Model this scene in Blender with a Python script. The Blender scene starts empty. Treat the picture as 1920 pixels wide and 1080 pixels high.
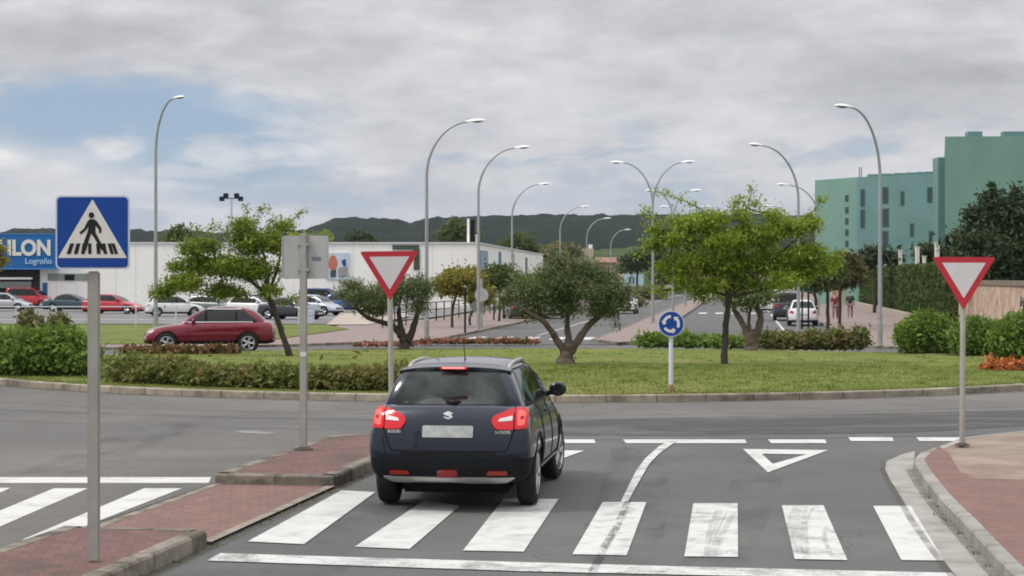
import bpy, bmesh, math, random
import numpy as np
from mathutils import Vector, Matrix
from mathutils.bvhtree import BVHTree

# ------------------------------------------------------------------ camera, light, sky
S = bpy.context.scene
COL = S.collection
R = math.radians
F, CH, HZ = 3500.0, 2.46, 520.0          # focal length in photo pixels, camera height, horizon row

cam_d = bpy.data.cameras.new("camera")
cam = bpy.data.objects.new("camera", cam_d)
COL.objects.link(cam)
cam.location = (0, 0, CH)
cam.rotation_euler = (R(90), 0, 0)
cam_d.sensor_width = 36.0
cam_d.lens = 36.0 * F / 1920.0
cam_d.shift_y = -20.0 / 1920.0
cam_d.clip_start = 0.5
cam_d.clip_end = 12000
S.camera = cam

S.view_settings.view_transform = 'Standard'
S.view_settings.look = 'None'
S.view_settings.exposure = 0.32
S.view_settings.gamma = 1.0
S.cycles.use_denoising = True
S.cycles.filter_width = 1.9
S.cycles.max_bounces = 6
S.cycles.transparent_max_bounces = 8

SUN_EL, SUN_AZ = 50.0, 250.0             # azimuth clockwise from +Y: from the left
sd = bpy.data.lights.new("sun", 'SUN')
sd.energy = 1.5
sd.angle = R(12)
sd.color = (1.0, 0.955, 0.88)
sun = bpy.data.objects.new("sun", sd)
COL.objects.link(sun)
_e, _a = R(SUN_EL), R(SUN_AZ)
sdir = Vector((math.sin(_a) * math.cos(_e), math.cos(_a) * math.cos(_e), math.sin(_e)))
sun.rotation_euler = sdir.to_track_quat('Z', 'Y').to_euler()
sun.location = (0, 0, 60)


class NT:
    """tiny helper round a node tree"""
    def __init__(self, tree):
        self.t = tree
        tree.nodes.clear()

    def n(self, kind, **kw):
        nd = self.t.nodes.new(kind)
        for k, v in kw.items():
            setattr(nd, k, v)
        return nd

    def l(self, a, b):
        self.t.links.new(a, b)

    def put(self, sock, v):
        if hasattr(v, 'is_linked'):
            self.l(v, sock)
        elif isinstance(v, (tuple, list)) and len(v) == 3 and sock.type == 'RGBA':
            sock.default_value = (*v, 1)
        else:
            sock.default_value = v

    def math(self, op, a, b=None, c=None, clamp=False):
        nd = self.n('ShaderNodeMath', operation=op, use_clamp=clamp)
        self.put(nd.inputs[0], a)
        if b is not None:
            self.put(nd.inputs[1], b)
        if c is not None:
            self.put(nd.inputs[2], c)
        return nd.outputs[0]

    def mix(self, f, a, b, mode='MIX'):
        nd = self.n('ShaderNodeMix', data_type='RGBA', blend_type=mode)
        self.put(nd.inputs[0], f)
        self.put(nd.inputs[6], a)
        self.put(nd.inputs[7], b)
        return nd.outputs[2]

    def ramp(self, f, stops, interp='LINEAR'):
        nd = self.n('ShaderNodeValToRGB')
        nd.color_ramp.interpolation = interp
        el = nd.color_ramp.elements
        while len(el) < len(stops):
            el.new(0.5)
        for e, (p, c) in zip(el, stops):
            e.position = p
            e.color = (*c, 1) if isinstance(c, (tuple, list)) else (c, c, c, 1)
        self.put(nd.inputs[0], f)
        return nd.outputs[0]

    def noise(self, vec, scale, detail=4, rough=0.55, dist=0.0, dim='3D'):
        nd = self.n('ShaderNodeTexNoise', noise_dimensions=dim)
        self.l(vec, nd.inputs['Vector'])
        nd.inputs['Scale'].default_value = scale
        nd.inputs['Detail'].default_value = detail
        nd.inputs['Roughness'].default_value = rough
        nd.inputs['Distortion'].default_value = dist
        return nd.outputs['Fac']

    def maprange(self, v, a, b, c=0.0, d=1.0, smooth=True):
        nd = self.n('ShaderNodeMapRange', interpolation_type='SMOOTHSTEP' if smooth else 'LINEAR')
        self.put(nd.inputs[0], v)
        for i, x in enumerate((a, b, c, d)):
            nd.inputs[i + 1].default_value = x
        return nd.outputs[0]


def build_world():
    w = bpy.data.worlds.new("World")
    S.world = w
    w.use_nodes = True
    k = NT(w.node_tree)
    out = k.n('ShaderNodeOutputWorld')
    sky = k.n('ShaderNodeTexSky', sky_type='NISHITA', sun_disc=False)
    sky.sun_elevation = R(SUN_EL)
    sky.sun_rotation = R(SUN_AZ)
    sky.air_density = 1.0
    sky.dust_density = 1.2
    tc = k.n('ShaderNodeTexCoord')
    sep = k.n('ShaderNodeSeparateXYZ')
    k.l(tc.outputs['Generated'], sep.inputs[0])
    x, y, z = sep.outputs
    az = k.math('MULTIPLY', k.math('ARCTAN2', x, y), 57.29578)
    el = k.math('MULTIPLY', k.math('ARCSINE', z), 57.29578)
    # sky position in degrees, clouds stretched along the horizon
    cv = k.n('ShaderNodeCombineXYZ')
    k.l(az, cv.inputs[0])
    k.l(k.math('MULTIPLY', el, 2.9), cv.inputs[1])
    p = cv.outputs[0]
    n_big = k.noise(p, 0.085, 6, 0.52, 0.15)
    n_mid = k.noise(p, 0.22, 7, 0.58, 0.2)
    n_fin = k.noise(p, 0.62, 8, 0.60, 0.2)

    def blob(a0, e0, ra, re, lo=0.35, hi=1.1, wob=0.55):
        da = k.math('DIVIDE', k.math('SUBTRACT', az, a0), ra)
        de = k.math('DIVIDE', k.math('SUBTRACT', el, e0), re)
        r2 = k.math('ADD', k.math('MULTIPLY', da, da), k.math('MULTIPLY', de, de))
        r = k.math('SQRT', r2)
        r = k.math('ADD', r, k.math('MULTIPLY', k.math('SUBTRACT', n_mid, 0.5), wob * 2))
        r = k.math('ADD', r, k.math('MULTIPLY', k.math('SUBTRACT', n_fin, 0.5), wob * 0.8))
        return k.maprange(r, hi, lo)

    # the clear gaps in the cloud deck
    hole = k.math('MAXIMUM', blob(-11.6, 4.75, 7.0, 1.6), blob(-9.0, 3.6, 4.8, 1.4))
    hole = k.math('MAXIMUM', hole, k.math('MULTIPLY', blob(-8.5, 2.5, 4.6, 0.5), 0.75))
    hole = k.math('MAXIMUM', hole, k.math('MULTIPLY', k.math('MULTIPLY', k.maprange(n_mid, 0.49, 0.40), k.maprange(el, 5.5, 3.6)), 0.55))
    hole = k.math('MAXIMUM', hole, k.math('MULTIPLY', blob(1.5, 2.4, 3.4, 0.5), 0.30))
    hole = k.math('MAXIMUM', hole, k.math('MULTIPLY', blob(4.5, 3.4, 2.6, 0.5), 0.30))
    # small heaped clouds inside the gap
    puff = k.math('MAXIMUM', k.math('MULTIPLY', blob(-12.1, 3.75, 1.5, 0.6, 0.05, 1.3, 2.2), 0.85), blob(-15.6, 3.6, 1.4, 0.5, 0.25, 1.2, 2.2))
    puff = k.math('MAXIMUM', puff, k.math('MULTIPLY', blob(-6.0, 3.85, 2.4, 0.6, 0.25, 1.2, 2.2), 0.8))
    puff = k.math('MAXIMUM', puff, k.math('MULTIPLY', blob(-9.0, 3.7, 1.6, 0.5, 0.25, 1.2, 2.2), 0.65))
    puff = k.math('MAXIMUM', puff, k.math('MULTIPLY', blob(-4.8, 3.25, 1.9, 0.28, 0.2, 1.2, 1.2), 0.6))
    puff = k.math('MAXIMUM', puff, k.math('MULTIPLY', blob(-10.7, 3.15, 2.0, 0.4, 0.25, 1.2, 2.2), 0.6))
    shade = k.math('ADD', k.math('MULTIPLY', n_big, 0.55), k.math('MULTIPLY', n_mid, 0.45))
    shade = k.math('ADD', shade, k.math('MULTIPLY', k.math('SUBTRACT', n_fin, 0.5), 0.26))
    cl = k.ramp(shade, [(0.33, (0.385, 0.392, 0.416)), (0.44, (0.455, 0.462, 0.486)), (0.52, (0.525, 0.530, 0.547)),
                        (0.63, (0.620, 0.619, 0.627))])
    # lower deck a little more violet, as the far clouds are
    low = k.maprange(el, 4.2, 0.5)
    cl = k.mix(k.math('MULTIPLY', low, 0.55), cl, (0.420, 0.440, 0.500))
    # cloud base in the upper left is darker
    dk = k.math('MULTIPLY', blob(-13.0, 7.3, 4.4, 0.6, 0.1, 1.2, 0.5), 0.42)
    cl = k.mix(dk, cl, (0.30, 0.303, 0.315))
    dk2 = k.math('MULTIPLY', blob(15.0, 6.1, 4.6, 0.45, 0.1, 1.2, 0.4), 0.40)
    cl = k.mix(dk2, cl, (0.30, 0.303, 0.315))
    cl = k.mix(k.math('MULTIPLY', puff, k.maprange(n_fin, 0.35, 0.62, 0.25, 0.9)), cl, (0.74, 0.725, 0.715))
    cover = k.math('SUBTRACT', 1.0, hole)
    cover = k.math('MAXIMUM', cover, puff)
    # overcast sky: the deck overhead is brighter than the deck near the horizon
    up = k.maprange(el, 9.0, 60.0, 1.0, 2.5)
    cl = k.mix(1.0, cl, up, 'MULTIPLY')
    blue = k.mix(1.0, sky.outputs[0], (0.088, 0.094, 0.103), 'MULTIPLY')
    blue = k.mix(0.6, blue, (0.245, 0.340, 0.505))
    blue = k.mix(k.maprange(el, 4.6, 1.2, 0.0, 0.42), blue, (0.40, 0.45, 0.55))
    col = k.mix(cover, blue, cl)
    bg = k.n('ShaderNodeBackground')
    bg.inputs['Strength'].default_value = 1.0
    k.l(col, bg.inputs['Color'])
    k.l(bg.outputs[0], out.inputs[0])


build_world()

# ------------------------------------------------------------------ ground shape and photo measurements
def zg(y):
    """the ground falls 0.3 m across the far half of the roundabout"""
    return -0.3 * min(1.0, max(0.0, (y - 44.0) / 26.0))


def P(px, py, dz=0.0):
    """point of the ground (raised by dz) seen at a photo pixel"""
    d = 30.0
    for _ in range(40):
        d = F * (CH - zg(d) - dz) / (py - HZ)
    return Vector(((px - 960) * d / F, d, zg(d) + dz))


def at(px, py, d):
    return Vector(((px - 960) * d / F, d, CH + (HZ - py) * d / F))


# ------------------------------------------------------------------ objects and tags
def tag(o, label=None, cat=None, group=None, kind=None):
    if label:
        o['label'] = label
    if cat:
        o['category'] = cat
    if group:
        o['group'] = group
    if kind:
        o['kind'] = kind
    return o


def empty(name, loc, rz=0.0, label=None, cat=None, group=None):
    o = bpy.data.objects.new(name, None)
    COL.objects.link(o)
    o.location = loc
    o.rotation_euler = (0, 0, rz)
    o.empty_display_size = 0.3
    return tag(o, label, cat, group)


def copy_tree(o, parent=None):
    c = o.copy()
    COL.objects.link(c)
    if parent is not None:
        c.parent = parent
    for ch in list(o.children):
        copy_tree(ch, c)
    return c


def link_mesh(name, me, mats, parent=None, sharp=35):
    o = bpy.data.objects.new(name, me)
    for m in (mats if isinstance(mats, (list, tuple)) else [mats]):
        me.materials.append(m)
    if sharp is not None:
        me.polygons.foreach_set('use_smooth', [True] * len(me.polygons))
        me.set_sharp_from_angle(angle=R(sharp))
    COL.objects.link(o)
    if parent is not None:
        o.parent = parent
    return o


class MB:
    """collects geometry for ONE mesh object"""
    def __init__(self):
        self.v, self.f, self.m = [], [], []

    def add(self, vs, fs, mi=0):
        o = len(self.v)
        self.v += [tuple(p) for p in vs]
        self.f += [tuple(i + o for i in q) for q in fs]
        self.m += [mi] * len(fs)
        return self

    def box(self, c, s, rz=0.0, mi=0, bev=0.0):
        x, y, z = s[0] / 2, s[1] / 2, s[2] / 2
        M = Matrix.Translation(c) @ Matrix.Rotation(rz, 4, 'Z')
        if bev <= 0:
            vs = [M @ Vector((a * x, b * y, g * z)) for g in (-1, 1) for a, b in ((-1, -1), (1, -1), (1, 1), (-1, 1))]
            return self.add(vs, [(0, 3, 2, 1), (4, 5, 6, 7), (0, 1, 5, 4), (1, 2, 6, 5), (2, 3, 7, 6), (3, 0, 4, 7)], mi)
        bm = bmesh.new()
        bmesh.ops.create_cube(bm, size=1.0)
        bmesh.ops.scale(bm, vec=s, verts=bm.verts)
        bmesh.ops.bevel(bm, geom=bm.edges[:], offset=bev, segments=2, affect='EDGES')
        bm.verts.index_update()
        self.add([M @ v.co for v in bm.verts], [[v.index for v in f.verts] for f in bm.faces], mi)
        bm.free()
        return self

    def tube(self, pts, rad, n=8, mi=0, cap=True):
        pts = [Vector(p) for p in pts]
        if not isinstance(rad, (list, tuple)):
            rad = [rad] * len(pts)
        vs, fs = [], []
        up = None
        for i, p in enumerate(pts):
            t = (pts[min(i + 1, len(pts) - 1)] - pts[max(i - 1, 0)])
            if t.length < 1e-9:
                t = Vector((0, 0, 1))
            t.normalize()
            if up is None:
                up = Vector((1, 0, 0)) if abs(t.x) < 0.8 else Vector((0, 1, 0))
            a = (up - t * up.dot(t)).normalized()
            up = a
            b = t.cross(a)
            for k in range(n):
                th = 2 * math.pi * k / n
                vs.append(p + (a * math.cos(th) + b * math.sin(th)) * rad[i])
        for i in range(len(pts) - 1):
            for k in range(n):
                k2 = (k + 1) % n
                fs.append((i * n + k, i * n + k2, (i + 1) * n + k2, (i + 1) * n + k))
        if cap:
            fs.append(tuple(range(n - 1, -1, -1)))
            fs.append(tuple((len(pts) - 1) * n + k for k in range(n)))
        return self.add(vs, fs, mi)

    def lathe(self, prof, n=16, mi=0, M=None):
        """prof = [(radius, height)]"""
        vs, fs = [], []
        for r, h in prof:
            for k in range(n):
                th = 2 * math.pi * k / n
                p = Vector((r * math.cos(th), r * math.sin(th), h))
                vs.append(M @ p if M else p)
        for i in range(len(prof) - 1):
            for k in range(n):
                k2 = (k + 1) % n
                fs.append((i * n + k, i * n + k2, (i + 1) * n + k2, (i + 1) * n + k))
        if prof[0][0] > 1e-4:
            fs.append(tuple(range(n - 1, -1, -1)))
        if prof[-1][0] > 1e-4:
            fs.append(tuple((len(prof) - 1) * n + k for k in range(n)))
        return self.add(vs, fs, mi)

    def plate(self, poly, y0, y1, mi=0, M=None):
        """polygon in the xz plane, solid between y0 and y1"""
        n = len(poly)
        vs = [Vector((x, y0, z)) for x, z in poly] + [Vector((x, y1, z)) for x, z in poly]
        if M:
            vs = [M @ v for v in vs]
        fs = [tuple(range(n)), tuple(range(2 * n - 1, n - 1, -1))]
        for i in range(n):
            j = (i + 1) % n
            fs.append((i, i + n, j + n, j))
        return self.add(vs, fs, mi)

    def mesh(self, name):
        me = bpy.data.meshes.new(name)
        me.from_pydata(self.v, [], self.f)
        me.polygons.foreach_set('material_index', self.m)
        bm = bmesh.new()
        bm.from_mesh(me)
        bmesh.ops.recalc_face_normals(bm, faces=bm.faces)
        bm.to_mesh(me)
        bm.free()
        me.update()
        return me

    def build(self, name, mats, parent=None, sharp=35):
        return link_mesh(name, self.mesh(name), mats, parent, sharp)


def rpoly(pts, r, n=5):
    """round the corners of a polygon"""
    out = []
    m = len(pts)
    for i in range(m):
        p0, p1, p2 = Vector(pts[i - 1]), Vector(pts[i]), Vector(pts[(i + 1) % m])
        a, b = (p0 - p1), (p2 - p1)
        rr = min(r, a.length * 0.45, b.length * 0.45)
        A, B = p1 + a.normalized() * rr, p1 + b.normalized() * rr
        for k in range(n + 1):
            t = k / n
            out.append(tuple(A.lerp(p1, t).lerp(p1.lerp(B, t), t)))
    return out


def smooth_line(pts, n=6):
    """Catmull-Rom through points"""
    pts = [Vector(p) for p in pts]
    out = []
    for i in range(len(pts) - 1):
        p0, p1, p2, p3 = pts[max(i - 1, 0)], pts[i], pts[i + 1], pts[min(i + 2, len(pts) - 1)]
        for k in range(n):
            t = k / n
            out.append(0.5 * ((2 * p1) + (p2 - p0) * t + (2 * p0 - 5 * p1 + 4 * p2 - p3) * t * t + (3 * p1 - p0 - 3 * p2 + p3) * t ** 3))
    out.append(pts[-1])
    return out


# ------------------------------------------------------------------ materials
def new_mat(name):
    m = bpy.data.materials.new(name)
    m.use_nodes = True
    k = NT(m.node_tree)
    out = k.n('ShaderNodeOutputMaterial')
    return m, k, out


def mat(name, col, rough=0.6, metal=0.0, var=0.12, scale=6.0, bump=0.0, bscale=60.0, world=False, coat=0.0, col2=None, c2lo=0.5, c2hi=0.7, c2scale=1.0, spec=0.32):
    m, k, out = new_mat(name)
    b = k.n('ShaderNodeBsdfPrincipled')
    if world:
        vec = k.n('ShaderNodeNewGeometry').outputs['Position']
    else:
        vec = k.n('ShaderNodeTexCoord').outputs['Object']
    c = col
    if col2 is not None:
        f = k.maprange(k.noise(vec, c2scale, 6, 0.62), c2lo, c2hi)
        c = k.mix(f, col, col2)
    if var > 0:
        f = k.noise(vec, scale, 6, 0.65)
        v = k.maprange(f, 0.28, 0.72, 1 - var, 1 + var, smooth=False)
        c = k.mix(1.0, c, v, 'MULTIPLY')
        rv = k.maprange(f, 0.3, 0.7, max(0.02, rough - 0.06), min(1.0, rough + 0.06), smooth=False)
        k.put(b.inputs['Roughness'], rv)
    else:
        b.inputs['Roughness'].default_value = rough
    k.put(b.inputs['Base Color'], c)
    b.inputs['Metallic'].default_value = metal
    b.inputs['Specular IOR Level'].default_value = spec
    b.inputs['Coat Weight'].default_value = coat
    b.inputs['Coat Roughness'].default_value = 0.06
    if bump > 0:
        bp = k.n('ShaderNodeBump')
        bp.inputs['Strength'].default_value = bump
        bp.inputs['Distance'].default_value = 0.02
        k.l(k.noise(vec, bscale, 5, 0.7), bp.inputs['Height'])
        k.l(bp.outputs[0], b.inputs['Normal'])
    k.l(b.outputs[0], out.inputs[0])
    return m


def foliage(name, cols, clump=1.2, transl=0.3, rough=0.6):
    """leaf material: colour differs leaf by leaf and branch by branch"""
    m, k, out = new_mat(name)
    g = k.n('ShaderNodeNewGeometry')
    tc = k.n('ShaderNodeTexCoord')
    nz = k.noise(tc.outputs['Object'], clump, 3, 0.5)
    f = k.math('ADD', k.math('MULTIPLY', g.outputs['Random Per Island'], 0.55), k.math('MULTIPLY', k.maprange(nz, 0.3, 0.7, smooth=False), 0.45))
    n = len(cols)
    c = k.ramp(f, [(0.12 + 0.76 * i / (n - 1), cc) for i, cc in enumerate(cols)])
    b = k.n('ShaderNodeBsdfPrincipled')
    b.inputs['Roughness'].default_value = rough
    b.inputs['Specular IOR Level'].default_value = 0.3
    k.l(c, b.inputs['Base Color'])
    t = k.n('ShaderNodeBsdfTranslucent')
    k.l(k.mix(0.35, c, (0.30, 0.36, 0.04)), t.inputs[0])
    mx = k.n('ShaderNodeMixShader')
    mx.inputs[0].default_value = transl
    k.l(b.outputs[0], mx.inputs[1])
    k.l(t.outputs[0], mx.inputs[2])
    k.l(mx.outputs[0], out.inputs[0])
    return m


def lamp_mat(name, col, strength):
    m, k, out = new_mat(name)
    b = k.n('ShaderNodeBsdfPrincipled')
    b.inputs['Base Color'].default_value = (*col, 1)
    b.inputs['Roughness'].default_value = 0.12
    b.inputs['Emission Color'].default_value = (*col, 1)
    b.inputs['Emission Strength'].default_value = strength
    k.l(b.outputs[0], out.inputs[0])
    return m


def asphalt(name, col, warm, seed=0.0):
    m, k, out = new_mat(name)
    b = k.n('ShaderNodeBsdfPrincipled')
    pos = k.n('ShaderNodeNewGeometry').outputs['Position']
    mp = k.n('ShaderNodeMapping')
    mp.inputs['Location'].default_value = (seed, seed * 0.7, 0)
    k.l(pos, mp.inputs[0])
    v = mp.outputs[0]
    big = k.noise(v, 0.16, 6, 0.6, 0.6)
    mid = k.noise(v, 1.1, 6, 0.65, 0.2)
    fin = k.noise(v, 55.0, 3, 0.8)
    c = k.mix(k.maprange(big, 0.38, 0.64), col, warm)
    c = k.mix(1.0, c, k.maprange(mid, 0.25, 0.75, 0.88, 1.12, smooth=False), 'MULTIPLY')
    c = k.mix(1.0, c, k.maprange(fin, 0.25, 0.75, 0.60, 1.42, smooth=False), 'MULTIPLY')
    # stone chips
    vo = k.n('ShaderNodeTexVoronoi', feature='F1')
    vo.inputs['Scale'].default_value = 70
    k.l(v, vo.inputs['Vector'])
    chip = k.maprange(vo.outputs['Distance'], 0.10, 0.22, 0.10, 0.0)
    c = k.mix(chip, c, (0.42, 0.41, 0.40))
    # fine hairline cracks
    vc = k.n('ShaderNodeTexVoronoi', feature='DISTANCE_TO_EDGE')
    vc.inputs['Scale'].default_value = 0.33
    dv = k.n('ShaderNodeVectorMath', operation='ADD')
    dn = k.n('ShaderNodeTexNoise')
    dn.inputs['Scale'].default_value = 1.4
    dn.inputs['Detail'].default_value = 6
    k.l(v, dn.inputs['Vector'])
    k.l(v, dv.inputs[0])
    k.l(dn.outputs['Color'], dv.inputs[1])
    k.l(dv.outputs[0], vc.inputs['Vector'])
    crack = k.maprange(vc.outputs['Distance'], 0.002, 0.007, 0.42, 0.0)
    crack = k.math('MULTIPLY', crack, k.maprange(big, 0.47, 0.56))
    c = k.mix(crack, c, (0.035, 0.034, 0.033))
    k.l(c, b.inputs['Base Color'])
    b.inputs['Roughness'].default_value = 0.88
    b.inputs['Specular IOR Level'].default_value = 0.35
    bp = k.n('ShaderNodeBump')
    bp.inputs['Strength'].default_value = 0.35
    bp.inputs['Distance'].default_value = 0.01
    k.l(fin, bp.inputs['Height'])
    k.l(bp.outputs[0], b.inputs['Normal'])
    k.l(b.outputs[0], out.inputs[0])
    return m


def paint_mark(name, wear=0.5):
    """white road paint, worn through to the asphalt in places"""
    m, k, out = new_mat(name)
    b = k.n('ShaderNodeBsdfPrincipled')
    v = k.n('ShaderNodeNewGeometry').outputs['Position']
    n1 = k.noise(v, 2.2, 8, 0.7, 0.5)
    n2 = k.noise(v, 38.0, 4, 0.75)
    dirt = k.mix(k.maprange(n1, 0.42, 0.70), (0.56, 0.555, 0.535), (0.43, 0.425, 0.405))
    f = k.math('ADD', k.math('MULTIPLY', n1, 0.55), k.math('MULTIPLY', n2, 0.45))
    worn = k.math('MULTIPLY', k.maprange(f, 0.60 - 0.14 * wear, 0.70 - 0.08 * wear), 0.75)
    c = k.mix(worn, dirt, (0.13, 0.128, 0.124))
    k.l(c, b.inputs['Base Color'])
    b.inputs['Roughness'].default_value = 0.7
    k.l(b.outputs[0], out.inputs[0])
    return m


def ghost(name, col, dens, scale, stretch=(1, 1, 1), lo=0.42, hi=0.62):
    """a thin film of dirt or rubber with gaps in it"""
    m, k, out = new_mat(name)
    b = k.n('ShaderNodeBsdfPrincipled')
    b.inputs['Base Color'].default_value = (*col, 1)
    b.inputs['Roughness'].default_value = 0.8
    tr = k.n('ShaderNodeBsdfTransparent')
    mp = k.n('ShaderNodeMapping')
    mp.inputs['Scale'].default_value = stretch
    k.l(k.n('ShaderNodeNewGeometry').outputs['Position'], mp.inputs[0])
    f = k.math('MULTIPLY', k.maprange(k.noise(mp.outputs[0], scale, 5, 0.65), lo, hi), dens)
    mx = k.n('ShaderNodeMixShader')
    k.l(f, mx.inputs[0])
    k.l(tr.outputs[0], mx.inputs[1])
    k.l(b.outputs[0], mx.inputs[2])
    k.l(mx.outputs[0], out.inputs[0])
    return m


def pavers(name, c1, c2, joint, bw=0.2, bh=0.1, rot=0.0, stain=None):
    m, k, out = new_mat(name)
    b = k.n('ShaderNodeBsdfPrincipled')
    v = k.n('ShaderNodeNewGeometry').outputs['Position']
    mp = k.n('ShaderNodeMapping')
    mp.inputs['Rotation'].default_value = (0, 0, rot)
    k.l(v, mp.inputs[0])
    br = k.n('ShaderNodeTexBrick')
    br.inputs['Scale'].default_value = 1.0
    br.inputs['Brick Width'].default_value = bw
    br.inputs['Row Height'].default_value = bh
    br.inputs['Mortar Size'].default_value = 0.006
    br.inputs['Color1'].default_value = (*c1, 1)
    br.inputs['Color2'].default_value = (*c2, 1)
    br.inputs['Mortar'].default_value = (*joint, 1)
    k.l(mp.outputs[0], br.inputs['Vector'])
    n1 = k.noise(v, 0.9, 7, 0.7, 0.4)
    n2 = k.noise(v, 9.0, 5, 0.7)
    c = k.mix(1.0, br.outputs['Color'], k.maprange(n2, 0.25, 0.75, 0.78, 1.2, smooth=False), 'MULTIPLY')
    if stain:
        c = k.mix(k.maprange(n1, 0.47, 0.66, 0.0, 0.75), c, stain)
    k.l(c, b.inputs['Base Color'])
    b.inputs['Roughness'].default_value = 0.85
    bp = k.n('ShaderNodeBump')
    bp.inputs['Strength'].default_value = 0.3
    bp.inputs['Distance'].default_value = 0.006
    k.l(br.outputs['Fac'], bp.inputs['Height'])
    bp.invert = True
    k.l(bp.outputs[0], b.inputs['Normal'])
    k.l(b.outputs[0], out.inputs[0])
    return m


def lawn(name, cols, dry, scale=0.5):
    m, k, out = new_mat(name)
    b = k.n('ShaderNodeBsdfPrincipled')
    v = k.n('ShaderNodeNewGeometry').outputs['Position']
    n1 = k.noise(v, scale, 6, 0.65, 0.3)
    n2 = k.noise(v, 7.0, 6, 0.75)
    n3 = k.noise(v, 60.0, 3, 0.8)
    f = k.math('ADD', k.math('MULTIPLY', n1, 0.5), k.math('MULTIPLY', n2, 0.5))
    c = k.ramp(f, [(0.34, cols[0]), (0.50, cols[1]), (0.64, cols[2])])
    n4 = k.noise(v, 0.21, 5, 0.6, 0.8)
    c = k.mix(k.maprange(n4, 0.50, 0.68, 0.0, 0.7), c, dry)
    c = k.mix(1.0, c, k.maprange(n3, 0.25, 0.75, 0.84, 1.16, smooth=False), 'MULTIPLY')
    n5 = k.noise(v, 0.55, 5, 0.6, 1.2)
    c = k.mix(k.maprange(n5, 0.50, 0.66, 0.0, 0.55), c, (cols[0][0] * 0.72, cols[0][1] * 0.80, cols[0][2] * 0.7))
    k.l(c, b.inputs['Base Color'])
    b.inputs['Roughness'].default_value = 0.9
    b.inputs['Specular IOR Level'].default_value = 0.15
    bp = k.n('ShaderNodeBump')
    bp.inputs['Strength'].default_value = 0.8
    bp.inputs['Distance'].default_value = 0.04
    k.l(n3, bp.inputs['Height'])
    k.l(bp.outputs[0], b.inputs['Normal'])
    k.l(b.outputs[0], out.inputs[0])
    return m


M = {}


def kerb_mat(name, col, rough, joint=1.0, **kw):
    """stone laid in lengths: a dark joint every metre along the run of the kerb"""
    m = mat(name, col, rough, **kw)
    k = NT.__new__(NT)
    k.t = m.node_tree
    b = next(n for n in m.node_tree.nodes if n.type == 'BSDF_PRINCIPLED')
    src = b.inputs['Base Color'].links[0].from_socket
    at_ = k.n('ShaderNodeAttribute', attribute_name='run')
    fr = k.math('FRACT', at_.outputs['Fac'])
    j = k.math('ADD', k.maprange(fr, 0.0, 0.022, 1.0, 0.0), k.maprange(fr, 0.978, 1.0, 0.0, 1.0))
    cell = k.math('FRACT', k.math('MULTIPLY', k.math('SINE', k.math('MULTIPLY', k.math('FLOOR', at_.outputs['Fac']), 12.9)), 437.5))
    c = k.mix(1.0, src, k.maprange(cell, 0.0, 1.0, 0.84, 1.14, smooth=False), 'MULTIPLY')
    c = k.mix(k.math('MULTIPLY', j, 0.8, clamp=True), c, (0.035, 0.03, 0.022))
    k.l(c, b.inputs['Base Color'])
    return m


M['asphalt'] = asphalt('asphalt', (0.094, 0.093, 0.092), (0.122, 0.118, 0.113))
M['asphalt_ring'] = asphalt('asphalt_worn', (0.112, 0.107, 0.101), (0.146, 0.137, 0.127), 31.0)
M['asphalt_lot'] = asphalt('asphalt_lot', (0.15, 0.147, 0.145), (0.21, 0.20, 0.195), 11.0)
M['patch'] = asphalt('asphalt_patch', (0.075, 0.074, 0.074), (0.095, 0.093, 0.09), 51.0)
M['white_line'] = paint_mark('road_paint', 0.35)
M['worn_line'] = paint_mark('road_paint_worn', 1.0)
M['rubber_film'] = ghost('rubber_film', (0.03, 0.03, 0.032), 0.45, 9.0, (1, 0.25, 1), 0.40, 0.60)
M['dirt_film'] = ghost('dirt_film', (0.10, 0.09, 0.06), 0.42, 2.6, (1, 1, 1), 0.18, 0.66)
M['ground'] = mat('dry_ground', (0.15, 0.14, 0.08), 0.95, var=0.3, scale=0.05, world=True, col2=(0.09, 0.115, 0.045), c2lo=0.42, c2hi=0.6, c2scale=0.02)
M['kerb'] = kerb_mat('kerb_stone', (0.215, 0.190, 0.155), 0.85, var=0.32, scale=4.0, bump=0.5, bscale=25, world=True, col2=(0.085, 0.072, 0.050), c2lo=0.42, c2hi=0.64, c2scale=2.2)
M['gutter'] = kerb_mat('gutter_concrete', (0.29, 0.275, 0.25), 0.85, var=0.26, scale=2.0, bump=0.4, bscale=30, world=True, col2=(0.165, 0.150, 0.115), c2lo=0.5, c2hi=0.72, c2scale=1.1)
M['slab'] = mat('gutter_slab', (0.31, 0.295, 0.27), 0.85, var=0.26, scale=2.0, bump=0.4, bscale=30, world=True, col2=(0.19, 0.175, 0.135), c2lo=0.5, c2hi=0.72, c2scale=1.1)
M['edging'] = mat('edging_stone', (0.255, 0.225, 0.185), 0.85, var=0.3, scale=4.0, world=True, col2=(0.13, 0.11, 0.08), c2lo=0.45, c2hi=0.66, c2scale=2.2)
M['island_kerb'] = kerb_mat('island_kerb', (0.30, 0.262, 0.205), 0.85, var=0.3, scale=4.0, bump=0.5, bscale=25, world=True, col2=(0.14, 0.12, 0.085), c2lo=0.46, c2hi=0.66, c2scale=1.2)
M['red_paving'] = pavers('red_paving', (0.205, 0.112, 0.092), (0.168, 0.090, 0.076), (0.120, 0.077, 0.065), 0.2, 0.2, R(-8), (0.150, 0.085, 0.072))
M['red_dirty'] = pavers('red_paving_mossy', (0.165, 0.082, 0.070), (0.125, 0.064, 0.056), (0.080, 0.052, 0.044), 0.2, 0.2, R(-8), (0.066, 0.046, 0.036))
M['beige_paving'] = mat('beige_concrete', (0.275, 0.215, 0.170), 0.9, var=0.22, scale=1.4, bump=0.3, bscale=40, world=True, col2=(0.215, 0.155, 0.125), c2lo=0.40, c2hi=0.66, c2scale=0.8)
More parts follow.
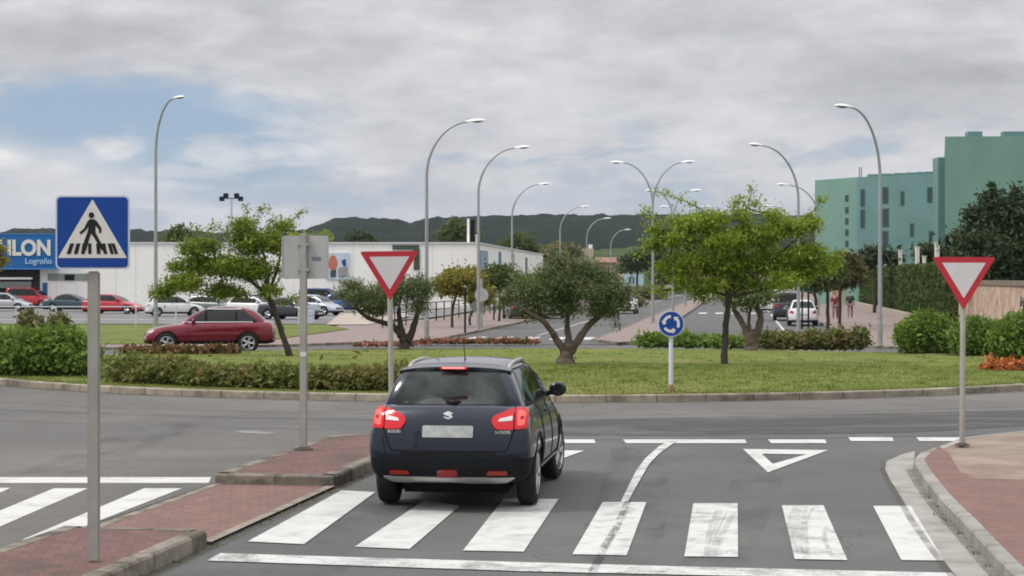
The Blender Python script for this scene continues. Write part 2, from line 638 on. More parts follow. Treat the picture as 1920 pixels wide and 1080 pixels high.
M['pink_paving'] = pavers('pink_paving', (0.255, 0.190, 0.170), (0.225, 0.168, 0.152), (0.17, 0.135, 0.122), 0.4, 0.4, R(-7), (0.215, 0.172, 0.155))
M['pale_paving'] = mat('pale_paving', (0.38, 0.325, 0.275), 0.85, var=0.15, scale=0.6, world=True)
M['lawn'] = lawn('lawn', [(0.120, 0.155, 0.030), (0.170, 0.205, 0.042), (0.225, 0.245, 0.062)], (0.275, 0.250, 0.095))
M['verge'] = lawn('verge_grass', [(0.10, 0.135, 0.03), (0.15, 0.185, 0.045), (0.20, 0.22, 0.07)], (0.24, 0.21, 0.10), 0.3)
M['soil'] = mat('soil', (0.11, 0.075, 0.05), 0.95, var=0.3, scale=4, world=True)
M['galv'] = mat('galvanised_steel', (0.36, 0.345, 0.31), 0.55, 0.25, var=0.16, scale=5.0, col2=(0.27, 0.24, 0.20), c2lo=0.5, c2hi=0.75, c2scale=2.5)
M['sign_back'] = mat('sign_back_grey', (0.40, 0.41, 0.40), 0.55, 0.15, var=0.10, scale=3.0, col2=(0.31, 0.31, 0.29), c2lo=0.5, c2hi=0.75, c2scale=2.0)
M['sign_white'] = mat('sign_white', (0.62, 0.60, 0.60), 0.45, var=0.05, scale=4)
M['sign_cream'] = mat('sign_cream', (0.68, 0.665, 0.60), 0.4, var=0.04, scale=8)
M['sign_rim'] = mat('sign_rim', (0.55, 0.60, 0.66), 0.45, var=0.05, scale=6)
M['sign_blue'] = mat('sign_blue', (0.004, 0.052, 0.275), 0.5, var=0.06, scale=5)
M['sign_red'] = mat('sign_red', (0.46, 0.030, 0.045), 0.4, var=0.08, scale=4)
M['black'] = mat('black_film', (0.012, 0.012, 0.012), 0.5, var=0.05)
M['trim'] = mat('black_trim', (0.011, 0.012, 0.014), 0.6, var=0.15, scale=8, spec=0.10)
M['rubber'] = mat('tyre_rubber', (0.018, 0.018, 0.018), 0.85, var=0.2, scale=12)
M['well'] = mat('wheel_well', (0.008, 0.008, 0.008), 0.95, var=0)
M['alloy'] = mat('alloy_wheel', (0.50, 0.50, 0.51), 0.3, 0.85, var=0.1, scale=8)
M['chrome'] = mat('chrome', (0.72, 0.72, 0.72), 0.15, 0.95, var=0)
M['satin'] = mat('satin_silver', (0.50, 0.50, 0.49), 0.38, 0.6, var=0.08, scale=6)
M['glass'] = mat('car_glass', (0.010, 0.012, 0.012), 0.05, var=0, spec=0.42)
M['glass_rear'] = mat('car_rear_glass', (0.010, 0.012, 0.012), 0.10, var=0.5, scale=2.2, spec=0.40, col2=(0.040, 0.050, 0.045), c2lo=0.42, c2hi=0.68, c2scale=2.6)  # patchy grey-green reflection is painted into the colour of this glass
M['glass_light'] = mat('car_glass_pale', (0.16, 0.19, 0.185), 0.08, var=0.2, scale=2.5, spec=0.8)
M['lens_red'] = lamp_mat('lens_red', (0.46, 0.007, 0.014), 0.28)
M['lens_bright'] = lamp_mat('lens_lit', (0.88, 0.09, 0.075), 0.58)
M['lens_dark'] = mat('lens_reflector', (0.30, 0.025, 0.018), 0.2, var=0.1, scale=20)
M['lens_white'] = mat('lens_clear', (0.72, 0.68, 0.66), 0.15, var=0.05)
M['headlamp'] = mat('headlamp_glass', (0.55, 0.56, 0.57), 0.12, 0.3, var=0.2, scale=10)
M['plate'] = mat('number_plate', (0.36, 0.37, 0.37), 0.5, var=0.25, scale=14)
M['wall_white'] = mat('white_cladding', (0.86, 0.845, 0.81), 0.6, var=0.05, scale=0.25, world=True)
M['dark_open'] = mat('dark_interior', (0.022, 0.021, 0.024), 0.8, var=0.2, scale=0.5)

# ------------------------------------------------------------------ the setting: ground, roads, paving
def sheet(name, poly, dz, m, label=None, kind='structure', cuts=(44.0, 70.0)):
    """a flat sheet that follows the ground, dz above it"""
    bm = bmesh.new()
    vs = [bm.verts.new((p[0], p[1], 0)) for p in poly]
    bm.faces.new(vs)
    bmesh.ops.triangulate(bm, faces=bm.faces[:])
    for c in cuts:
        bmesh.ops.bisect_plane(bm, geom=bm.verts[:] + bm.edges[:] + bm.faces[:], plane_co=(0, c, 0), plane_no=(0, 1, 0))
    for v in bm.verts:
        v.co.z = zg(v.co.y) + dz
    bmesh.ops.recalc_face_normals(bm, faces=bm.faces[:])
    for f in bm.faces:
        if f.normal.z < 0:
            f.normal_flip()
    me = bpy.data.meshes.new(name)
    bm.to_mesh(me)
    bm.free()
    o = link_mesh(name, me, m, sharp=None)
    return tag(o, label, None, None, kind)


def offset_line(pts, off):
    out = []
    n = len(pts)
    for i in range(n):
        a, b = Vector(pts[max(i - 1, 0)][:2]), Vector(pts[min(i + 1, n - 1)][:2])
        t = (b - a).normalized()
        out.append(Vector(pts[i][:2]) + Vector((-t.y, t.x)) * off)
    return out


def cut_line(pts):
    """insert points where a line crosses the creases of the ground"""
    out = [Vector(pts[0][:2])]
    for i in range(len(pts) - 1):
        a, b = Vector(pts[i][:2]), Vector(pts[i + 1][:2])
        ts = sorted((c - a.y) / (b.y - a.y) for c in (44.0, 70.0) if (a.y - c) * (b.y - c) < 0)
        for t in ts:
            out.append(a.lerp(b, t))
        out.append(b)
    return out


def kerb(name, pts, w, h, m, side=1, closed=False, label=None):
    """stone kerb along a line: pts is the road face, the stone lies to its left (side=1) or right"""
    pts = cut_line(pts)
    prof = [(0.0, -0.06), (0.008, h - 0.02), (0.03, h), (w, h), (w, -0.06)]
    n = len(pts)
    mb = MB()
    rows = []
    lines = []
    for o, z in prof:
        if closed:
            ln = []
            for i in range(n):
                t = (pts[(i + 1) % n] - pts[i - 1]).normalized()
                ln.append(pts[i] + Vector((-t.y, t.x)) * o * side)
        else:
            ln = offset_line(pts, o * side)
        lines.append([(p.x, p.y, zg(p.y) + z) for p in ln])
    k = len(prof)
    vs = [lines[j][i] for i in range(n) for j in range(k)]
    fs = []
    rng = range(n) if closed else range(n - 1)
    for i in rng:
        i2 = (i + 1) % n
        for j in range(k - 1):
            fs.append((i * k + j, i2 * k + j, i2 * k + j + 1, i * k + j + 1))
    if not closed:
        fs.append(tuple(range(k)))
        fs.append(tuple((n - 1) * k + j for j in range(k - 1, -1, -1)))
    mb.add(vs, fs)
    o = mb.build(name, m, sharp=30)
    run, acc = [], 0.0
    for i in range(n):
        if i:
            acc += (pts[i] - pts[i - 1]).length
        run += [acc] * k
    o.data.attributes.new('run', 'FLOAT', 'POINT').data.foreach_set('value', run)
    return tag(o, label, None, None, 'structure')


def ribbon(name, pts, w, dz, m, w2=None, kind='structure'):
    a, b = offset_line(pts, w / 2), offset_line(pts, -(w2 or w) / 2)
    return sheet(name, [tuple(p) for p in a] + [tuple(p) for p in reversed(b)], dz, m, None, kind)


def PX(lst, dz=0.0):
    return [P(x, y, dz).to_2d() for x, y in lst]


IC, IR = Vector((0.77, 52.5)), 15.9       # centre and radius of the roundabout's island


def ring_pts(r, a0, a1, n):
    return [Vector((IC.x + r * math.cos(R(a0 + (a1 - a0) * i / n)), IC.y + r * math.sin(R(a0 + (a1 - a0) * i / n)))) for i in range(n + 1)]


# far street: its axis runs 7 degrees to the right
AX = Vector((math.sin(R(7.0)), math.cos(R(7.0))))
A0 = Vector((8.2, 108.0))


def axis(d, off):
    """point of the far street at depth d, off metres right of its middle"""
    t = (d - A0.y) / AX.y
    p = A0 + AX * t
    return p + Vector((AX.y, -AX.x)) * off


def strip(name, d0, d1, o0, o1, dz, m, kind='structure'):
    return sheet(name, [axis(d0, o0), axis(d1, o0), axis(d1, o1), axis(d0, o1)], dz, m, None, kind)


# one ground sheet to the horizon
sheet('ground', [(-5200, -60), (5200, -60), (5200, 6500), (-5200, 6500)], -0.05, M['ground'])
sheet('road', [(-70, -8), (60, -8), (60, 84), (-70, 84)], 0.0, M['asphalt'])
ring = ring_pts(24.3, 0, 360, 96)[:-1]
sheet('roundabout_road', ring, 0.004, M['asphalt'])
worn = ring_pts(20.6, 0, 360, 96)[:-1]
sheet('roundabout_inner_lane', worn, 0.008, M['asphalt_ring'])
strip('far_road', 76, 620, -8.0, 9.6, 0.004, M['asphalt'])
sheet('left_exit_road', PX([(-400, 800), (200, 772), (560, 790), (640, 812), (420, 902), (-60, 1060), (-700, 1060)]), 0.0055, M['asphalt_ring'])

# roundabout island
sheet('island_lawn', ring_pts(IR - 0.2, 0, 360, 120)[:-1], 0.135, M['lawn'])
kerb('island_kerb', ring_pts(IR, 0, 360, 120)[:-1], 0.22, 0.15, M['island_kerb'], side=1, closed=True)

# median between the two near lanes
mL = [P(0, 1056).to_2d(), P(420, 905).to_2d()]
mdir = (mL[1] - mL[0]).normalized()
mnor = Vector((mdir.y, -mdir.x))
MW = 1.47


def med(d, off):
    t = (d - mL[0].y) / mdir.y
    return mL[0] + mdir * t + mnor * off


def rounded_end(d, r, n=10):
    c = med(d, MW / 2)
    return [c + (mnor * math.cos(th) + mdir * math.sin(th)) * (MW / 2) for th in [math.pi * i / n for i in range(n + 1)]]


dA, dB, dE = 17.35, 21.95, 27.0
near_loop = [med(3, MW), med(dA, MW), med(dA + 0.02, 0.0), med(3, 0.0)]
for nm, lp in (('median_kerb', [med(3, MW), med(dA - 0.12, MW), med(dA, MW - 0.10)] + [med(dA + 0.05, 0.30), med(dA + 0.02, 0.02), med(3, 0.0)]),
               ('median_kerb', [med(dB, MW / 2), med(dB, MW - 0.02), med(dB + 0.06, MW)] + rounded_end(dE, MW / 2) + [med(dB + 0.06, 0.0), med(dB, 0.02), med(dB, MW / 2)])):
    kerb(nm, lp, 0.17, 0.15, M['kerb'], side=1)
sheet('median_paving', [med(3, MW - 0.15), med(dA - 0.14, MW - 0.15), med(dA - 0.08, 0.15), med(3, 0.15)], 0.147, M['red_dirty'])
sheet('median_paving', [med(dB + 0.15, MW - 0.15)] + [p for p in [med(dE, MW / 2) + (mnor * math.cos(th) + mdir * math.sin(th)) * (MW / 2 - 0.15) for th in [math.pi * i / 10 for i in range(11)]]] + [med(dB + 0.15, 0.15)], 0.147, M['red_dirty'])
sheet('median_crossing', [med(dA - 0.02, MW - 0.10), med(dB + 0.02, MW - 0.10), med(dB + 0.02, 0.10), med(dA - 0.02, 0.10)], 0.03, M['red_paving'])
for o0, o1 in ((0.0, 0.10), (MW - 0.10, MW)):
    sheet('median_edging', [med(dA, o1), med(dB, o1), med(dB, o0), med(dA, o0)], 0.034, M['edging'])

# right-hand pavement with its gutter slab
gut = [P(*q).to_2d() for q in [(1905, 1160), (1790, 1080), (1752, 1030), (1716, 980), (1690, 935), (1668, 900), (1659, 880), (1662, 866), (1690, 853), (1716, 846)]]
kface = [P(*q, 0.13).to_2d() for q in [(2010, 1185), (1925, 1100), (1857, 1033), (1804, 975), (1762, 932), (1727, 887), (1712, 862)]]
kface_s = smooth_line([p.to_3d() for p in kface], 4)
rim = [P(1712, 862, 0.13).to_2d(), P(1721, 850, 0.13).to_2d(), P(1742, 842, 0.13).to_2d(), P(1774, 831, 0.13).to_2d(), P(1810, 819, 0.13).to_2d()]
a_end = math.degrees(math.atan2(28.4 - IC.y, 7.79 - IC.x))
outer = ring_pts(25.1, a_end, a_end + 42, 16)
line_r = kface_s + smooth_line([p.to_3d() for p in rim] + [outer[0].to_3d()], 4)[1:] + [p.to_3d() for p in outer[1:]]
line_r = [p.to_2d() for p in line_r]
sheet('gutter_slab', gut + [p for p in reversed([q.to_2d() for q in kface_s])], 0.007, M['slab'])
kerb('pavement_kerb', line_r, 0.16, 0.13, M['gutter'], side=-1)
inner_r = offset_line(line_r, -0.14)
sheet('pavement', [p for p in inner_r] + [Vector((60, 46)), Vector((60, 8)), Vector((9, 8))], 0.126, M['beige_paving'])
red = inner_r[:38]
red_edge = PX([(1724, 852), (1760, 836), (1780, 850), (1790, 868), (1800, 884), (1830, 897), (1930, 899), (2050, 902)], 0.13)
k0 = next(i for i, p in enumerate(inner_r) if (p - red_edge[0]).length < 0.45)
sheet('pavement_red_paving', [p for p in inner_r[:k0 + 1]] + red_edge[1:] + [Vector((12, 12)), Vector((8, 10))], 0.131, M['red_paving'])
# dirt that gathers along the kerb foot
ribbon('kerb_dirt', [p for p in offset_line([q.to_2d() for q in kface_s], 0.05)], 0.09, 0.012, M['dirt_film'])
ribbon('gutter_dirt', offset_line(gut[:8], 0.03), 0.07, 0.013, M['dirt_film'])
ribbon('island_dirt', ring_pts(IR + 0.14, 180, 360, 60), 0.34, 0.013, M['dirt_film'])
ribbon('median_dirt', [med(d, MW + 0.05) for d in (10, 14, 17, 20, 23, 26)], 0.12, 0.009, M['dirt_film'])
ribbon('median_dirt', [med(d, -0.06) for d in (10, 14, 17, 20, 23, 26)], 0.12, 0.009, M['dirt_film'])

# road markings
LZ = 0.0095
M['half_worn'] = paint_mark('road_paint_half_worn', 0.7)
stripes = [[(640, 921), (704, 924), (570, 1022), (464, 1017)],
           [(795, 940), (862, 950), (768, 1031), (665, 1027)],
           [(944, 937), (1047, 937), (982, 1036), (868, 1034)],
           [(1130, 943), (1212, 943), (1175, 1043), (1073, 1041)],
           [(1300, 945), (1383, 945), (1384, 1046), (1283, 1045)],
           [(1466, 949), (1544, 949), (1589, 1052), (1490, 1050)],
           [(1637, 950), (1708, 950), (1770, 1053), (1690, 1052)]]
for i, q in enumerate(stripes):
    sheet('zebra_stripe', PX(q), LZ, M['half_worn'] if 3 <= i <= 5 else M['white_line'])
for q in ([(270, 917), (341, 917), (94, 1014), (41, 1014)], [(101, 917), (165, 917), (-60, 1015), (-135, 1015)],
          [(-60, 917), (20, 916), (-190, 1014), (-270, 1014)]):
    sheet('zebra_stripe', PX(q), LZ, M['white_line'])
sheet('stop_line', PX([(413, 1039), (985, 1056), (1350, 1066), (1784, 1076), (1800, 1092), (1350, 1081), (985, 1073), (388, 1053)]), LZ, M['worn_line'])
sheet('crossing_edge_line', PX([(-120, 896), (396, 896), (391, 907), (-130, 907)]), LZ, M['white_line'])
for x0, x1 in ((1055, 1114), (1168, 1397), (1440, 1547), (1590, 1673), (1718, 1800)):
    y0 = 825 if x1 < 1660 else 821
    sheet('give_way_dash', PX([(x0, y0), (x1, y0), (x1 + 3, y0 + 7), (x0 + 6, y0 + 7)]), LZ, M['white_line'])
sheet('give_way_dash', PX([(455, 808), (520, 812), (500, 815), (438, 811)]), LZ, ghost('faint_paint', (0.42, 0.415, 0.40), 0.55, 3.0, (1, 1, 1), 0.25, 0.6))
for q in ([(1393, 843), (1553, 845), (1512, 853), (1428, 852)], [(1393, 843), (1428, 852), (1449, 871), (1440, 887)], [(1553, 845), (1440, 887), (1449, 871), (1512, 853)]):
    sheet('give_way_triangle', PX(q), LZ, M['white_line'])
sheet('give_way_triangle', PX([(1000, 845), (1096, 846), (1040, 866), (1020, 872)]), LZ, M['white_line'])
sheet('lane_line', PX([(1164, 943), (1176, 918), (1192, 886), (1209, 862), (1236, 838), (1253, 829), (1270, 829), (1258, 836), (1236, 852), (1217, 872), (1200, 902), (1184, 930), (1178, 943)]), 0.0135, M['worn_line'])

# sealed crack and rubber marks across the crossing
crk = PX([(1178, 940), (1168, 965), (1154, 995), (1135, 1025), (1118, 1060), (1108, 1085)])
M['rubber_mark'] = ghost('rubber_mark', (0.07, 0.07, 0.075), 0.22, 7.0, (1, 0.5, 1), 0.30, 0.66)
ribbon('sealed_crack', crk, 0.075, 0.0165, M['rubber_film'])
for a, b, c, w in (((1345, 960), (1330, 1000), (1325, 1044), 0.05), ((1378, 962), (1356, 1000), (1336, 1045), 0.06), ((1364, 960), (1345, 1000), (1330, 1042), 0.03),
                   ((1500, 952), (1492, 990), (1502, 1050), 0.07), ((1512, 952), (1505, 990), (1508, 1050), 0.05), ((1492, 952), (1480, 985), (1494, 1048), 0.05),
                   ((1524, 955), (1512, 985), (1516, 1048), 0.03), ((1354, 958), (1338, 1000), (1322, 1044), 0.03), ((1550, 990), (1546, 1010), (1560, 1048), 0.04)):
    ribbon('rubber_mark', smooth_line([P(*a), P(*b), P(*c)], 6), w, 0.017, M['rubber_mark'])
sheet('asphalt_patch', PX([(980, 790), (1920, 770), (2100, 772), (1920, 800), (1700, 812), (1300, 818), (1000, 818)]), 0.0105, ghost('tar_film', (0.075, 0.074, 0.072), 0.7, 0.9, (0.4, 1, 1), 0.36, 0.60))

# far pavements, medians and plots
sheet('far_pavement', [axis(79, -8.0), axis(330, -8.0), axis(330, -14.5), axis(118, -14.5)] + PX([(640, 612), (560, 632), (300, 645), (-150, 648), (-150, 656), (300, 655), (520, 651)]), 0.10, M['pink_paving'])
sheet('left_verge', PX([(-300, 647), (270, 645), (520, 636), (655, 617), (610, 609), (-300, 609)], 0.11), 0.125, M['verge'])
sheet('parking_lot', PX([(-900, 609), (605, 609), (700, 604), (800, 598), (880, 585), (900, 578), (-900, 578)]), 0.05, M['asphalt_lot'])
sheet('lot_entrance', PX([(612, 613), (690, 613), (770, 596), (760, 590), (640, 590)]), 0.135, M['pale_paving'])
sheet('far_median', [axis(75.5, 0.1), axis(80, -1.3), axis(96, -1.1), axis(420, -1.0), axis(420, 1.0), axis(96, 1.1), axis(80, 1.3)], 0.12, M['pink_paving'])
kerb('far_median_kerb', [axis(75.5, 0.1), axis(80, -1.35), axis(96, -1.15), axis(300, -1.05)], 0.15, 0.13, M['kerb'], side=-1)
kerb('far_median_kerb', [axis(300, 1.05), axis(96, 1.15), axis(80, 1.35), axis(75.5, 0.1)], 0.15, 0.13, M['kerb'], side=-1)
sheet('far_right_pavement', [axis(74, 9.6), axis(420, 9.6), axis(420, 17.5), axis(96, 17.5), axis(74, 26), axis(68, 22)], 0.11, M['pink_paving'])
kerb('far_right_kerb', [axis(68, 22), axis(70, 14), axis(74, 9.6), axis(300, 9.55)], 0.16, 0.12, M['kerb'], side=-1)
kerb('far_left_kerb', [axis(330, -8.0), axis(79, -8.0), P(960, 640).to_2d(), P(700, 645).to_2d(), P(520, 651).to_2d(), P(200, 656).to_2d(), P(-200, 657).to_2d()], 0.16, 0.11, M['kerb'], side=-1)
for d0 in (82.0,):
    for j in range(5):
        o = -7.2 + j * 1.25
        strip('far_zebra_stripe', d0, d0 + 3.5, o, o + 0.6, 0.012, M['white_line'])
for j in range(5):
    o = 1.8 + j * 1.25
    strip('far_zebra_stripe', 141, 146, o, o + 0.6, 0.012, M['white_line'])
for k in range(10):
    strip('far_lane_line', 92 + k * 9, 96 + k * 9, 4.1, 4.22, 0.012, M['white_line'])
strip('far_edge_line', 86, 300, 7.15, 7.28, 0.012, M['white_line'])
strip('far_edge_line', 88, 300, -4.6, -4.48, 0.012, M['worn_line'])

# where tyres have polished and oil has stained the lanes
OIL = ghost('oil_film', (0.040, 0.039, 0.038), 0.20, 1.6, (1, 0.35, 1), 0.42, 0.72)
for a, b, c, w in (((1130, 1080), (1180, 960), (1200, 840), 0.8), ((560, 1080), (700, 960), (870, 830), 0.7), ((1330, 1080), (1400, 940), (1440, 860), 0.6), ((100, 890), (330, 800), (560, 770), 1.0)):
    ribbon('oil_stain', smooth_line([P(*a), P(*b), P(*c)], 8), w, 0.0072, OIL)
POL = ghost('polished_film', (0.17, 0.165, 0.16), 0.30, 0.8, (1, 0.3, 1), 0.34, 0.62)
for r in (19.2, 20.6, 22.6):
    ribbon('tyre_track', ring_pts(r, 195, 345, 60), 0.45, 0.0112, POL)

# ------------------------------------------------------------------ signs
def post_box(mb, w, d, h, z0=0.0):
    mb.box((0, 0, z0 + h / 2), (w, d, h), bev=0.012)


def disc(r, n=40, a0=0.0, a1=2 * math.pi):
    return [(r * math.cos(a0 + (a1 - a0) * i / n), r * math.sin(a0 + (a1 - a0) * i / n)) for i in range(n + (0 if abs(a1 - a0 - 2 * math.pi) < 1e-6 else 1))]


def base_collar(root, r=0.09):
    c = MB()
    c.lathe([(r * 1.5, 0.0), (r * 1.45, 0.012), (r * 0.9, 0.03), (r * 0.62, 0.04)], 14)
    return c.build('base_collar', M['kerb'], root)


# pedestrian crossing sign, near
p = P(176, 1053, 0.15)
root = empty('crossing_sign', p, R(1.5), 'blue square pedestrian crossing sign showing its face, on the near end of the median', 'road sign')
mb = MB()
post_box(mb, 0.098, 0.05, 2.36)
mb.build('post', M['galv'], root)
cz = (3.12 + 2.53) / 2 - p.z
hw = 0.2975
board = empty('sign_board', (0, -0.046, cz))
board.parent = root
mb = MB()
mb.plate(rpoly([(-hw, -hw), (hw, -hw), (hw, hw), (-hw, hw)], 0.045), -0.008, 0.02)
mb.build('board_rim', M['sign_rim'], board)
mb = MB()
h2 = hw - 0.013
mb.plate(rpoly([(-h2, -h2), (h2, -h2), (h2, h2), (-h2, h2)], 0.036), -0.0105, -0.007)
mb.build('blue_field', M['sign_blue'], board)
mb = MB()
mb.plate(rpoly([(-0.278, -0.208), (0.278, -0.208), (0.0, 0.268)], 0.010), -0.013, -0.0095)
mb.build('white_triangle', M['sign_cream'], board)
mb = MB()
Y0, Y1 = -0.0155, -0.0125
for x0, x1, lean in ((-0.208, -0.176, 0.030), (-0.150, -0.118, 0.022), (-0.092, -0.062, 0.014), (-0.034, -0.008, 0.0), (0.036, 0.066, -0.006), (0.092, 0.120, -0.016), (0.146, 0.174, -0.024), (0.182, 0.208, -0.030)):
    mb.plate([(x0, -0.176), (x1, -0.176), (x1 + lean, -0.090), (x0 + lean, -0.090)], Y0, Y1)
hd = [(x * 0.92 - 0.008, z * 1.0 + 0.138) for x, z in disc(0.024, 20)]
mb.plate(hd, Y0 - 0.001, Y1)
mb.plate([(-0.022, 0.106), (0.014, 0.106), (0.034, 0.092), (0.062, 0.052), (0.074, 0.028), (0.070, -0.004), (0.052, -0.004), (0.052, 0.022), (0.036, 0.042), (0.026, 0.052), (0.024, 0.0),
          (0.060, -0.070), (0.104, -0.140), (0.078, -0.150), (0.016, -0.048), (-0.010, -0.010), (-0.026, -0.060), (-0.052, -0.150), (-0.084, -0.150), (-0.066, -0.070), (-0.040, 0.0), (-0.030, 0.044),
          (-0.060, 0.010), (-0.094, -0.020), (-0.104, 0.000), (-0.066, 0.032), (-0.040, 0.088)], Y0 - 0.0005, Y1 + 0.0002)
mb.build('pictogram', M['black'], board, sharp=20)
for dz in (-0.15, 0.15):
    mb = MB()
    mb.box((0, 0.02, cz + dz), (0.13, 0.07, 0.03))
    mb.build('bracket', M['galv'], root)

# the same kind of sign seen from behind
p = P(569, 843, 0.15)
root = empty('crossing_sign', p, R(-6), 'grey back of a square sign on a grey post, facing away down the left lane', 'road sign')
mb = MB()
post_box(mb, 0.10, 0.05, 2.90)
mb.build('post', M['galv'], root)
base_collar(root)
mb = MB()
hz = 0.29
mb.plate(rpoly([(-0.295, -hz), (0.325, -hz), (0.325, hz), (-0.295, hz)], 0.03), 0.028, 0.046, M=Matrix.Translation((0, 0, 2.73 - p.z)))
for x in (-0.297, 0.327):
    mb.box((x, 0.034, 2.73 - p.z), (0.012, 0.03, 0.52))
mb.build('sign_board', M['sign_back'], root)
mb = MB()
mb.box((0.17, 0.026, 2.71 - p.z), (0.12, 0.006, 0.05))
mb.build('sticker', mat('faded_sticker', (0.16, 0.165, 0.17), 0.6, var=0.35, scale=60), root)
for dz in (-0.17, 0.17):
    mb = MB()
    mb.box((0, 0.004, 2.73 - p.z + dz), (0.16, 0.065, 0.035))
    mb.build('bracket', M['galv'], root)
mb = MB()
mb.box((0.0, -0.003, 1.28), (0.085, 0.052, 0.06))
mb.build('post_label', M['sign_white'], root)


def yield_sign(px, top, tip, base, lab, rz=0.0, lean=0.0):
    q = P(px, base, 0.15)
    d = q.y
    z_top, z_tip = CH + (HZ - top) * d / F, CH + (HZ - tip) * d / F
    hgt = z_top - z_tip
    half = hgt / math.sqrt(3) * 1.03 + 0.02
    root = empty('yield_sign', q, rz, lab, 'road sign', 'yield signs at the roundabout')
    root.rotation_euler = (0, lean, rz)
    mb = MB()
    mb.lathe([(0.038, -0.05), (0.038, z_top - q.z - 0.12), (0.03, z_top - q.z - 0.10)], 14)
    mb.build('post', M['galv'], root)
    base_collar(root, 0.07)
    mb = MB()
    cy = -0.05
    top_l, tip_l = z_top - q.z, z_tip - q.z
    mb.plate(rpoly([(-half, top_l), (half, top_l), (0, tip_l - 0.03)], 0.045), cy - 0.006, cy + 0.016)
    mb.build('red_border', M['sign_red'], root)
    mb = MB()
    b = 0.078
    mb.plate(rpoly([(-half + b * 1.75, top_l - b), (half - b * 1.75, top_l - b), (0, tip_l - 0.03 + b * 2.05)], 0.012), cy - 0.0095, cy - 0.0055)
    mb.build('white_face', M['sign_white'], root)
    for dz in (0.22, 0.42):
        mb = MB()
        mb.box((0, -0.018, tip_l + dz), (0.11, 0.06, 0.03))
        mb.build('bracket', M['galv'], root)
    return root


yield_sign(735, 471, 560, 824, 'red and white yield triangle on a round post, rising behind the dark blue car', R(2.5), R(-0.8))
yield_sign(1804, 482, 577, 835, 'red and white yield triangle on a round post, standing on the beige pavement', R(-2), R(0.3))

# round blue roundabout sign on the island
p = P(1258, 733, 0.15)
root = empty('roundabout_sign', p, R(-2), 'round blue sign with three white arrows on a white post at the lawn edge', 'road sign')
d = p.y
zc = CH + (HZ - 607) * d / F - p.z
mb = MB()
mb.lathe([(0.045, -0.05), (0.045, zc + 0.2), (0.04, zc + 0.22)], 14)
mb.build('post', M['sign_rim'], root)
mb = MB()
mb.plate([(x, z + zc) for x, z in disc(0.265, 48)], -0.075, -0.052)
mb.build('board_rim', M['sign_rim'], root)
mb = MB()
mb.plate([(x, z + zc) for x, z in disc(0.247, 48)], -0.0785, -0.074)
mb.build('blue_field', M['sign_blue'], root)
mb = MB()
for k in range(3):
    a0 = R(92 + 120 * k)
    n = 12
    outp = [(0.178 * math.cos(a0 + R(72) * i / n), 0.178 * math.sin(a0 + R(72) * i / n) + zc) for i in range(n + 1)]
    inn = [(0.122 * math.cos(a0 + R(72) * i / n), 0.122 * math.sin(a0 + R(72) * i / n) + zc) for i in range(n, -1, -1)]
    tipa = a0 + R(98)
    ha = a0 + R(70)
    mb.plate(outp + inn, -0.0815, -0.078)
    mb.plate([(0.212 * math.cos(ha), 0.212 * math.sin(ha) + zc), (0.150 * math.cos(tipa), 0.150 * math.sin(tipa) + zc), (0.088 * math.cos(ha), 0.088 * math.sin(ha) + zc)], -0.0818, -0.0782)
mb.build('arrows', M['sign_cream'], root)
mb = MB()
mb.lathe([(0.055, 0.0), (0.055, 0.13), (0.047, 0.135)], 14)
mb.build('post_foot', mat('rusty_foot', (0.30, 0.18, 0.13), 0.8, var=0.3, scale=20), root)

# ------------------------------------------------------------------ street lamps
LAMP_H = M['lamp_head'] = mat('lamp_head', (0.80, 0.80, 0.81), 0.35, 0.0, var=0.05, scale=4)
M['lamp_bowl'] = mat('lamp_bowl', (0.16, 0.165, 0.17), 0.2, var=0.05)
M['lamp_pole'] = mat('lamp_pole', (0.36, 0.37, 0.37), 0.5, 0.4, var=0.12, scale=1.5)


def lamp_head(root, tip, direc, s=1.0):
    """flat cobra-style luminaire reaching on from the arm's end"""
    dv = Vector(direc).normalized()
    sd_ = Vector((-dv.y, dv.x, 0)).normalized()
    upv = dv.cross(sd_) * -1
    if upv.z < 0:
        upv = -upv
    prof = [(-0.12, 0.05, 0.05), (0.0, 0.09, 0.075), (0.15, 0.14, 0.10), (0.35, 0.17, 0.11), (0.55, 0.15, 0.09), (0.68, 0.09, 0.05), (0.72, 0.02, 0.015)]
    vs, fs = [], []
    n = 10
    for t, w, h in prof:
        for k in range(n):
            th = math.pi * k / (n - 1)
            vs.append(Vector(tip) + dv * t * s + sd_ * math.cos(th) * w * s + upv * (math.sin(th) * h * s))
    m_ = len(prof)
    for i in range(m_ - 1):
        for k in range(n - 1):
            fs.append((i * n + k, i * n + k + 1, (i + 1) * n + k + 1, (i + 1) * n + k))
        fs.append((i * n + n - 1, i * n, (i + 1) * n, (i + 1) * n + n - 1))
    fs.append(tuple(range(n)))
    fs.append(tuple((m_ - 1) * n + k for k in range(n)))
    o = MB().add(vs, fs).build('lamp_head', M['lamp_head'], root)
    b = MB()
    vs = []
    fs = []
    for t, w, h in ((0.12, 0.10, 0.0), (0.22, 0.125, 0.045), (0.38, 0.13, 0.06), (0.50, 0.115, 0.045), (0.58, 0.09, 0.0)):
        for k in range(n):
            th = math.pi * k / (n - 1)
            vs.append(Vector(tip) + dv * t * s + sd_ * math.cos(th) * w * s - upv * (math.sin(th) * h * s + 0.004))
    for i in range(4):
        for k in range(n - 1):
            fs.append((i * n + k, i * n + k + 1, (i + 1) * n + k + 1, (i + 1) * n + k))
    b.add(vs, fs).build('lamp_bowl', M['lamp_bowl'], o)
    return o


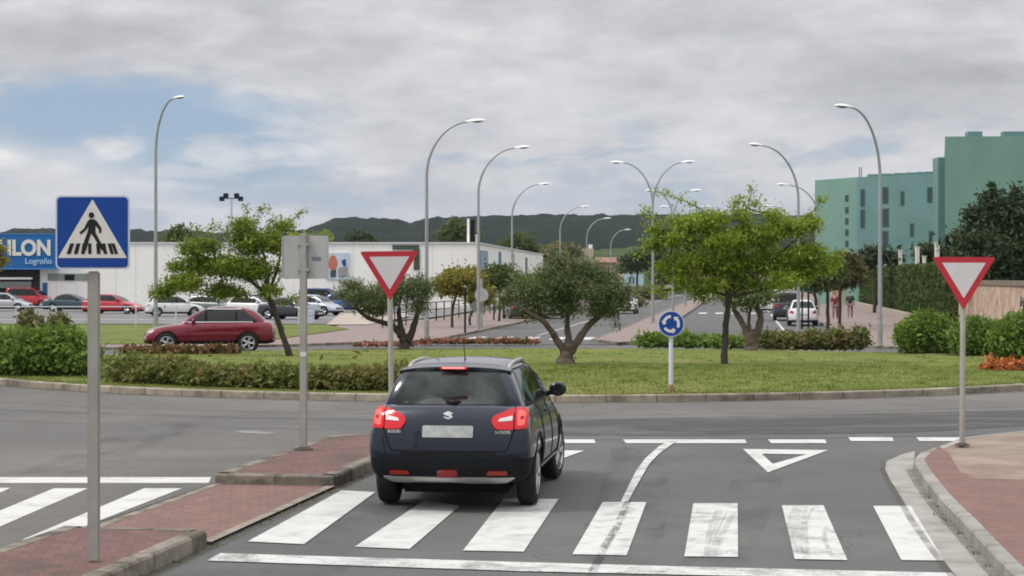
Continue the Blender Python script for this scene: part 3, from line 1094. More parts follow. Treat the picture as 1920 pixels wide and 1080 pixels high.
def street_lamp(px, top, d, arms, label, group, h_base=0.12, reach=2.4, rise=2.2, r=0.085, head=1.0, drop=0.0):
    """px: column of the pole in the photo; top: row of the arm's tip; d: depth; arms: unit directions in plan"""
    x = (px - 960) * d / F
    zb = zg(d) + h_base
    ztop = CH + (HZ - top) * d / F
    H = ztop - zb
    root = empty('street_lamp', (x, d, zb), 0, label, 'street lamp', group)
    zs = H - rise
    mb = MB()
    mb.tube([(0, 0, -0.05), (0, 0, 0.9), (0, 0, 0.92), (0, 0, zs)], [r * 1.25, r * 1.2, r, r * 0.72], 12)
    mb.build('pole', M['lamp_pole'], root)
    mb = MB()
    mb.box((0, 0, 0.015), (0.36, 0.36, 0.03), bev=0.008)
    mb.build('base_plate', M['galv'], root)
    mb = MB()
    mb.box((0, -r * 1.21, 0.55), (0.10, 0.012, 0.26))
    mb.build('service_door', M['galv'], root)
    for ax, ay in arms:
        dv = Vector((ax, ay, 0)).normalized()
        pts = []
        for i in range(15):
            th = math.pi / 2 * i / 14
            pts.append(dv * reach * (1 - math.cos(th)) ** 0.96 + Vector((0, 0, zs + rise * math.sin(th) - drop * (i / 14) ** 4)))
        mb = MB()
        mb.tube(pts, [r * 0.72 - (r * 0.32) * i / 14 for i in range(15)], 10)
        mb.build('arm', M['lamp_pole'], root)
        lamp_head(root, pts[-1], (dv.x, dv.y, 0.06), head)
    return root


LG = 'street lamps with one arm along the left pavement'
rgt, lft = Vector((0.995, -0.10)), Vector((-0.99, 0.12))
street_lamp(292, 187, 92, [(0.85, -0.55)], 'tall single arm street lamp left of the young leaning tree, by the car park railing', LG, reach=1.25, rise=2.6, head=0.95, r=0.1)
street_lamp(800, 229, 76.8, [rgt], 'single arm street lamp behind the yield triangle, nearest on the left pavement', LG, reach=1.75)
street_lamp(897, 278, 92.3, [rgt], 'single arm street lamp standing by the white building corner', LG, reach=1.9)
street_lamp(960, 346, 128.6, [rgt], 'single arm street lamp in front of the white building side wall', LG, reach=1.95)
street_lamp(1050, 388, 168, [rgt], 'single arm street lamp above the thick olive tree, just past the white building', LG, reach=1.95)
street_lamp(1100, 410, 204, [rgt], 'single arm street lamp beside the beige tower', LG, reach=1.95)
street_lamp(1145, 431, 246, [rgt], 'farthest and smallest of the single arm street lamps before the hill', LG, reach=1.95)
DG = 'street lamps with two arms along the far median'
street_lamp(1224, 305, 108, [rgt, lft], 'two armed street lamp on the median, largest of its kind', DG, reach=1.75, rise=2.5)
street_lamp(1262, 358, 136, [rgt, lft], 'two armed street lamp on the median behind the largest one, above the tree top', DG, reach=1.35)
street_lamp(1285, 388, 172, [rgt, lft], 'two armed street lamp mostly hidden by the wide green tree', DG, reach=1.6)
RG = 'street lamps with one arm along the right pavement'
street_lamp(1650, 204, 71.5, [(-0.9, -0.40)], 'tall street lamp arching left in front of the green building, nearest on the right', RG, reach=1.35, rise=2.6)
street_lamp(1497, 275, 91.6, [(-0.92, -0.35)], 'street lamp arching left beside the edge of the green building', RG, reach=2.05, rise=2.6)
street_lamp(1534, 347, 129, [(-0.98, -0.1)], 'street lamp with its arm crossing behind another lamp, half hidden by the tree', RG, reach=2.2)
street_lamp(1490, 387, 170, [(-0.98, -0.1)], 'small street lamp with only its head above the wide green tree', RG, reach=2.2)

# floodlight mast in the car park
d = 190.0
q = at(434, 372, d)
root = empty('floodlight_mast', (q.x, d, zg(d)), 0, 'dark floodlight mast with four lamps rising behind the leaning tree', 'floodlight')
H = q.z - zg(d)
mb = MB()
mb.tube([(0, 0, 0), (0, 0, H)], [0.16, 0.10], 10)
mb.build('pole', M['lamp_pole'], root)
mb = MB()
mb.box((0, 0, H), (1.9, 0.10, 0.10))
mb.build('crossbar', M['trim'], root)
for sx in (-0.95, -0.55, 0.55, 0.95):
    mb = MB()
    mb.box((sx, -0.12, H + (0.28 if abs(sx) < 0.7 else -0.05)), (0.52, 0.30, 0.48), bev=0.05)
    mb.build('floodlight', M['trim'], root)

# ------------------------------------------------------------------ cars
def interp(tab, t):
    if t <= tab[0][0]:
        return tab[0][1]
    for (a, va), (b, vb) in zip(tab, tab[1:]):
        if t <= b:
            return va + (vb - va) * (t - a) / (b - a)
    return tab[-1][1]


def lattice(pos, na, nb, nc):
    """surface of a deformed block: a across, b along, c up"""
    idx, vs, fs = {}, [], []

    def v(a, b, c):
        key = (a, b, c)
        if key not in idx:
            idx[key] = len(vs)
            vs.append(pos(a, b, c))
        return idx[key]
    for b in range(nb):
        for c in range(nc):
            fs.append((v(0, b, c), v(0, b, c + 1), v(0, b + 1, c + 1), v(0, b + 1, c)))
            fs.append((v(na, b, c), v(na, b + 1, c), v(na, b + 1, c + 1), v(na, b, c + 1)))
        for a in range(na):
            fs.append((v(a, b, nc), v(a + 1, b, nc), v(a + 1, b + 1, nc), v(a, b + 1, nc)))
            fs.append((v(a, b, 0), v(a, b + 1, 0), v(a + 1, b + 1, 0), v(a + 1, b, 0)))
    for c in range(nc):
        for a in range(na):
            fs.append((v(a, 0, c), v(a + 1, 0, c), v(a + 1, 0, c + 1), v(a, 0, c + 1)))
            fs.append((v(a, nb, c), v(a, nb, c + 1), v(a + 1, nb, c + 1), v(a + 1, nb, c)))
    return vs, fs


UA = [-1.0, -0.82, -0.45, 0.0, 0.45, 0.82, 1.0]


def evaluated(o):
    dg = bpy.context.evaluated_depsgraph_get()
    me = bpy.data.meshes.new_from_object(o.evaluated_get(dg))
    return me


def drop_object(o):
    me = o.data
    bpy.data.objects.remove(o)
    bpy.data.meshes.remove(me)


CARS = {
    # y runs from the rear bumper (0) to the nose (L)
    'suv': dict(L=4.30, W=1.785, gc=0.30, wr=0.335, ya=0.80, yb=3.40,
                top=[(0, 1.10), (0.3, 1.06), (0.60, 1.00), (0.70, 0.985), (0.88, 0.90), (1, 0.76)],
                yr=[0.12, 0.02, 0.0, 0.022, 0.085, 0.155, 0.22], fr=[(0, 0.955), (0.05, 0.975), (0.16, 0.985), (0.4, 1), (0.75, 1), (0.9, 0.96), (1, 0.84)],
                belt=1.06, roof=1.535, wb=0.80, wrf=0.575, gr=[0.36, 0.24, 0.34, 0.44, 0.56], gf=[3.28, 3.18, 2.85, 2.35, 2.10], bulge=0.13),
    'big_suv': dict(L=4.60, W=1.89, gc=0.33, wr=0.37, ya=0.92, yb=3.79,
                    rear_cut=0.34, top=[(0, 1.12), (0.3, 1.10), (0.60, 1.07), (0.68, 1.06), (0.86, 1.00), (0.96, 0.91), (1, 0.84)],
                    yr=[0.16, 0.04, 0.0, 0.03, 0.10, 0.16, 0.22], fr=[(0, 0.90), (0.06, 0.95), (0.16, 0.985), (0.4, 1), (0.75, 1), (0.9, 0.96), (1, 0.86)],
                    belt=1.10, roof=1.655, wb=0.84, wrf=0.62, gr=[0.40, 0.26, 0.52, 0.80, 1.10], gf=[3.36, 3.26, 2.92, 2.48, 2.22], bulge=0.14),
    'hatch': dict(L=4.05, W=1.74, gc=0.20, wr=0.31, ya=0.70, yb=3.22,
                  top=[(0, 0.98), (0.3, 0.95), (0.62, 0.91), (0.70, 0.90), (0.88, 0.82), (1, 0.66)],
                  yr=[0.12, 0.03, 0.0, 0.05, 0.12, 0.17, 0.22], fr=[(0, 0.90), (0.05, 0.95), (0.16, 0.985), (0.4, 1), (0.75, 1), (0.9, 0.95), (1, 0.80)],
                  belt=0.94, roof=1.46, wb=0.77, wrf=0.56, gr=[0.20, 0.24, 0.36, 0.50, 0.66], gf=[3.20, 3.10, 2.75, 2.25, 2.00], bulge=0.14),
    'sedan': dict(L=4.50, W=1.78, gc=0.19, wr=0.315, ya=0.95, yb=3.62,
                  top=[(0, 0.96), (0.10, 1.0), (0.3, 0.97), (0.60, 0.92), (0.68, 0.90), (0.88, 0.80), (1, 0.64)],
                  yr=[0.12, 0.03, 0.0, 0.03, 0.08, 0.12, 0.16], fr=[(0, 0.88), (0.05, 0.94), (0.16, 0.985), (0.4, 1), (0.75, 1), (0.9, 0.95), (1, 0.80)],
                  belt=0.95, roof=1.43, wb=0.78, wrf=0.55, gr=[0.55, 0.68, 1.05, 1.40, 1.65], gf=[3.36, 3.25, 2.85, 2.40, 2.15], bulge=0.14),
    'wagon': dict(L=4.55, W=1.79, gc=0.19, wr=0.315, ya=0.92, yb=3.60,
                  top=[(0, 1.00), (0.3, 0.97), (0.60, 0.92), (0.68, 0.90), (0.88, 0.80), (1, 0.64)],
                  yr=[0.12, 0.03, 0.0, 0.04, 0.10, 0.15, 0.20], fr=[(0, 0.90), (0.05, 0.95), (0.16, 0.985), (0.4, 1), (0.75, 1), (0.9, 0.95), (1, 0.80)],
                  belt=0.96, roof=1.47, wb=0.78, wrf=0.57, gr=[0.20, 0.25, 0.42, 0.60, 0.80], gf=[3.36, 3.25, 2.90, 2.45, 2.20], bulge=0.14),
    'van': dict(L=4.40, W=1.80, gc=0.22, wr=0.32, ya=0.85, yb=3.55,
                top=[(0, 1.14), (0.3, 1.12), (0.66, 1.08), (0.74, 1.06), (0.88, 0.98), (1, 0.80)],
                yr=[0.08, 0.02, 0.0, 0.02, 0.04, 0.06, 0.10], fr=[(0, 0.95), (0.05, 0.98), (0.16, 1), (0.4, 1), (0.75, 1), (0.9, 0.97), (1, 0.84)],
                belt=1.10, roof=1.80, wb=0.83, wrf=0.70, gr=[0.06, 0.08, 0.12, 0.16, 0.26], gf=[3.62, 3.50, 3.10, 2.72, 2.50], bulge=0.12),
}


def car_body_mesh(p, detail):
    L, W, gc = p['L'], p['W'], p['gc']
    st = [0, .035, .12, .22, .36, .5, .62, .70, .80, .90, .965, 1]
    fz = [0.0, 0.10, 0.34, 0.60, 0.86, 1.0]
    fw = [0.86, 0.97, 1.0, 0.995, 0.955, 0.90]
    ff = [0.16, 0.03, 0.0, 0.05, 0.14, 0.24]
    yr = p['yr']

    def pos(a, b, c):
        t = st[b]
        u = UA[a]
        zt = interp(p['top'], t)
        z = gc + (zt - gc) * fz[c]
        if c == 5:
            z += 0.035 * (1 - u * u)
        w = W / 2 * interp(p['fr'], t) * fw[c]
        y = yr[c] + (L - ff[c] - yr[c]) * t
        k = p['bulge'] * (1 - u * u)
        if b == 0:
            y -= k - p['bulge']
            y -= p['bulge'] * 0.75
            y = max(y, y)
        if b == len(st) - 1:
            y += k * 1.2 - p['bulge'] * 0.5
        if b == 1:
            y -= (k - p['bulge']) * 0.5
        return (u * w, y, z)
    vs, fs = lattice(pos, len(UA) - 1, len(st) - 1, 5)
    lo = MB().add(vs, fs).build('tmp', [M['trim']], None)
    sm = lo.modifiers.new('s', 'SUBSURF')
    sm.levels = detail
    sm.render_levels = detail
    # wheel arches
    cut = MB()
    for y in (p['ya'], p['yb']):
        for s in (-1, 1):
            Mx = Matrix.Translation((s * (W / 2 - 0.30), y, p['wr'] + 0.01)) @ Matrix.Rotation(R(90) * s, 4, 'Y')
            cut.lathe([(p['wr'] + 0.055, 0.0), (p['wr'] + 0.055, 0.6)], 28, M=Mx)
    co = cut.build('tmp_cut', [M['well']], None)
    bo = lo.modifiers.new('b', 'BOOLEAN')
    bo.object = co
    bo.operation = 'DIFFERENCE'
    bo.solver = 'EXACT'
    me = evaluated(lo)
    drop_object(lo)
    drop_object(co)
    # greenhouse
    gs = [0, .04, .2, .4, .6, .8, .96, 1]
    zb, zr = p['belt'], p['roof']
    gz = [zb - 0.14, zb + 0.0, zb + (zr - zb) * 0.52, zr - 0.07, zr - 0.005]
    gw = [p['wb'] + 0.02, p['wb'], p['wb'] + (p['wrf'] - p['wb']) * 0.48, p['wrf'] + 0.04, p['wrf'] - 0.06]

    def gpos(a, b, c):
        t = gs[b]
        u = UA[a]
        z = gz[c]
        w = gw[c] * interp([(0, 0.93), (0.12, 0.98), (0.4, 1), (0.75, 1), (1, 0.95)], t)
        y = p['gr'][c] + (p['gf'][c] - p['gr'][c]) * t
        if c >= 3:
            z -= 0.055 * max(0, (0.55 - t)) ** 1.5 + 0.05 * max(0, t - 0.6)
        if c == 4:
            z += 0.035 * (1 - u * u)
        k = 0.07 * (1 - u * u)
        if b == 0:
            y -= k - 0.035
        if b == len(gs) - 1:
            y += k - 0.035
        return (u * w, y, z)
    gv, gf = lattice(gpos, len(UA) - 1, len(gs) - 1, 4)
    g = MB().add(gv, gf).build('tmp', [M['trim']], None)
    sm = g.modifiers.new('s', 'SUBSURF')
    sm.levels = detail
    sm.render_levels = detail
    gme = evaluated(g)
    drop_object(g)
    return me, gme


def bvh_of(*meshes):
    vs, fs = [], []
    for me in meshes:
        o = len(vs)
        vs += [v.co.copy() for v in me.vertices]
        fs += [tuple(i + o for i in f.vertices) for f in me.polygons]
    return BVHTree.FromPolygons(vs, fs)


DIRS = {'rear': ((0, -6, 0), (0, 1, 0), (0, 2)), 'front': ((0, 12, 0), (0, -1, 0), (0, 2)),
        'left': ((-5, 0, 0), (1, 0, 0), (1, 2)), 'right': ((5, 0, 0), (-1, 0, 0), (1, 2)), 'top': ((0, 0, 5), (0, 0, -1), (0, 1))}


def decal(bvh, polys, face, off=0.006, cell=0.09, skirt=0.012, sharp=None):
    """panels laid on a car's skin: polygons in the plane seen from one side, pressed onto the surface"""
    org, dr, ax = DIRS[face]
    org, dr = Vector(org), Vector(dr)
    mb = MB()
    for poly in polys:
        bm = bmesh.new()
        vs = []
        for a, b in poly:
            c = Vector((0, 0, 0))
            c[ax[0]], c[ax[1]] = a, b
            vs.append(bm.verts.new(c))
        bm.faces.new(vs)
        bmesh.ops.triangulate(bm, faces=bm.faces[:])
        for i in ax:
            lo, hi = min(v.co[i] for v in bm.verts), max(v.co[i] for v in bm.verts)
            n = int((hi - lo) / cell)
            no = Vector((0, 0, 0))
            no[i] = 1
            for k in range(1, n + 1):
                co = Vector((0, 0, 0))
                co[i] = lo + (hi - lo) * k / (n + 1)
                bmesh.ops.bisect_plane(bm, geom=bm.verts[:] + bm.edges[:] + bm.faces[:], plane_co=co, plane_no=no)
        bm.verts.ensure_lookup_table()
        bm.verts.index_update()
        outv, inv = [], []
        for v in bm.verts:
            o = org.copy()
            for i in ax:
                o[i] = v.co[i]
            hit, nrm, _, _ = bvh.ray_cast(o, dr)
            tries = 0
            while hit is None and tries < 25:      # past the silhouette: slide back onto the body
                o.x *= 0.985
                tries += 1
                hit, nrm, _, _ = bvh.ray_cast(o, dr)
            if hit is None:
                hit, nrm, _, _ = bvh.find_nearest(v.co + org * 0.12)
                if hit is None:
                    hit, nrm = v.co.copy(), -dr
            if nrm.dot(dr) > 0:
                nrm = -nrm
            q = (nrm * 0.5 - dr * 0.5).normalized()
            outv.append(hit + q * off)
            inv.append(hit - q * skirt)
        n = len(outv)
        fs = [tuple(v.index for v in f.verts) for f in bm.faces]
        for e in bm.edges:
            if len(e.link_faces) == 1:
                a, b = e.verts[0].index, e.verts[1].index
                fs.append((a, b, b + n, a + n))
        mb.add(outv + inv, fs)
        bm.free()
    return mb


def seam(bvh, line, face, w=0.011, off=0.0025):
    """narrow dark gap following the skin"""
    org, dr, ax = DIRS[face]
    org, dr = Vector(org), Vector(dr)
    pts = []
    for (a0, b0), (a1, b1) in zip(line, line[1:]):
        n = max(2, int(math.hypot(a1 - a0, b1 - b0) / 0.06))
        for k in range(n):
            pts.append((a0 + (a1 - a0) * k / n, b0 + (b1 - b0) * k / n))
    pts.append(line[-1])
    out = []
    for a, b in pts:
        o = org.copy()
        o[ax[0]], o[ax[1]] = a, b
        hit, nrm, _, _ = bvh.ray_cast(o, dr)
        if hit is None:
            continue
        if nrm.dot(dr) > 0:
            nrm = -nrm
        out.append(hit + nrm * off)
    mb = MB()
    if len(out) > 1:
        mb.tube(out, w / 2, 4)
    return mb


def wheel_meshes(r, w, spokes=5):
    """a wheel lying with its axle along X, outer face at +X"""
    Ax = Matrix.Rotation(R(90), 4, 'Y')
    t = MB()
    t.lathe([(r * 0.66, -w / 2 + 0.01), (r * 0.80, -w / 2), (r * 0.93, -w / 2 + 0.012), (r * 0.985, -w / 2 + 0.035), (r, -w / 4), (r, w / 4), (r * 0.985, w / 2 - 0.035), (r * 0.93, w / 2 - 0.012), (r * 0.80, w / 2), (r * 0.66, w / 2 - 0.01), (r * 0.64, 0.0), (r * 0.66, -w / 2 + 0.01)], 32, M=Ax)
    rim = MB()
    rim.lathe([(r * 0.66, -w / 2 + 0.02), (r * 0.675, w / 2 - 0.012), (r * 0.64, w / 2 - 0.004), (r * 0.60, w / 2 - 0.02), (r * 0.585, -w * 0.1), (r * 0.58, -w / 2 + 0.03)], 32, M=Ax)
    rim.lathe([(0.001, w / 2 - 0.012), (r * 0.14, w / 2 - 0.014), (r * 0.20, w / 2 - 0.03), (r * 0.2, 0.0)], 16, M=Ax)
    for k in range(spokes):
        for da in (-0.17, 0.17):
            a = 2 * math.pi * k / spokes
            c0, c1 = Vector((w / 2 - 0.028, math.cos(a) * r * 0.12, math.sin(a) * r * 0.12)), Vector((w / 2 - 0.022, math.cos(a + da) * r * 0.62, math.sin(a + da) * r * 0.62))
            rim.tube([c0, c0.lerp(c1, 0.6) + Vector((0.006, 0, 0)), c1], [r * 0.075, r * 0.055, r * 0.06], 6)
    disc_ = MB()
    disc_.lathe([(0.001, 0.0), (r * 0.55, 0.0), (r * 0.55, -0.02), (0.001, -0.02)], 20, M=Ax)
    return t, rim, disc_


def add_wheels(root, p, steer=0.0, wfac=0.215, spokes=5):
    t, rm, dk = wheel_meshes(p['wr'], wfac, spokes)
    tm, rmm, dm = t.mesh('tyre'), rm.mesh('rim'), dk.mesh('brake_disc')
    first = True
    for y in (p['ya'], p['yb']):
        for s in (1, -1):
            we = bpy.data.objects.new('wheel', None)
            COL.objects.link(we)
            we.parent = root
            we.location = (s * (p['W'] / 2 - 0.135), y, p['wr'])
            we.rotation_euler = (0, 0, (0 if s > 0 else math.pi) + (steer if y > 2 else 0))
            for nm, me, mt in (('tyre', tm, M['rubber']), ('rim', rmm, M['alloy']), ('brake_disc', dm, M['trim'])):
                if first:
                    link_mesh(nm, me, mt, we)
                else:
                    o = bpy.data.objects.new(nm, me)
                    COL.objects.link(o)
                    o.parent = we
            first = False


def mirrors(root, p, paint):
    y = p['gf'][1] - 0.42
    z = p['belt'] + 0.07
    for s in (-1, 1):
        mb = MB()
        bm = bmesh.new()
        bmesh.ops.create_uvsphere(bm, u_segments=14, v_segments=10, radius=1)
        bm.verts.index_update()
        vs = []
        for v in bm.verts:
            c = v.co
            vs.append((s * (p['wb'] + 0.095) + c.x * 0.105, y + (c.y * 0.075 if c.y > 0 else c.y * 0.045), z + c.z * 0.085))
        mb.add(vs, [[v.index for v in f.verts] for f in bm.faces])
        bm.free()
        mb.tube([(s * (p['wb'] - 0.05), y + 0.05, z - 0.06), (s * (p['wb'] + 0.06), y + 0.01, z - 0.03)], [0.035, 0.03], 6)
        o = mb.build('mirror', paint, root)
        g = MB()
        g.plate([(s * (p['wb'] + 0.095) + a * 0.085, z + b * 0.066) for a, b in disc(1, 16)], y - 0.049, y - 0.044)
        g.build('mirror_glass', M['glass'], o)


def rear_lamp_polys(p, zl, zh, xi, xo):
    return [[(s * xo, zl + 0.03), (s * xo, zh), (s * (xo * 0.86), zh), (s * xi, zl + 0.45 * (zh - zl)), (s * (xi + 0.02), zl)] for s in (-1, 1)]


def side_windows(p, inset=0.05):
    rear_cut = p.get('rear_cut', 0.30)
    """three side panes in the (y, z) plane"""
    zb, zr = p['belt'] + 0.035, p['roof'] - 0.085
    g = lambda k, f: p[k][1] + (p[k][3] - p[k][1]) * f
    yr0, yr1 = g('gr', 0.03) + rear_cut * 0.85, g('gr', 1.0) + rear_cut
    yf0, yf1 = g('gf', 0.03) - 0.16, g('gf', 1.0) - 0.13
    ym = (p['ya'] + p['yb']) / 2 + 0.05
    yq = p['ya'] + 0.42
    out = [rpoly([(ym + 0.045, zb), (yf0, zb), (yf1, zr), (ym + 0.045, zr)], 0.03, 3), rpoly([(yq + 0.03, zb), (ym - 0.045, zb), (ym - 0.045, zr), (yq + 0.03, zr)], 0.03, 3)]
    if yq - 0.03 - yr0 > 0.12:
        out.append(rpoly([(yr0, zb + 0.04), (yq - 0.03, zb), (yq - 0.03, zr), (max(yr1, yr0 + 0.05), zr - 0.01)], 0.04, 3))
    return out, (ym, yq, zb, zr)


def build_car(kind, paint, root, main=False, steer=0.0, bright_windows=False, detail=2, spokes=5):
    p = CARS[kind]
    me, gme = car_body_mesh(p, detail)
    bv = bvh_of(me, gme)
    L, W = p['L'], p['W']
    glass = M['glass_light'] if bright_windows else M['glass']
    # split the dark lower cladding from the painted shell
    zc = 0.57 if kind == 'suv' else p['gc'] + 0.13
    bm = bmesh.new()
    bm.from_mesh(me)
    bmesh.ops.bisect_plane(bm, geom=bm.verts[:] + bm.edges[:] + bm.faces[:], plane_co=(0, 0, p['gc'] + 0.13), plane_no=(0, 0, 1))
    if kind == 'suv':
        bmesh.ops.bisect_plane(bm, geom=bm.verts[:] + bm.edges[:] + bm.faces[:], plane_co=(0, 0, zc), plane_no=(0, 0, 1))
        for yy in (0.62, L - 0.55):
            bmesh.ops.bisect_plane(bm, geom=bm.verts[:] + bm.edges[:] + bm.faces[:], plane_co=(0, yy, 0), plane_no=(0, 1, 0))
    wx, wy = W / 2 - 0.302, (p['ya'], p['yb'])
    body, clad = MB(), MB()
    groups = {0: [], 1: []}
    for f in bm.faces:
        c = f.calc_center_median()
        well = f.material_index == 1 or any(abs(c.y - a) < p['wr'] + 0.06 and abs(math.hypot(c.y - a, c.z - p['wr'] - 0.01) - p['wr'] - 0.055) < 0.012 and abs(c.x) < W / 2 for a in wy)
        low = c.z < p['gc'] + 0.13 or (kind == 'suv' and c.z < zc and (c.y < 0.62 or c.y > L - 0.55))
        groups[1 if (well or low) else 0].append([tuple(v.co) for v in f.verts])
    for k, mb in ((0, body), (1, clad)):
        seen = {}
        for poly in groups[k]:
            idx = []
            for q in poly:
                key = (round(q[0], 4), round(q[1], 4), round(q[2], 4))
                if key not in seen:
                    seen[key] = len(mb.v)
                    mb.v.append(q)
                idx.append(seen[key])
            if len(set(idx)) == len(idx):
                mb.f.append(tuple(idx))
                mb.m.append(0)
    bm.free()
    body.add([tuple(v.co) for v in gme.vertices], [tuple(f.vertices) for f in gme.polygons])
    bpy.data.meshes.remove(me)
    bpy.data.meshes.remove(gme)
    bo = body.build('body', paint, root, sharp=32)
    clad.build('lower_cladding', M['trim'], root, sharp=32)
    # panes
    side, (ym, yq, zb, zr) = side_windows(p)
    for fc in ('left', 'right'):
        surround = [rpoly([(side[-1][0][0] - 0.0, zb - 0.025), (p['gf'][1] - 0.20, zb - 0.025), (p['gf'][3] - 0.10, zr + 0.02), (p['gr'][3] + 0.30, zr + 0.015)], 0.06, 4)]
        decal(bv, surround, fc, 0.0025).build('window_surround', M['trim'], root)
        for poly in side:
            decal(bv, [poly], fc, 0.006).build('side_window', glass, root)
    g0, g1 = p['belt'] + 0.055, p['roof'] - 0.085
    wr_, wb_ = p['wrf'] - (0.095 if main else 0.06), p['wb'] - (0.165 if main else 0.13)
    decal(bv, [rpoly([(-wb_, g0), (wb_, g0), (wr_, g1), (-wr_, g1)], 0.07)], 'rear', 0.005).build('rear_window', M['glass_rear'] if main else glass, root)
    decal(bv, [rpoly([(-wb_ - 0.04, g0 - 0.02), (wb_ + 0.04, g0 - 0.02), (wr_ + 0.0, g1 + 0.01), (-wr_ - 0.0, g1 + 0.01)], 0.07)], 'front', 0.005).build('windscreen', glass, root)
    # seams and handles
    for fc in ('left', 'right'):
        for ln in ([(ym, zb - 0.03), (ym, p['gc'] + 0.14)], [(p['gf'][1] - 0.22, zb - 0.03), (p['gf'][1] - 0.24, p['gc'] + 0.30), (p['yb'] - p['wr'] - 0.14, p['gc'] + 0.14)],
                   [(yq, zb - 0.03), (yq + 0.05, p['belt'] - 0.22), (p['ya'] + p['wr'] + 0.12, p['gc'] + 0.14)]):
            seam(bv, ln, fc).build('door_seam', M['well'], root)
        for yy in (ym - 0.20, ym + 0.85 - 0.0):
            if yy < p['gf'][1] - 0.3:
                decal(bv, [rpoly([(yy - 0.19 + 0.0, zb - 0.16), (yy - 0.0, zb - 0.16), (yy, zb - 0.125), (yy - 0.19, zb - 0.125)], 0.015, 2)], fc, 0.022).build('door_handle', paint, root)
    # lamps
    if not main:
        for poly in rear_lamp_polys(p, p['belt'] - 0.26, p['belt'] - 0.02, W / 2 * 0.60, W / 2 * 0.885):
            decal(bv, [poly], 'rear', 0.008).build('tail_lamp', M['lens_dark'], root)
        zn = interp(p['top'], 1.0) - 0.03
        for s in (-1, 1):
            decal(bv, [rpoly([(s * W * 0.25, zn - 0.10), (s * W * 0.425, zn - 0.07), (s * W * 0.43, zn + 0.03), (s * W * 0.30, zn - 0.02)], 0.03, 3)], 'front', 0.008).build('headlamp', M['headlamp'], root)
        decal(bv, [rpoly([(-W * 0.22, zn - 0.20), (W * 0.22, zn - 0.20), (W * 0.24, zn - 0.07), (-W * 0.24, zn - 0.07)], 0.03, 3)], 'front', 0.006).build('grille', M['trim'], root)
        decal(bv, [[(-0.26, p['gc'] + 0.16), (0.26, p['gc'] + 0.16), (0.26, p['gc'] + 0.27), (-0.26, p['gc'] + 0.27)]], 'front', 0.014).build('number_plate', M['plate'], root)
        decal(bv, [[(-0.26, p['belt'] - 0.36), (0.26, p['belt'] - 0.36), (0.26, p['belt'] - 0.25), (-0.26, p['belt'] - 0.25)]], 'rear', 0.010).build('number_plate', M['plate'], root)
    mirrors(root, p, paint)
    add_wheels(root, p, steer, spokes=spokes)
    return p, bv, bo


def car_paint(name, col, flake=0.3, rough=0.25):
    return mat(name, col, rough, flake, var=0.05, scale=2.0, coat=0.8)


def text_mesh(mb, s, size, Mx, bold=0.0, extr=0.004, xs=1.0):
    cu = bpy.data.curves.new('txt', 'FONT')
    cu.body = s
    cu.size = size
    cu.offset = bold
    cu.extrude = extr
    cu.align_x = 'CENTER'
    cu.align_y = 'CENTER'
    o = bpy.data.objects.new('txt', cu)
    COL.objects.link(o)
    bpy.context.view_layer.update()
    me = evaluated(o)
    vs = [Mx @ Vector((v.co.x * xs, v.co.y, v.co.z)) for v in me.vertices]
    mb.add(vs, [tuple(f.vertices) for f in me.polygons])
    bpy.data.objects.remove(o)
    bpy.data.curves.remove(cu)
    bpy.data.meshes.remove(me)


# ---- the dark blue car waiting at the line
YAW = -6.6
carx = (841 - 960) * 19.55 / F
main_paint = car_paint('navy_paint', (0.0028, 0.0062, 0.021), 0.25, 0.30)
root = empty('car', (carx, 19.45, 0.01), R(YAW), 'dark blue five door car seen from behind with brake lights lit, crossing the zebra stripes', 'car')
p, bv, bo = build_car('suv', main_paint, root, main=True, steer=R(-7), spokes=5)
# tail lamps: body part, tailgate part, clear strip
for s in (-1, 1):
    lamp = decal(bv, [rpoly([(s * 0.81, 0.875), (s * 0.81, 1.05), (s * 0.74, 1.085), (s * 0.69, 1.075), (s * 0.69, 0.865)], 0.02, 3)], 'rear', 0.022, 0.05).build('tail_lamp', M['lens_red'], root)
    decal(bv, [rpoly([(s * 0.785, 0.91), (s * 0.785, 1.035), (s * 0.715, 1.065), (s * 0.715, 0.90)], 0.02, 3)], 'rear', 0.030, 0.05).build('lamp_bulb', M['lens_bright'], lamp)
    decal(bv, [rpoly([(s * 0.775, 0.965), (s * 0.775, 1.0), (s * 0.74, 1.0), (s * 0.74, 0.965)], 0.008, 2)], 'rear', 0.034, 0.05).build('reflector', M['lens_dark'], lamp)
    gate = decal(bv, [rpoly([(s * 0.678, 0.862), (s * 0.678, 1.085), (s * 0.47, 1.005), (s * 0.445, 0.95), (s * 0.50, 0.868)], 0.02, 3)], 'rear', 0.020, 0.05).build('tail_lamp', M['lens_red'], root)
    decal(bv, [rpoly([(s * 0.665, 0.955), (s * 0.665, 1.005), (s * 0.53, 0.975), (s * 0.52, 0.945)], 0.008, 2)], 'rear', 0.027, 0.05).build('reversing_lamp', M['lens_white'], gate)
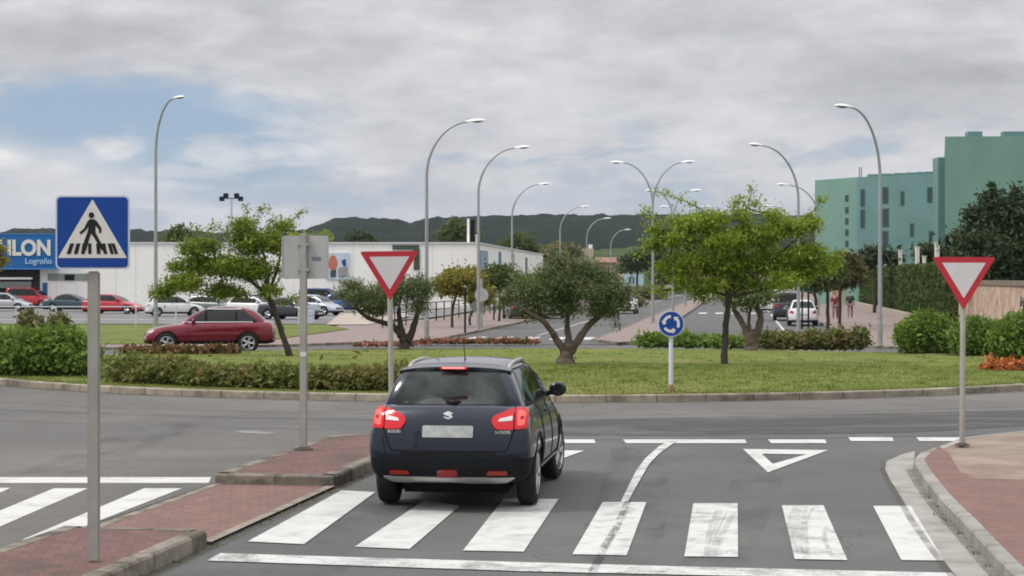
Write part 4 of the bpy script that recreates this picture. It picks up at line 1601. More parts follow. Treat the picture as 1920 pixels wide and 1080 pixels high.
# plate, emblem and lettering
decal(bv, [rpoly([(-0.40, 0.70), (0.40, 0.70), (0.47, 0.965), (-0.47, 0.965)], 0.05)], 'rear', 0.006, 0.06, 0.004).build('plate_recess', main_paint, root)
pl = decal(bv, [rpoly([(-0.265, 0.785), (0.265, 0.785), (0.265, 0.905), (-0.265, 0.905)], 0.012, 2)], 'rear', 0.020, 0.08).build('number_plate', M['plate'], root)
em = [rpoly([(a * 1.0, 1.010 + (b - 1.003) * 0.58) for a, b in q], 0.006, 2) for q in ([(-0.052, 1.035), (0.0, 1.075), (0.052, 1.035), (0.036, 1.022), (0.0, 1.048), (-0.020, 1.034), (0.052, 0.982), (0.030, 0.966), (-0.052, 1.022)],
                                    [(0.034, 0.982), (0.0, 0.957), (-0.038, 0.985), (-0.05, 0.968), (0.0, 0.932), (0.052, 0.970)])]
decal(bv, em, 'rear', 0.014, 0.05).build('emblem', M['satin'], root)
Mr = Matrix.Rotation(R(90), 4, 'X')


def badge(s, x, z, size):
    hit, nrm, _, _ = bv.ray_cast(Vector((x, -6, z)), Vector((0, 1, 0)))
    mb = MB()
    ang = math.atan2(nrm.x, -nrm.y)
    text_mesh(mb, s, size, Matrix.Translation(hit + nrm * 0.008) @ Matrix.Rotation(ang, 4, 'Z') @ Mr, 0.002, 0.004)
    return mb.build('badge', M['plate'], root)


badge('SUZUKI', -0.57, 0.838, 0.042)
badge('S-CROSS', 0.57, 0.836, 0.042)
# third brake lamp and roof spoiler
sp = MB()
vs = []
n = 14
for i in range(n + 1):
    u = -1 + 2 * i / n
    x = u * 0.60
    yb_ = 0.40 + 0.10 * u * u
    for dy, z in ((0.0, 1.497), (0.012, 1.463), (0.20, 1.43), (0.30, 1.51), (0.12, 1.523)):
        vs.append((x * (1.0 if dy < 0.1 else 0.98), yb_ + dy, z - 0.045 * abs(u) ** 3))
fs = []
for i in range(n):
    for k in range(5):
        k2 = (k + 1) % 5
        fs.append((i * 5 + k, i * 5 + k2, (i + 1) * 5 + k2, (i + 1) * 5 + k))
fs += [(4, 3, 2, 1, 0), tuple(n * 5 + k for k in range(5))]
spo = sp.add(vs, fs).build('roof_spoiler', main_paint, root)
bl = MB()
bl.box((0.0, 0.388, 1.484), (0.30, 0.03, 0.026), bev=0.008)
blo = bl.build('brake_lamp', M['lens_red'], root)
bb = MB()
bb.box((0.0, 0.374, 1.487), (0.24, 0.012, 0.012))
bb.build('lamp_bulb', lamp_mat('brake_lit', (1.0, 0.30, 0.24), 0.9), blo)
# wiper
decal(bv, [rpoly([(-0.06, 1.125), (0.06, 1.12), (0.40, 1.155), (0.40, 1.17), (0.06, 1.175), (-0.05, 1.17)], 0.012, 2)], 'rear', 0.035, 0.06, -0.008).build('wiper', M['black'], root)
# tailgate outline and bumper line
for ln in ([(-0.685, 1.09), (-0.685, 0.86), (-0.64, 0.72), (-0.60, 0.645), (0.60, 0.645), (0.64, 0.72), (0.685, 0.86), (0.685, 1.09)], [(-0.84, 0.62), (-0.62, 0.60), (0.62, 0.60), (0.84, 0.62)]):
    seam(bv, ln, 'rear', 0.016).build('tailgate_seam', M['well'], root)
seam(bv, [(-0.50, 0.63), (0.50, 0.63)], 'rear', 0.022, 0.004).build('bumper_ledge', M['trim'], root)
# painted bumper corners
for s in (-1, 1):
    decal(bv, [rpoly([(s * 0.66, 0.60), (s * 0.875, 0.575), (s * 0.87, 0.84), (s * 0.71, 0.83)], 0.05, 4)], 'rear', 0.010, 0.05).build('bumper_corner', main_paint, root)
    decal(bv, [rpoly([(s * 0.40, 0.395), (s * 0.62, 0.395), (s * 0.62, 0.437), (s * 0.42, 0.437)], 0.015, 2)], 'rear', 0.014, 0.06).build('reflector', M['lens_dark'], root)
decal(bv, [rpoly([(-0.11, 0.375), (0.11, 0.375), (0.10, 0.45), (-0.10, 0.45)], 0.02, 2)], 'rear', 0.016, 0.06).build('fog_lamp', mat('fog_red', (0.26, 0.02, 0.022), 0.3, var=0.2, scale=30), root)
decal(bv, [rpoly([(-0.70, 0.372), (0.70, 0.372), (0.60, 0.315), (0.42, 0.30), (-0.42, 0.30), (-0.60, 0.315)], 0.02, 3)], 'rear', 0.022, 0.07).build('skid_bar', M['satin'], root)
# roof rails, aerial, sill trim
for s in (-1, 1):
    mb = MB()
    ln = smooth_line([(s * 0.535, 0.66, 1.44), (s * 0.545, 0.86, 1.492), (s * 0.552, 1.2, 1.522), (s * 0.552, 1.8, 1.525), (s * 0.545, 2.12, 1.50), (s * 0.538, 2.24, 1.46)], 5)
    mb.tube(ln, 0.019, 8)
    mb.build('roof_rail', M['satin'], root)
mb = MB()
mb.lathe([(0.030, 1.515), (0.026, 1.535), (0.014, 1.555), (0.004, 1.57)], 12, M=Matrix.Translation((0.04, 0.98, 0)))
mb.tube([(0.04, 0.98, 1.55), (0.04, 0.86, 1.755)], [0.006, 0.0035], 6)
mb.build('aerial', M['black'], root)
for fc in ('left', 'right'):
    for y in (p['ya'], p['yb']):
        n = 22
        out = [(y + (p['wr'] + 0.115) * math.cos(R(-14 + 208 * i / n)), p['wr'] + 0.01 + (p['wr'] + 0.115) * math.sin(R(-14 + 208 * i / n))) for i in range(n + 1)]
        inn = [(y + (p['wr'] + 0.060) * math.cos(R(-14 + 208 * i / n)), p['wr'] + 0.01 + (p['wr'] + 0.060) * math.sin(R(-14 + 208 * i / n))) for i in range(n, -1, -1)]
        decal(bv, [out + inn], fc, 0.010, 0.10).build('arch_trim', M['trim'], root)
    decal(bv, [[(1.30, 0.345), (2.95, 0.345), (2.95, 0.375), (1.30, 0.375)]], fc, 0.016, 0.1).build('sill_strip', M['satin'], root)
mb = MB()
mb.box((0, 2.1, 0.235), (1.15, 3.3, 0.16), bev=0.03)
mb.tube([(-0.70, 0.80, 0.30), (0.70, 0.80, 0.30)], 0.06, 8)
mb.build('underbody', M['well'], root)  # car floor and axle, added to keep daylight out from beneath

# ---- the red car on the far side of the roundabout
red_paint = car_paint('red_paint', (0.175, 0.005, 0.019), 0.25, 0.22)
xr = (392 - 960) * 67.5 / F
root = empty('car', (xr, 67.5, zg(67.5) + 0.01), 0, 'red tall estate car seen from its left side, driving round the far roundabout edge', 'car')
# nose points to the left, turned a little towards the viewer
ang = R(90 + 7)
root.rotation_euler = (0, 0, ang)
fw = Vector((-math.sin(ang), math.cos(ang)))
root.location.x -= fw.x * 2.33
root.location.y -= fw.y * 2.33
p2, bv2, bo2 = build_car('big_suv', red_paint, root, spokes=5)
for fc in ('left', 'right'):
    zb = p2['belt'] + 0.012
    ch = decal(bv2, [[(0.75, zb), (p2['gf'][1] - 0.20, zb - 0.004), (p2['gf'][1] - 0.20, zb + 0.022), (0.75, zb + 0.026)]], fc, 0.010)
    ch.build('window_trim', M['chrome'], root)
    decal(bv2, [[(p2['gr'][3] + 0.36, p2['roof'] - 0.078), (p2['gf'][3] - 0.12, p2['roof'] - 0.078), (p2['gf'][3] - 0.12, p2['roof'] - 0.06), (p2['gr'][3] + 0.36, p2['roof'] - 0.06)]], fc, 0.010).build('window_trim', M['chrome'], root)
for s in (-1, 1):
    mb = MB()
    mb.tube(smooth_line([(s * 0.575, 1.20, 1.585), (s * 0.585, 1.36, 1.64), (s * 0.59, 1.7, 1.665), (s * 0.585, 2.2, 1.63), (s * 0.575, 2.30, 1.58)], 5), 0.016, 8)
    mb.build('roof_rail', M['satin'], root)

# ---- parked cars: one of each kind, then copies in other colours
PAINTS = {
    'silver': car_paint('silver_paint', (0.42, 0.43, 0.44), 0.6, 0.3), 'white': car_paint('white_paint', (0.66, 0.66, 0.66), 0.0, 0.3),
    'red': car_paint('bright_red_paint', (0.42, 0.012, 0.022), 0.0, 0.3), 'teal': car_paint('dark_teal_paint', (0.020, 0.055, 0.065), 0.2, 0.3),
    'grey': car_paint('grey_green_paint', (0.17, 0.19, 0.18), 0.4, 0.3), 'dark': car_paint('charcoal_paint', (0.030, 0.034, 0.045), 0.3, 0.3),
    'blue': car_paint('blue_paint', (0.025, 0.075, 0.26), 0.2, 0.3), 'pale': car_paint('pale_blue_paint', (0.36, 0.40, 0.46), 0.4, 0.3),
}
PROTO = {}


def parked(kind, colour, px, py, heading, label, group, dz=0.05, d=None):
    q = P(px, py, dz) if d is None else Vector(((px - 960) * d / F, d, zg(d) + dz))
    if kind not in PROTO:
        r = empty('car', (0, 0, 0), 0)
        build_car(kind, PAINTS[colour], r, detail=2 if kind in ('hatch', 'wagon') else 2)
        PROTO[kind] = (r, {})
        c = r
        PROTO[kind][1]['src'] = PAINTS[colour].name
    else:
        c = copy_tree(PROTO[kind][0])
    src = PROTO[kind][1]['src']
    if PAINTS[colour].name != src:
        for o in c.children_recursive:
            if o.type == 'MESH' and o.data.materials and o.data.materials[0] and o.data.materials[0].name == src:
                key = (colour, o.data.name)
                cache = PROTO[kind][1]
                if key not in cache:
                    me = o.data.copy()
                    me.materials[0] = PAINTS[colour]
                    cache[key] = me
                o.data = cache[key]
    # heading: degrees, 0 = nose away from the viewer, -90 = nose to the right
    Lh = CARS[kind]['L'] / 2
    a = R(heading)
    c.location = (q.x + math.sin(a) * Lh, q.y + Lh * (abs(math.cos(a)) + 0.35) - math.cos(a) * Lh, q.z)
    c.rotation_euler = (0, 0, a)
    tag(c, label, 'car', group)
    return c


PG = 'cars parked before the white building'
parked('hatch', 'silver', 8, 584, -97, 'pale silver hatchback cut by the left frame edge, behind the round bush', PG)
parked('van', 'red', 52, 578, -98, 'red van, tallest of the parked cars, under the blue shop sign', PG)
parked('sedan', 'teal', 130, 585, -96, 'dark teal saloon parked between the red van and the low red car', PG)
parked('wagon', 'red', 207, 589, -100, 'low red car parked right of the crossing sign post', PG)
parked('hatch', 'white', 322, 594, -72, 'white hatchback parked just right of the tall left street lamp', PG)
parked('wagon', 'grey', 398, 592, -108, 'grey green estate parked above the roof of the moving red car', PG)
parked('hatch', 'white', 472, 594, -112, 'white hatchback parked left of the leaning trunk', PG)
parked('sedan', 'dark', 540, 600, -120, 'charcoal saloon parked between the leaning trunk and the grey sign post', PG)
parked('hatch', 'pale', 588, 592, -118, 'pale blue hatchback parked just right of the grey sign post', PG)
parked('van', 'blue', 605, 580, -100, 'blue high roofed car parked furthest back, below the wall poster', PG)
parked('hatch', 'blue', 652, 586, -104, 'blue hatchback parked left of the small olive tree', PG)
BG = 'cars in the back row against the white wall'
for i, (px, k, cn, nm) in enumerate(((222, 'hatch', 'dark', 'charcoal hatchback in the back row, right above the low red car'), (246, 'wagon', 'grey', 'grey estate in the back row, left of the tall left street lamp'),
                                     (268, 'hatch', 'pale', 'pale blue hatchback in the back row behind the tall left street lamp'), (440, 'sedan', 'silver', 'silver saloon in the back row behind the leaning tree'),
                                     (345, 'van', 'dark', 'charcoal high roofed car in the back row above the white hatchback'), (500, 'hatch', 'grey', 'grey green hatchback in the back row just left of the leaning trunk'),
                                     (540, 'van', 'silver', 'silver high roofed car in the back row by the grey sign post'), (372, 'wagon', 'dark', 'charcoal estate in the back row behind the low branches of the leaning tree'))):
    parked(k, cn, px, 571, -170 if i % 2 else -15, nm, BG)
CGp = 'cars on the far street'
parked('sedan', 'dark', 972, 601, 8, 'dark saloon seen behind the left limbs of the thick olive tree', CGp, 0.02)
parked('hatch', 'silver', 1040, 598, 172, 'silver hatchback seen between the limbs of the thick olive tree', CGp, 0.02)
parked('hatch', 'white', 1178, 589, 172, 'white hatchback on the far street right of the thick olive tree', CGp, 0.02)
parked('hatch', 'white', 1518, 612, -7, 'white hatchback parked nearest on the right kerb, rear towards the viewer', CGp, 0.02)
parked('van', 'dark', 1488, 602, -7, 'dark high roofed car parked on the right kerb before the white hatchback', CGp, 0.02)
parked('van', 'white', 1456, 588, -7, 'white van parked farthest along the right kerb', CGp, 0.02)

# ------------------------------------------------------------------ buildings and walls
d0, d1 = 165.0, 250.0
zt = CH + 63 * d0 / F
xl, xc = (-260 - 960) * d0 / F, (895 - 960) * d0 / F
xe, ye = (1018 - 960) * d1 / F, d1
zb0 = -0.32
bl = empty('shop_building', (xc, d0, zb0), 0, 'long low white shop building with a blue sign box behind the car park', 'building')
loc = lambda x, y, z: (x - xc, y - d0, z - zb0)
mb = MB()
foot = [(xl, d0), (xc, d0), (xe, ye), (xe - 60, ye + 12), (xl, d0 + 90)]
top = [loc(x, y, zt) for x, y in foot]
bot = [loc(x, y, zb0 - 0.3) for x, y in foot]
n = len(foot)
mb.add(bot + top, [(i, (i + 1) % n, n + (i + 1) % n, n + i) for i in range(n)] + [tuple(range(n, 2 * n))])
mb.build('wall', M['wall_white'], bl)
mb = MB()
prof = [loc(x, y, zt + 0.12) for x, y in foot[:3]]
for a, b in ((foot[0], foot[1]), (foot[1], foot[2])):
    A, B = Vector(loc(*a, zt)), Vector(loc(*b, zt))
    t = (B - A).normalized()
    nn = Vector((t.y, -t.x, 0)) * 0.12
    mb.add([A + nn, B + nn, B - nn, A - nn, A + nn + Vector((0, 0, .14)), B + nn + Vector((0, 0, .14)), B - nn + Vector((0, 0, .14)), A - nn + Vector((0, 0, .14))],
           [(0, 3, 2, 1), (4, 5, 6, 7), (0, 1, 5, 4), (1, 2, 6, 5), (2, 3, 7, 6), (3, 0, 4, 7)])
mb.build('parapet_cap', M['sign_white'], bl)


def wall_rect(px0, px1, py0, py1, name, m, dep=0.12, parent=bl, proud=0.0):
    a, b = at(px0, py0, d0), at(px1, py1, d0)
    mb = MB()
    mb.box(loc((a.x + b.x) / 2, d0 - dep / 2 - proud - 0.003, (a.z + b.z) / 2), (abs(b.x - a.x), dep, abs(a.z - b.z)))
    return mb.build(name, m, parent)


# vertical panel joints of the cladding
for k in range(34):
    x = xl + 1.5 + k * 1.75
    if x < xc - 0.5:
        mb = MB()
        mb.box(loc(x, d0 - 0.006, (zt + zb0) / 2), (0.03, 0.012, zt - zb0 - 0.2))
        mb.build('panel_joint', mat('panel_joint', (0.60, 0.585, 0.56), 0.6, var=0), bl) if k == 0 else mb.build('panel_joint', bpy.data.materials['panel_joint'], bl)
# entrance bay under the sign
wall_rect(-260, 75, 505, 585, 'entrance_opening', M['dark_open'], 0.10)
wall_rect(-30, 62, 520, 524, 'entrance_shelf', M['wall_white'], 0.4, proud=0.1)
wall_rect(-10, 60, 528, 540, 'entrance_window', M['glass_light'], 0.2, proud=0.1)
wall_rect(80, 89, 530, 557, 'side_door', mat('door_blue', (0.03, 0.12, 0.26), 0.5), 0.08)
w = wall_rect(90, 170, 513, 526, 'strip_window', mat('strip_window', (0.24, 0.28, 0.24), 0.2, var=0.3, scale=0.8), 0.08)
wall_rect(122, 140, 515, 525.5, 'window_vent', M['trim'], 0.06, w, 0.09)
wall_rect(736, 786, 459.5, 468, 'wall_sign', mat('wall_sign_dark', (0.05, 0.08, 0.055), 0.6, var=0.5, scale=3), 0.10)
wall_rect(776, 787, 468, 506, 'wall_sign', mat('wall_sign_tall', (0.055, 0.065, 0.035), 0.6, var=0.4, scale=2), 0.10)
# poster with two figures in sports clothes
po = wall_rect(612, 655, 474, 524, 'poster', mat('poster_sky', (0.50, 0.58, 0.68), 0.5, var=0.15, scale=0.7), 0.10)


def poster_bit(pts, m, nm):
    q = [at(x, y, d0) for x, y in pts]
    mb = MB()
    mb.plate([(v.x - xc, v.z - zb0) for v in q], -0.112, -0.104)
    mb.build(nm, m, po)


poster_bit(rpoly([(617, 486), (622, 478), (629, 480), (634, 494), (630, 506), (622, 508), (616, 500)], 3), mat('poster_orange', (0.52, 0.16, 0.10), 0.5), 'poster_figure')
poster_bit(rpoly([(619, 508), (631, 505), (630, 520), (620, 521)], 2), mat('poster_dark', (0.06, 0.07, 0.10), 0.5), 'poster_figure')
poster_bit(rpoly([(640, 489), (648, 485), (650, 498), (644, 500)], 2), mat('poster_navy', (0.03, 0.06, 0.18), 0.5), 'poster_figure')
poster_bit(rpoly([(634, 502), (652, 499), (653, 519), (634, 521)], 3), mat('poster_grey', (0.30, 0.30, 0.29), 0.5), 'poster_figure')
# side wall details
sv = (Vector((xe, ye)) - Vector((xc, d0))).normalized()
sn = Vector((sv.y, -sv.x))


def side_rect(px0, px1, z0, z1, name, m, out=0.06):
    pts = []
    for px in (px0, px1):
        # where the photo column meets the side wall
        k = (px - 960) / F
        t = (k * d0 - xc) / (sv.x - k * sv.y)
        pts.append(Vector((xc, d0)) + sv * t)
    a, b = pts
    mb = MB()
    A, B = Vector(loc(a.x, a.y, z0)), Vector(loc(b.x, b.y, z0))
    o = Vector((sn.x, sn.y, 0)) * out
    h = Vector((0, 0, z1 - z0))
    mb.add([A, B, B + o, A + o, A + h, B + h, B + o + h, A + o + h], [(0, 3, 2, 1), (4, 5, 6, 7), (0, 1, 5, 4), (1, 2, 6, 5), (2, 3, 7, 6), (3, 0, 4, 7)])
    return mb.build(name, m, bl)


side_rect(900, 914, 2.6, 4.9, 'side_window', mat('pale_blue_panel', (0.22, 0.33, 0.46), 0.4, var=0.2, scale=1))
side_rect(935, 939, 1.2, 5.0, 'downpipe', mat('blue_band', (0.07, 0.16, 0.30), 0.5))
side_rect(960, 964, 1.0, 5.0, 'downpipe', M['sign_back'])
side_rect(985, 988, 1.0, 4.8, 'downpipe', mat('blue_band_dark', (0.07, 0.10, 0.18), 0.5))
for px, h, m in ((878, 410, M['wall_white']), (886, 412, M['trim'])):
    a = at(px, h, d0 + 2)
    mb = MB()
    mb.box(loc(a.x, d0 + 2, (a.z + zt) / 2), (0.22 if px == 878 else 0.40, 0.3, a.z - zt))
    mb.build('roof_mast', m, bl)
mb = MB()
a, b = at(884, 441, d0 + 2), at(893, 457, d0 + 2)
for x in (a.x, b.x):
    mb.box(loc(x, d0 + 2, (a.z + b.z) / 2), (0.1, 0.1, a.z - b.z))
mb.box(loc((a.x + b.x) / 2, d0 + 2, a.z), (0.5, 0.1, 0.1))
mb.build('roof_frame', M['wall_white'], bl)

# the blue sign box with its lettering
sgn = empty('shop_sign', (at(0, 0, d0 - 1.0).x, d0 - 1.0, zb0), 0, 'large blue sign box with white HLON lettering visible above the dark shop entrance', 'sign')
a, b = at(-262, 440, d0 - 1.0), at(107, 503, d0 - 1.0)
ox = sgn.location.x
mb = MB()
mb.box(((a.x + b.x) / 2 - ox, 0.38, (a.z + b.z) / 2 - zb0), (b.x - a.x, 0.75, a.z - b.z))
mb.build('sign_box', mat('sign_box_blue', (0.008, 0.125, 0.36), 0.4, var=0.06, scale=0.4), sgn)
mb = MB()
mb.box(((a.x + b.x) / 2 - ox, 0.36, b.z - zb0 - 0.05), (b.x - a.x + 0.05, 0.80, 0.10))
mb.box(((a.x + b.x) / 2 - ox, 0.36, a.z - zb0 + 0.05), (b.x - a.x + 0.05, 0.80, 0.08))
mb.build('sign_edge', mat('sign_edge_blue', (0.07, 0.22, 0.52), 0.4), sgn)
tm = MB()
c = at(-11, 466, d0 - 1.05)
text_mesh(tm, 'DECATHLON', 1.84, Matrix.Translation((c.x - ox, -0.05, c.z - zb0)) @ Mr, 0.075, 0.03, 0.90)
tm.build('sign_lettering', M['sign_cream'], sgn)
tm = MB()
c = at(72, 490, d0 - 1.05)
text_mesh(tm, 'Logroño', 0.72, Matrix.Translation((c.x - ox, -0.05, c.z - zb0)) @ Mr, 0.004, 0.03, 0.95)
tm.build('sign_lettering', mat('sign_pale_blue', (0.42, 0.62, 0.80), 0.5), sgn)

# green clad buildings on the right
def clad_mat(name, c1, c2):
    m, k, out = new_mat(name)
    b = k.n('ShaderNodeBsdfPrincipled')
    tc = k.n('ShaderNodeTexCoord').outputs['Object']
    br = k.n('ShaderNodeTexBrick')
    br.inputs['Scale'].default_value = 1.0
    br.inputs['Brick Width'].default_value = 3.2
    br.inputs['Row Height'].default_value = 1.2
    br.inputs['Mortar Size'].default_value = 0.02
    br.offset = 0.5
    mp = k.n('ShaderNodeMapping')
    mp.inputs['Rotation'].default_value = (R(90), R(90), 0)
    k.l(tc, mp.inputs[0])
    sp = k.n('ShaderNodeSeparateXYZ')
    k.l(tc, sp.inputs[0])
    cb = k.n('ShaderNodeCombineXYZ')
    k.l(sp.outputs[2], cb.inputs[0])
    k.l(k.math('ADD', sp.outputs[0], k.math('MULTIPLY', sp.outputs[1], 0.7)), cb.inputs[1])
    k.l(cb.outputs[0], br.inputs['Vector'])
    br.inputs['Color1'].default_value = (*c1, 1)
    br.inputs['Color2'].default_value = (*c2, 1)
    br.inputs['Mortar'].default_value = (c1[0] * 0.88, c1[1] * 0.9, c1[2] * 0.9, 1)
    nz = k.noise(tc, 0.25, 4, 0.6)
    c = k.mix(1.0, br.outputs['Color'], k.maprange(nz, 0.3, 0.7, 0.9, 1.1, smooth=False), 'MULTIPLY')
    k.l(c, b.inputs['Base Color'])
    b.inputs['Roughness'].default_value = 0.5
    k.l(b.outputs[0], out.inputs[0])
    return m


M['clad'] = clad_mat('green_cladding', (0.155, 0.288, 0.240), (0.153, 0.285, 0.237))
M['clad_blue'] = clad_mat('blue_green_cladding', (0.122, 0.236, 0.228), (0.119, 0.230, 0.223))
M['pane'] = mat('dark_pane', (0.02, 0.04, 0.045), 0.08, var=0.2, scale=0.5, spec=0.7)


def block(name, foot, ztop, label, m, extras):
    o0 = Vector(foot[0])
    rt = empty(name, (o0.x, o0.y, -0.4), 0, label, 'building')
    n = len(foot)
    for i in range(n):
        pass
    mb = MB()
    bt = [(x - o0.x, y - o0.y, -0.3) for x, y in foot]
    tp = [(x - o0.x, y - o0.y, ztop + 0.4) for x, y in foot]
    mb.add(bt + tp, [(i, (i + 1) % n, n + (i + 1) % n, n + i) for i in range(n)] + [tuple(range(n, 2 * n))], 0)
    mb.m[0] = 0
    for i, mi in extras.items():
        mb.m[i] = mi
    mb.build('wall', m, rt)
    return rt


def face_rect(rt, A, B, px0, px1, py0, py1, name, m, out=0.05, parent=None):
    """panel on the wall from A to B covering a photo rectangle"""
    A, B = Vector(A), Vector(B)
    tv = (B - A).normalized()
    nv = Vector((tv.y, -tv.x))
    if nv.y > 0:
        nv = -nv
    q = []
    for px in (px0, px1):
        k = (px - 960) / F
        t = (k * A.y - A.x) / (tv.x - k * tv.y)
        q.append(A + tv * t)
    dm = (q[0].y + q[1].y) / 2
    z0, z1 = CH + (HZ - py1) * dm / F, CH + (HZ - py0) * dm / F
    o0 = rt.location
    a = Vector((q[0].x - o0.x, q[0].y - o0.y, z0 - o0.z))
    b = Vector((q[1].x - o0.x, q[1].y - o0.y, z0 - o0.z))
    h = Vector((0, 0, z1 - z0))
    o = Vector((nv.x, nv.y, 0)) * out
    i_ = -o * 0.3
    mb = MB()
    mb.add([a + i_, b + i_, b + o, a + o, a + i_ + h, b + i_ + h, b + o + h, a + o + h], [(0, 3, 2, 1), (4, 5, 6, 7), (0, 1, 5, 4), (1, 2, 6, 5), (2, 3, 7, 6), (3, 0, 4, 7)])
    return mb.build(name, m, parent or rt)


fA, fB, fC = (29.2, 180.0), (31.2, 168.0), (42.5, 184.0)
fA = ((1528 - 960) * 190 / F, 190.0)
fB = ((1607 - 960) * 184 / F, 184.0)
fC = ((1771 - 960) * 177 / F, 177.0)
ztA = CH + (HZ - 338) * 190 / F
gb = block('green_building', [fA, fB, fC, (fC[0] + 8, 215), (fA[0] + 6, 222)], ztA, 'lower blue green clad building with narrow slot windows, left of the taller block', [M['clad'], M['clad_blue']], {1: 1})
for py in (372, 394, 415, 436, 457):
    f = face_rect(gb, fA, fB, 1585, 1591, py - 6, py + 6, 'window', M['pane'])
for px0, px1, py0, py1 in ((1615, 1620, 356, 386), (1615, 1620, 394, 426), (1656, 1664, 352, 380), (1656, 1665, 392, 424), (1656, 1664, 434, 462), (1740, 1747, 352, 378), (1757, 1761, 350, 384), (1743, 1749, 434, 455), (1690, 1694, 360, 384), (1708, 1712, 420, 442)):
    fr = face_rect(gb, fB, fC, px0 - 1.5, px1 + 1.5, py0 - 1.5, py1 + 1.5, 'window_frame', mat('frame_green', (0.05, 0.13, 0.125), 0.4) if 'frame_green' not in bpy.data.materials else bpy.data.materials['frame_green'], 0.05)
    face_rect(gb, fB, fC, px0, px1, py0, py1, 'pane', M['pane'], 0.07, fr)
for px in (1640, 1665, 1690, 1712, 1730, 1748):
    A, B = Vector(fB), Vector(fC)
    t = (px - 1607) / 164
    q = A.lerp(B, t) + Vector((0.5, 3.0))
    mb = MB()
    mb.box((q.x - fA[0], q.y - fA[1], ztA + 0.4 + 0.10), (1.1, 1.1, 0.5), bev=0.05)
    mb.build('roof_unit', M['clad_blue'], gb)
mb = MB()
for px in (1618, 1622):
    q = Vector(fB) + Vector((0.6 + (px - 1618) * 0.05, 2))
    mb.tube([(q.x - fA[0], q.y - fA[1], ztA + 0.3), (q.x - fA[0], q.y - fA[1], ztA + 1.5)], 0.04, 6)
mb.build('roof_aerial', M['trim'], gb)
tA, tB = ((1772 - 960) * 165 / F, 165.0), ((2080 - 960) * 164 / F, 164.0)
ztT = CH + (HZ - 256) * 165 / F
tb = block('green_building', [tA, tB, (tB[0] + 10, 190), (tA[0] + 8, 200)], ztT, 'taller plain green clad block rising behind the dark tree at the right frame edge', [M['clad'], M['clad_blue']], {})
mb = MB()
q0, q1 = at(1763, 295, 168), at(1773, 470, 168)
mb.box(((q0.x + q1.x) / 2 - tA[0] + 0.2, 168 - 165 + 1.0, (q0.z + 0.4) / 2), (1.3, 2.2, q0.z + 0.4))
mb.build('stair_shaft', M['clad_blue'], tb)
for px, w in ((1836, 1.3), (1911, 2.0)):
    q = at(px, 250, 166)
    mb = MB()
    mb.box((q.x - tA[0], 3.0, ztT + 0.4 + 0.25), (w, 1.2, 0.8), bev=0.04)
    mb.build('roof_unit', M['clad_blue'], tb)

# boundary along the right pavement: clipped hedge is a plant, the rest is stone and brick
def bline(d):
    return Vector((27.3 - (129 - d) * 0.123, d))


wa, wb_ = bline(66), bline(97)
bw = empty('brick_wall', (wa.x, wa.y, zg(wa.y)), 0, 'rough brown brick wall with a grey coping and dark scrawl, right of the tall hedge', 'wall')
tv = (wb_ - wa)
Lw = tv.length
bw.rotation_euler = (0, 0, math.atan2(tv.y, tv.x))
mb = MB()
mb.box((Lw / 2, 0, 1.16), (Lw, 0.3, 2.36))
brick = pavers('rough_brick', (0.36, 0.235, 0.165), (0.40, 0.275, 0.20), (0.33, 0.26, 0.20), 0.5, 0.3, 0.0, (0.30, 0.19, 0.13))
mb.build('wall', mat('wall_brick', (0.50, 0.40, 0.30), 0.9, var=0.30, scale=3.0, bump=0.6, bscale=12, col2=(0.40, 0.27, 0.20), c2lo=0.42, c2hi=0.6, c2scale=1.6), bw)
mb = MB()
mb.box((Lw / 2, 0, 2.46), (Lw + 0.05, 0.42, 0.24), bev=0.02)
mb.build('coping', mat('coping_stone', (0.20, 0.165, 0.13), 0.9, var=0.25, scale=2), bw)
# the scrawl
mb = MB()
for pts in ([(9.5, 1.9), (9.1, 1.75), (9.35, 1.55)], [(9.2, 1.95), (9.6, 1.5)], [(8.8, 1.8), (8.7, 1.5), (9.0, 1.6)], [(8.9, 1.9), (8.4, 1.55)], [(8.5, 1.85), (8.2, 1.6), (8.0, 1.75)], [(9.7, 1.72), (8.1, 1.68)]):
    mb.tube([(x, 0.155, z) for x, z in pts], 0.022, 4)
mb.build('scrawl', M['black'], bw)

sa, sb_ = bline(100), bline(182)
off = Vector((-0.9, 0))
lw = empty('kerb_wall', (sa.x + off.x, sa.y, zg(90)), 0, 'knee high pale stone wall at the foot of the tall hedge', 'wall')
tv = sb_ - sa
lw.rotation_euler = (0, 0, math.atan2(tv.y, tv.x))
mb = MB()
mb.box((tv.length / 2 - 6, 0, 0.24), (tv.length, 0.35, 0.55), bev=0.03)
mb.build('wall', M['pale_paving'], lw)
# end pillar of the property by the street trees
q = at(1603, 560, 186)
pw = empty('gate_wall', (q.x - 1.2, 186, -0.3), R(4), 'cream gate wall at the far end of the tall hedge', 'wall')
mb = MB()
mb.box((0, 0, 1.5), (2.3, 0.5, 3.0), bev=0.04)
mb.build('wall', mat('cream_render', (0.55, 0.42, 0.28), 0.85, var=0.12, scale=0.8), pw)
mb = MB()
mb.box((1.0, -0.1, 2.0), (0.5, 0.5, 4.0), bev=0.05)
mb.build('pillar', M['pale_paving'], pw)

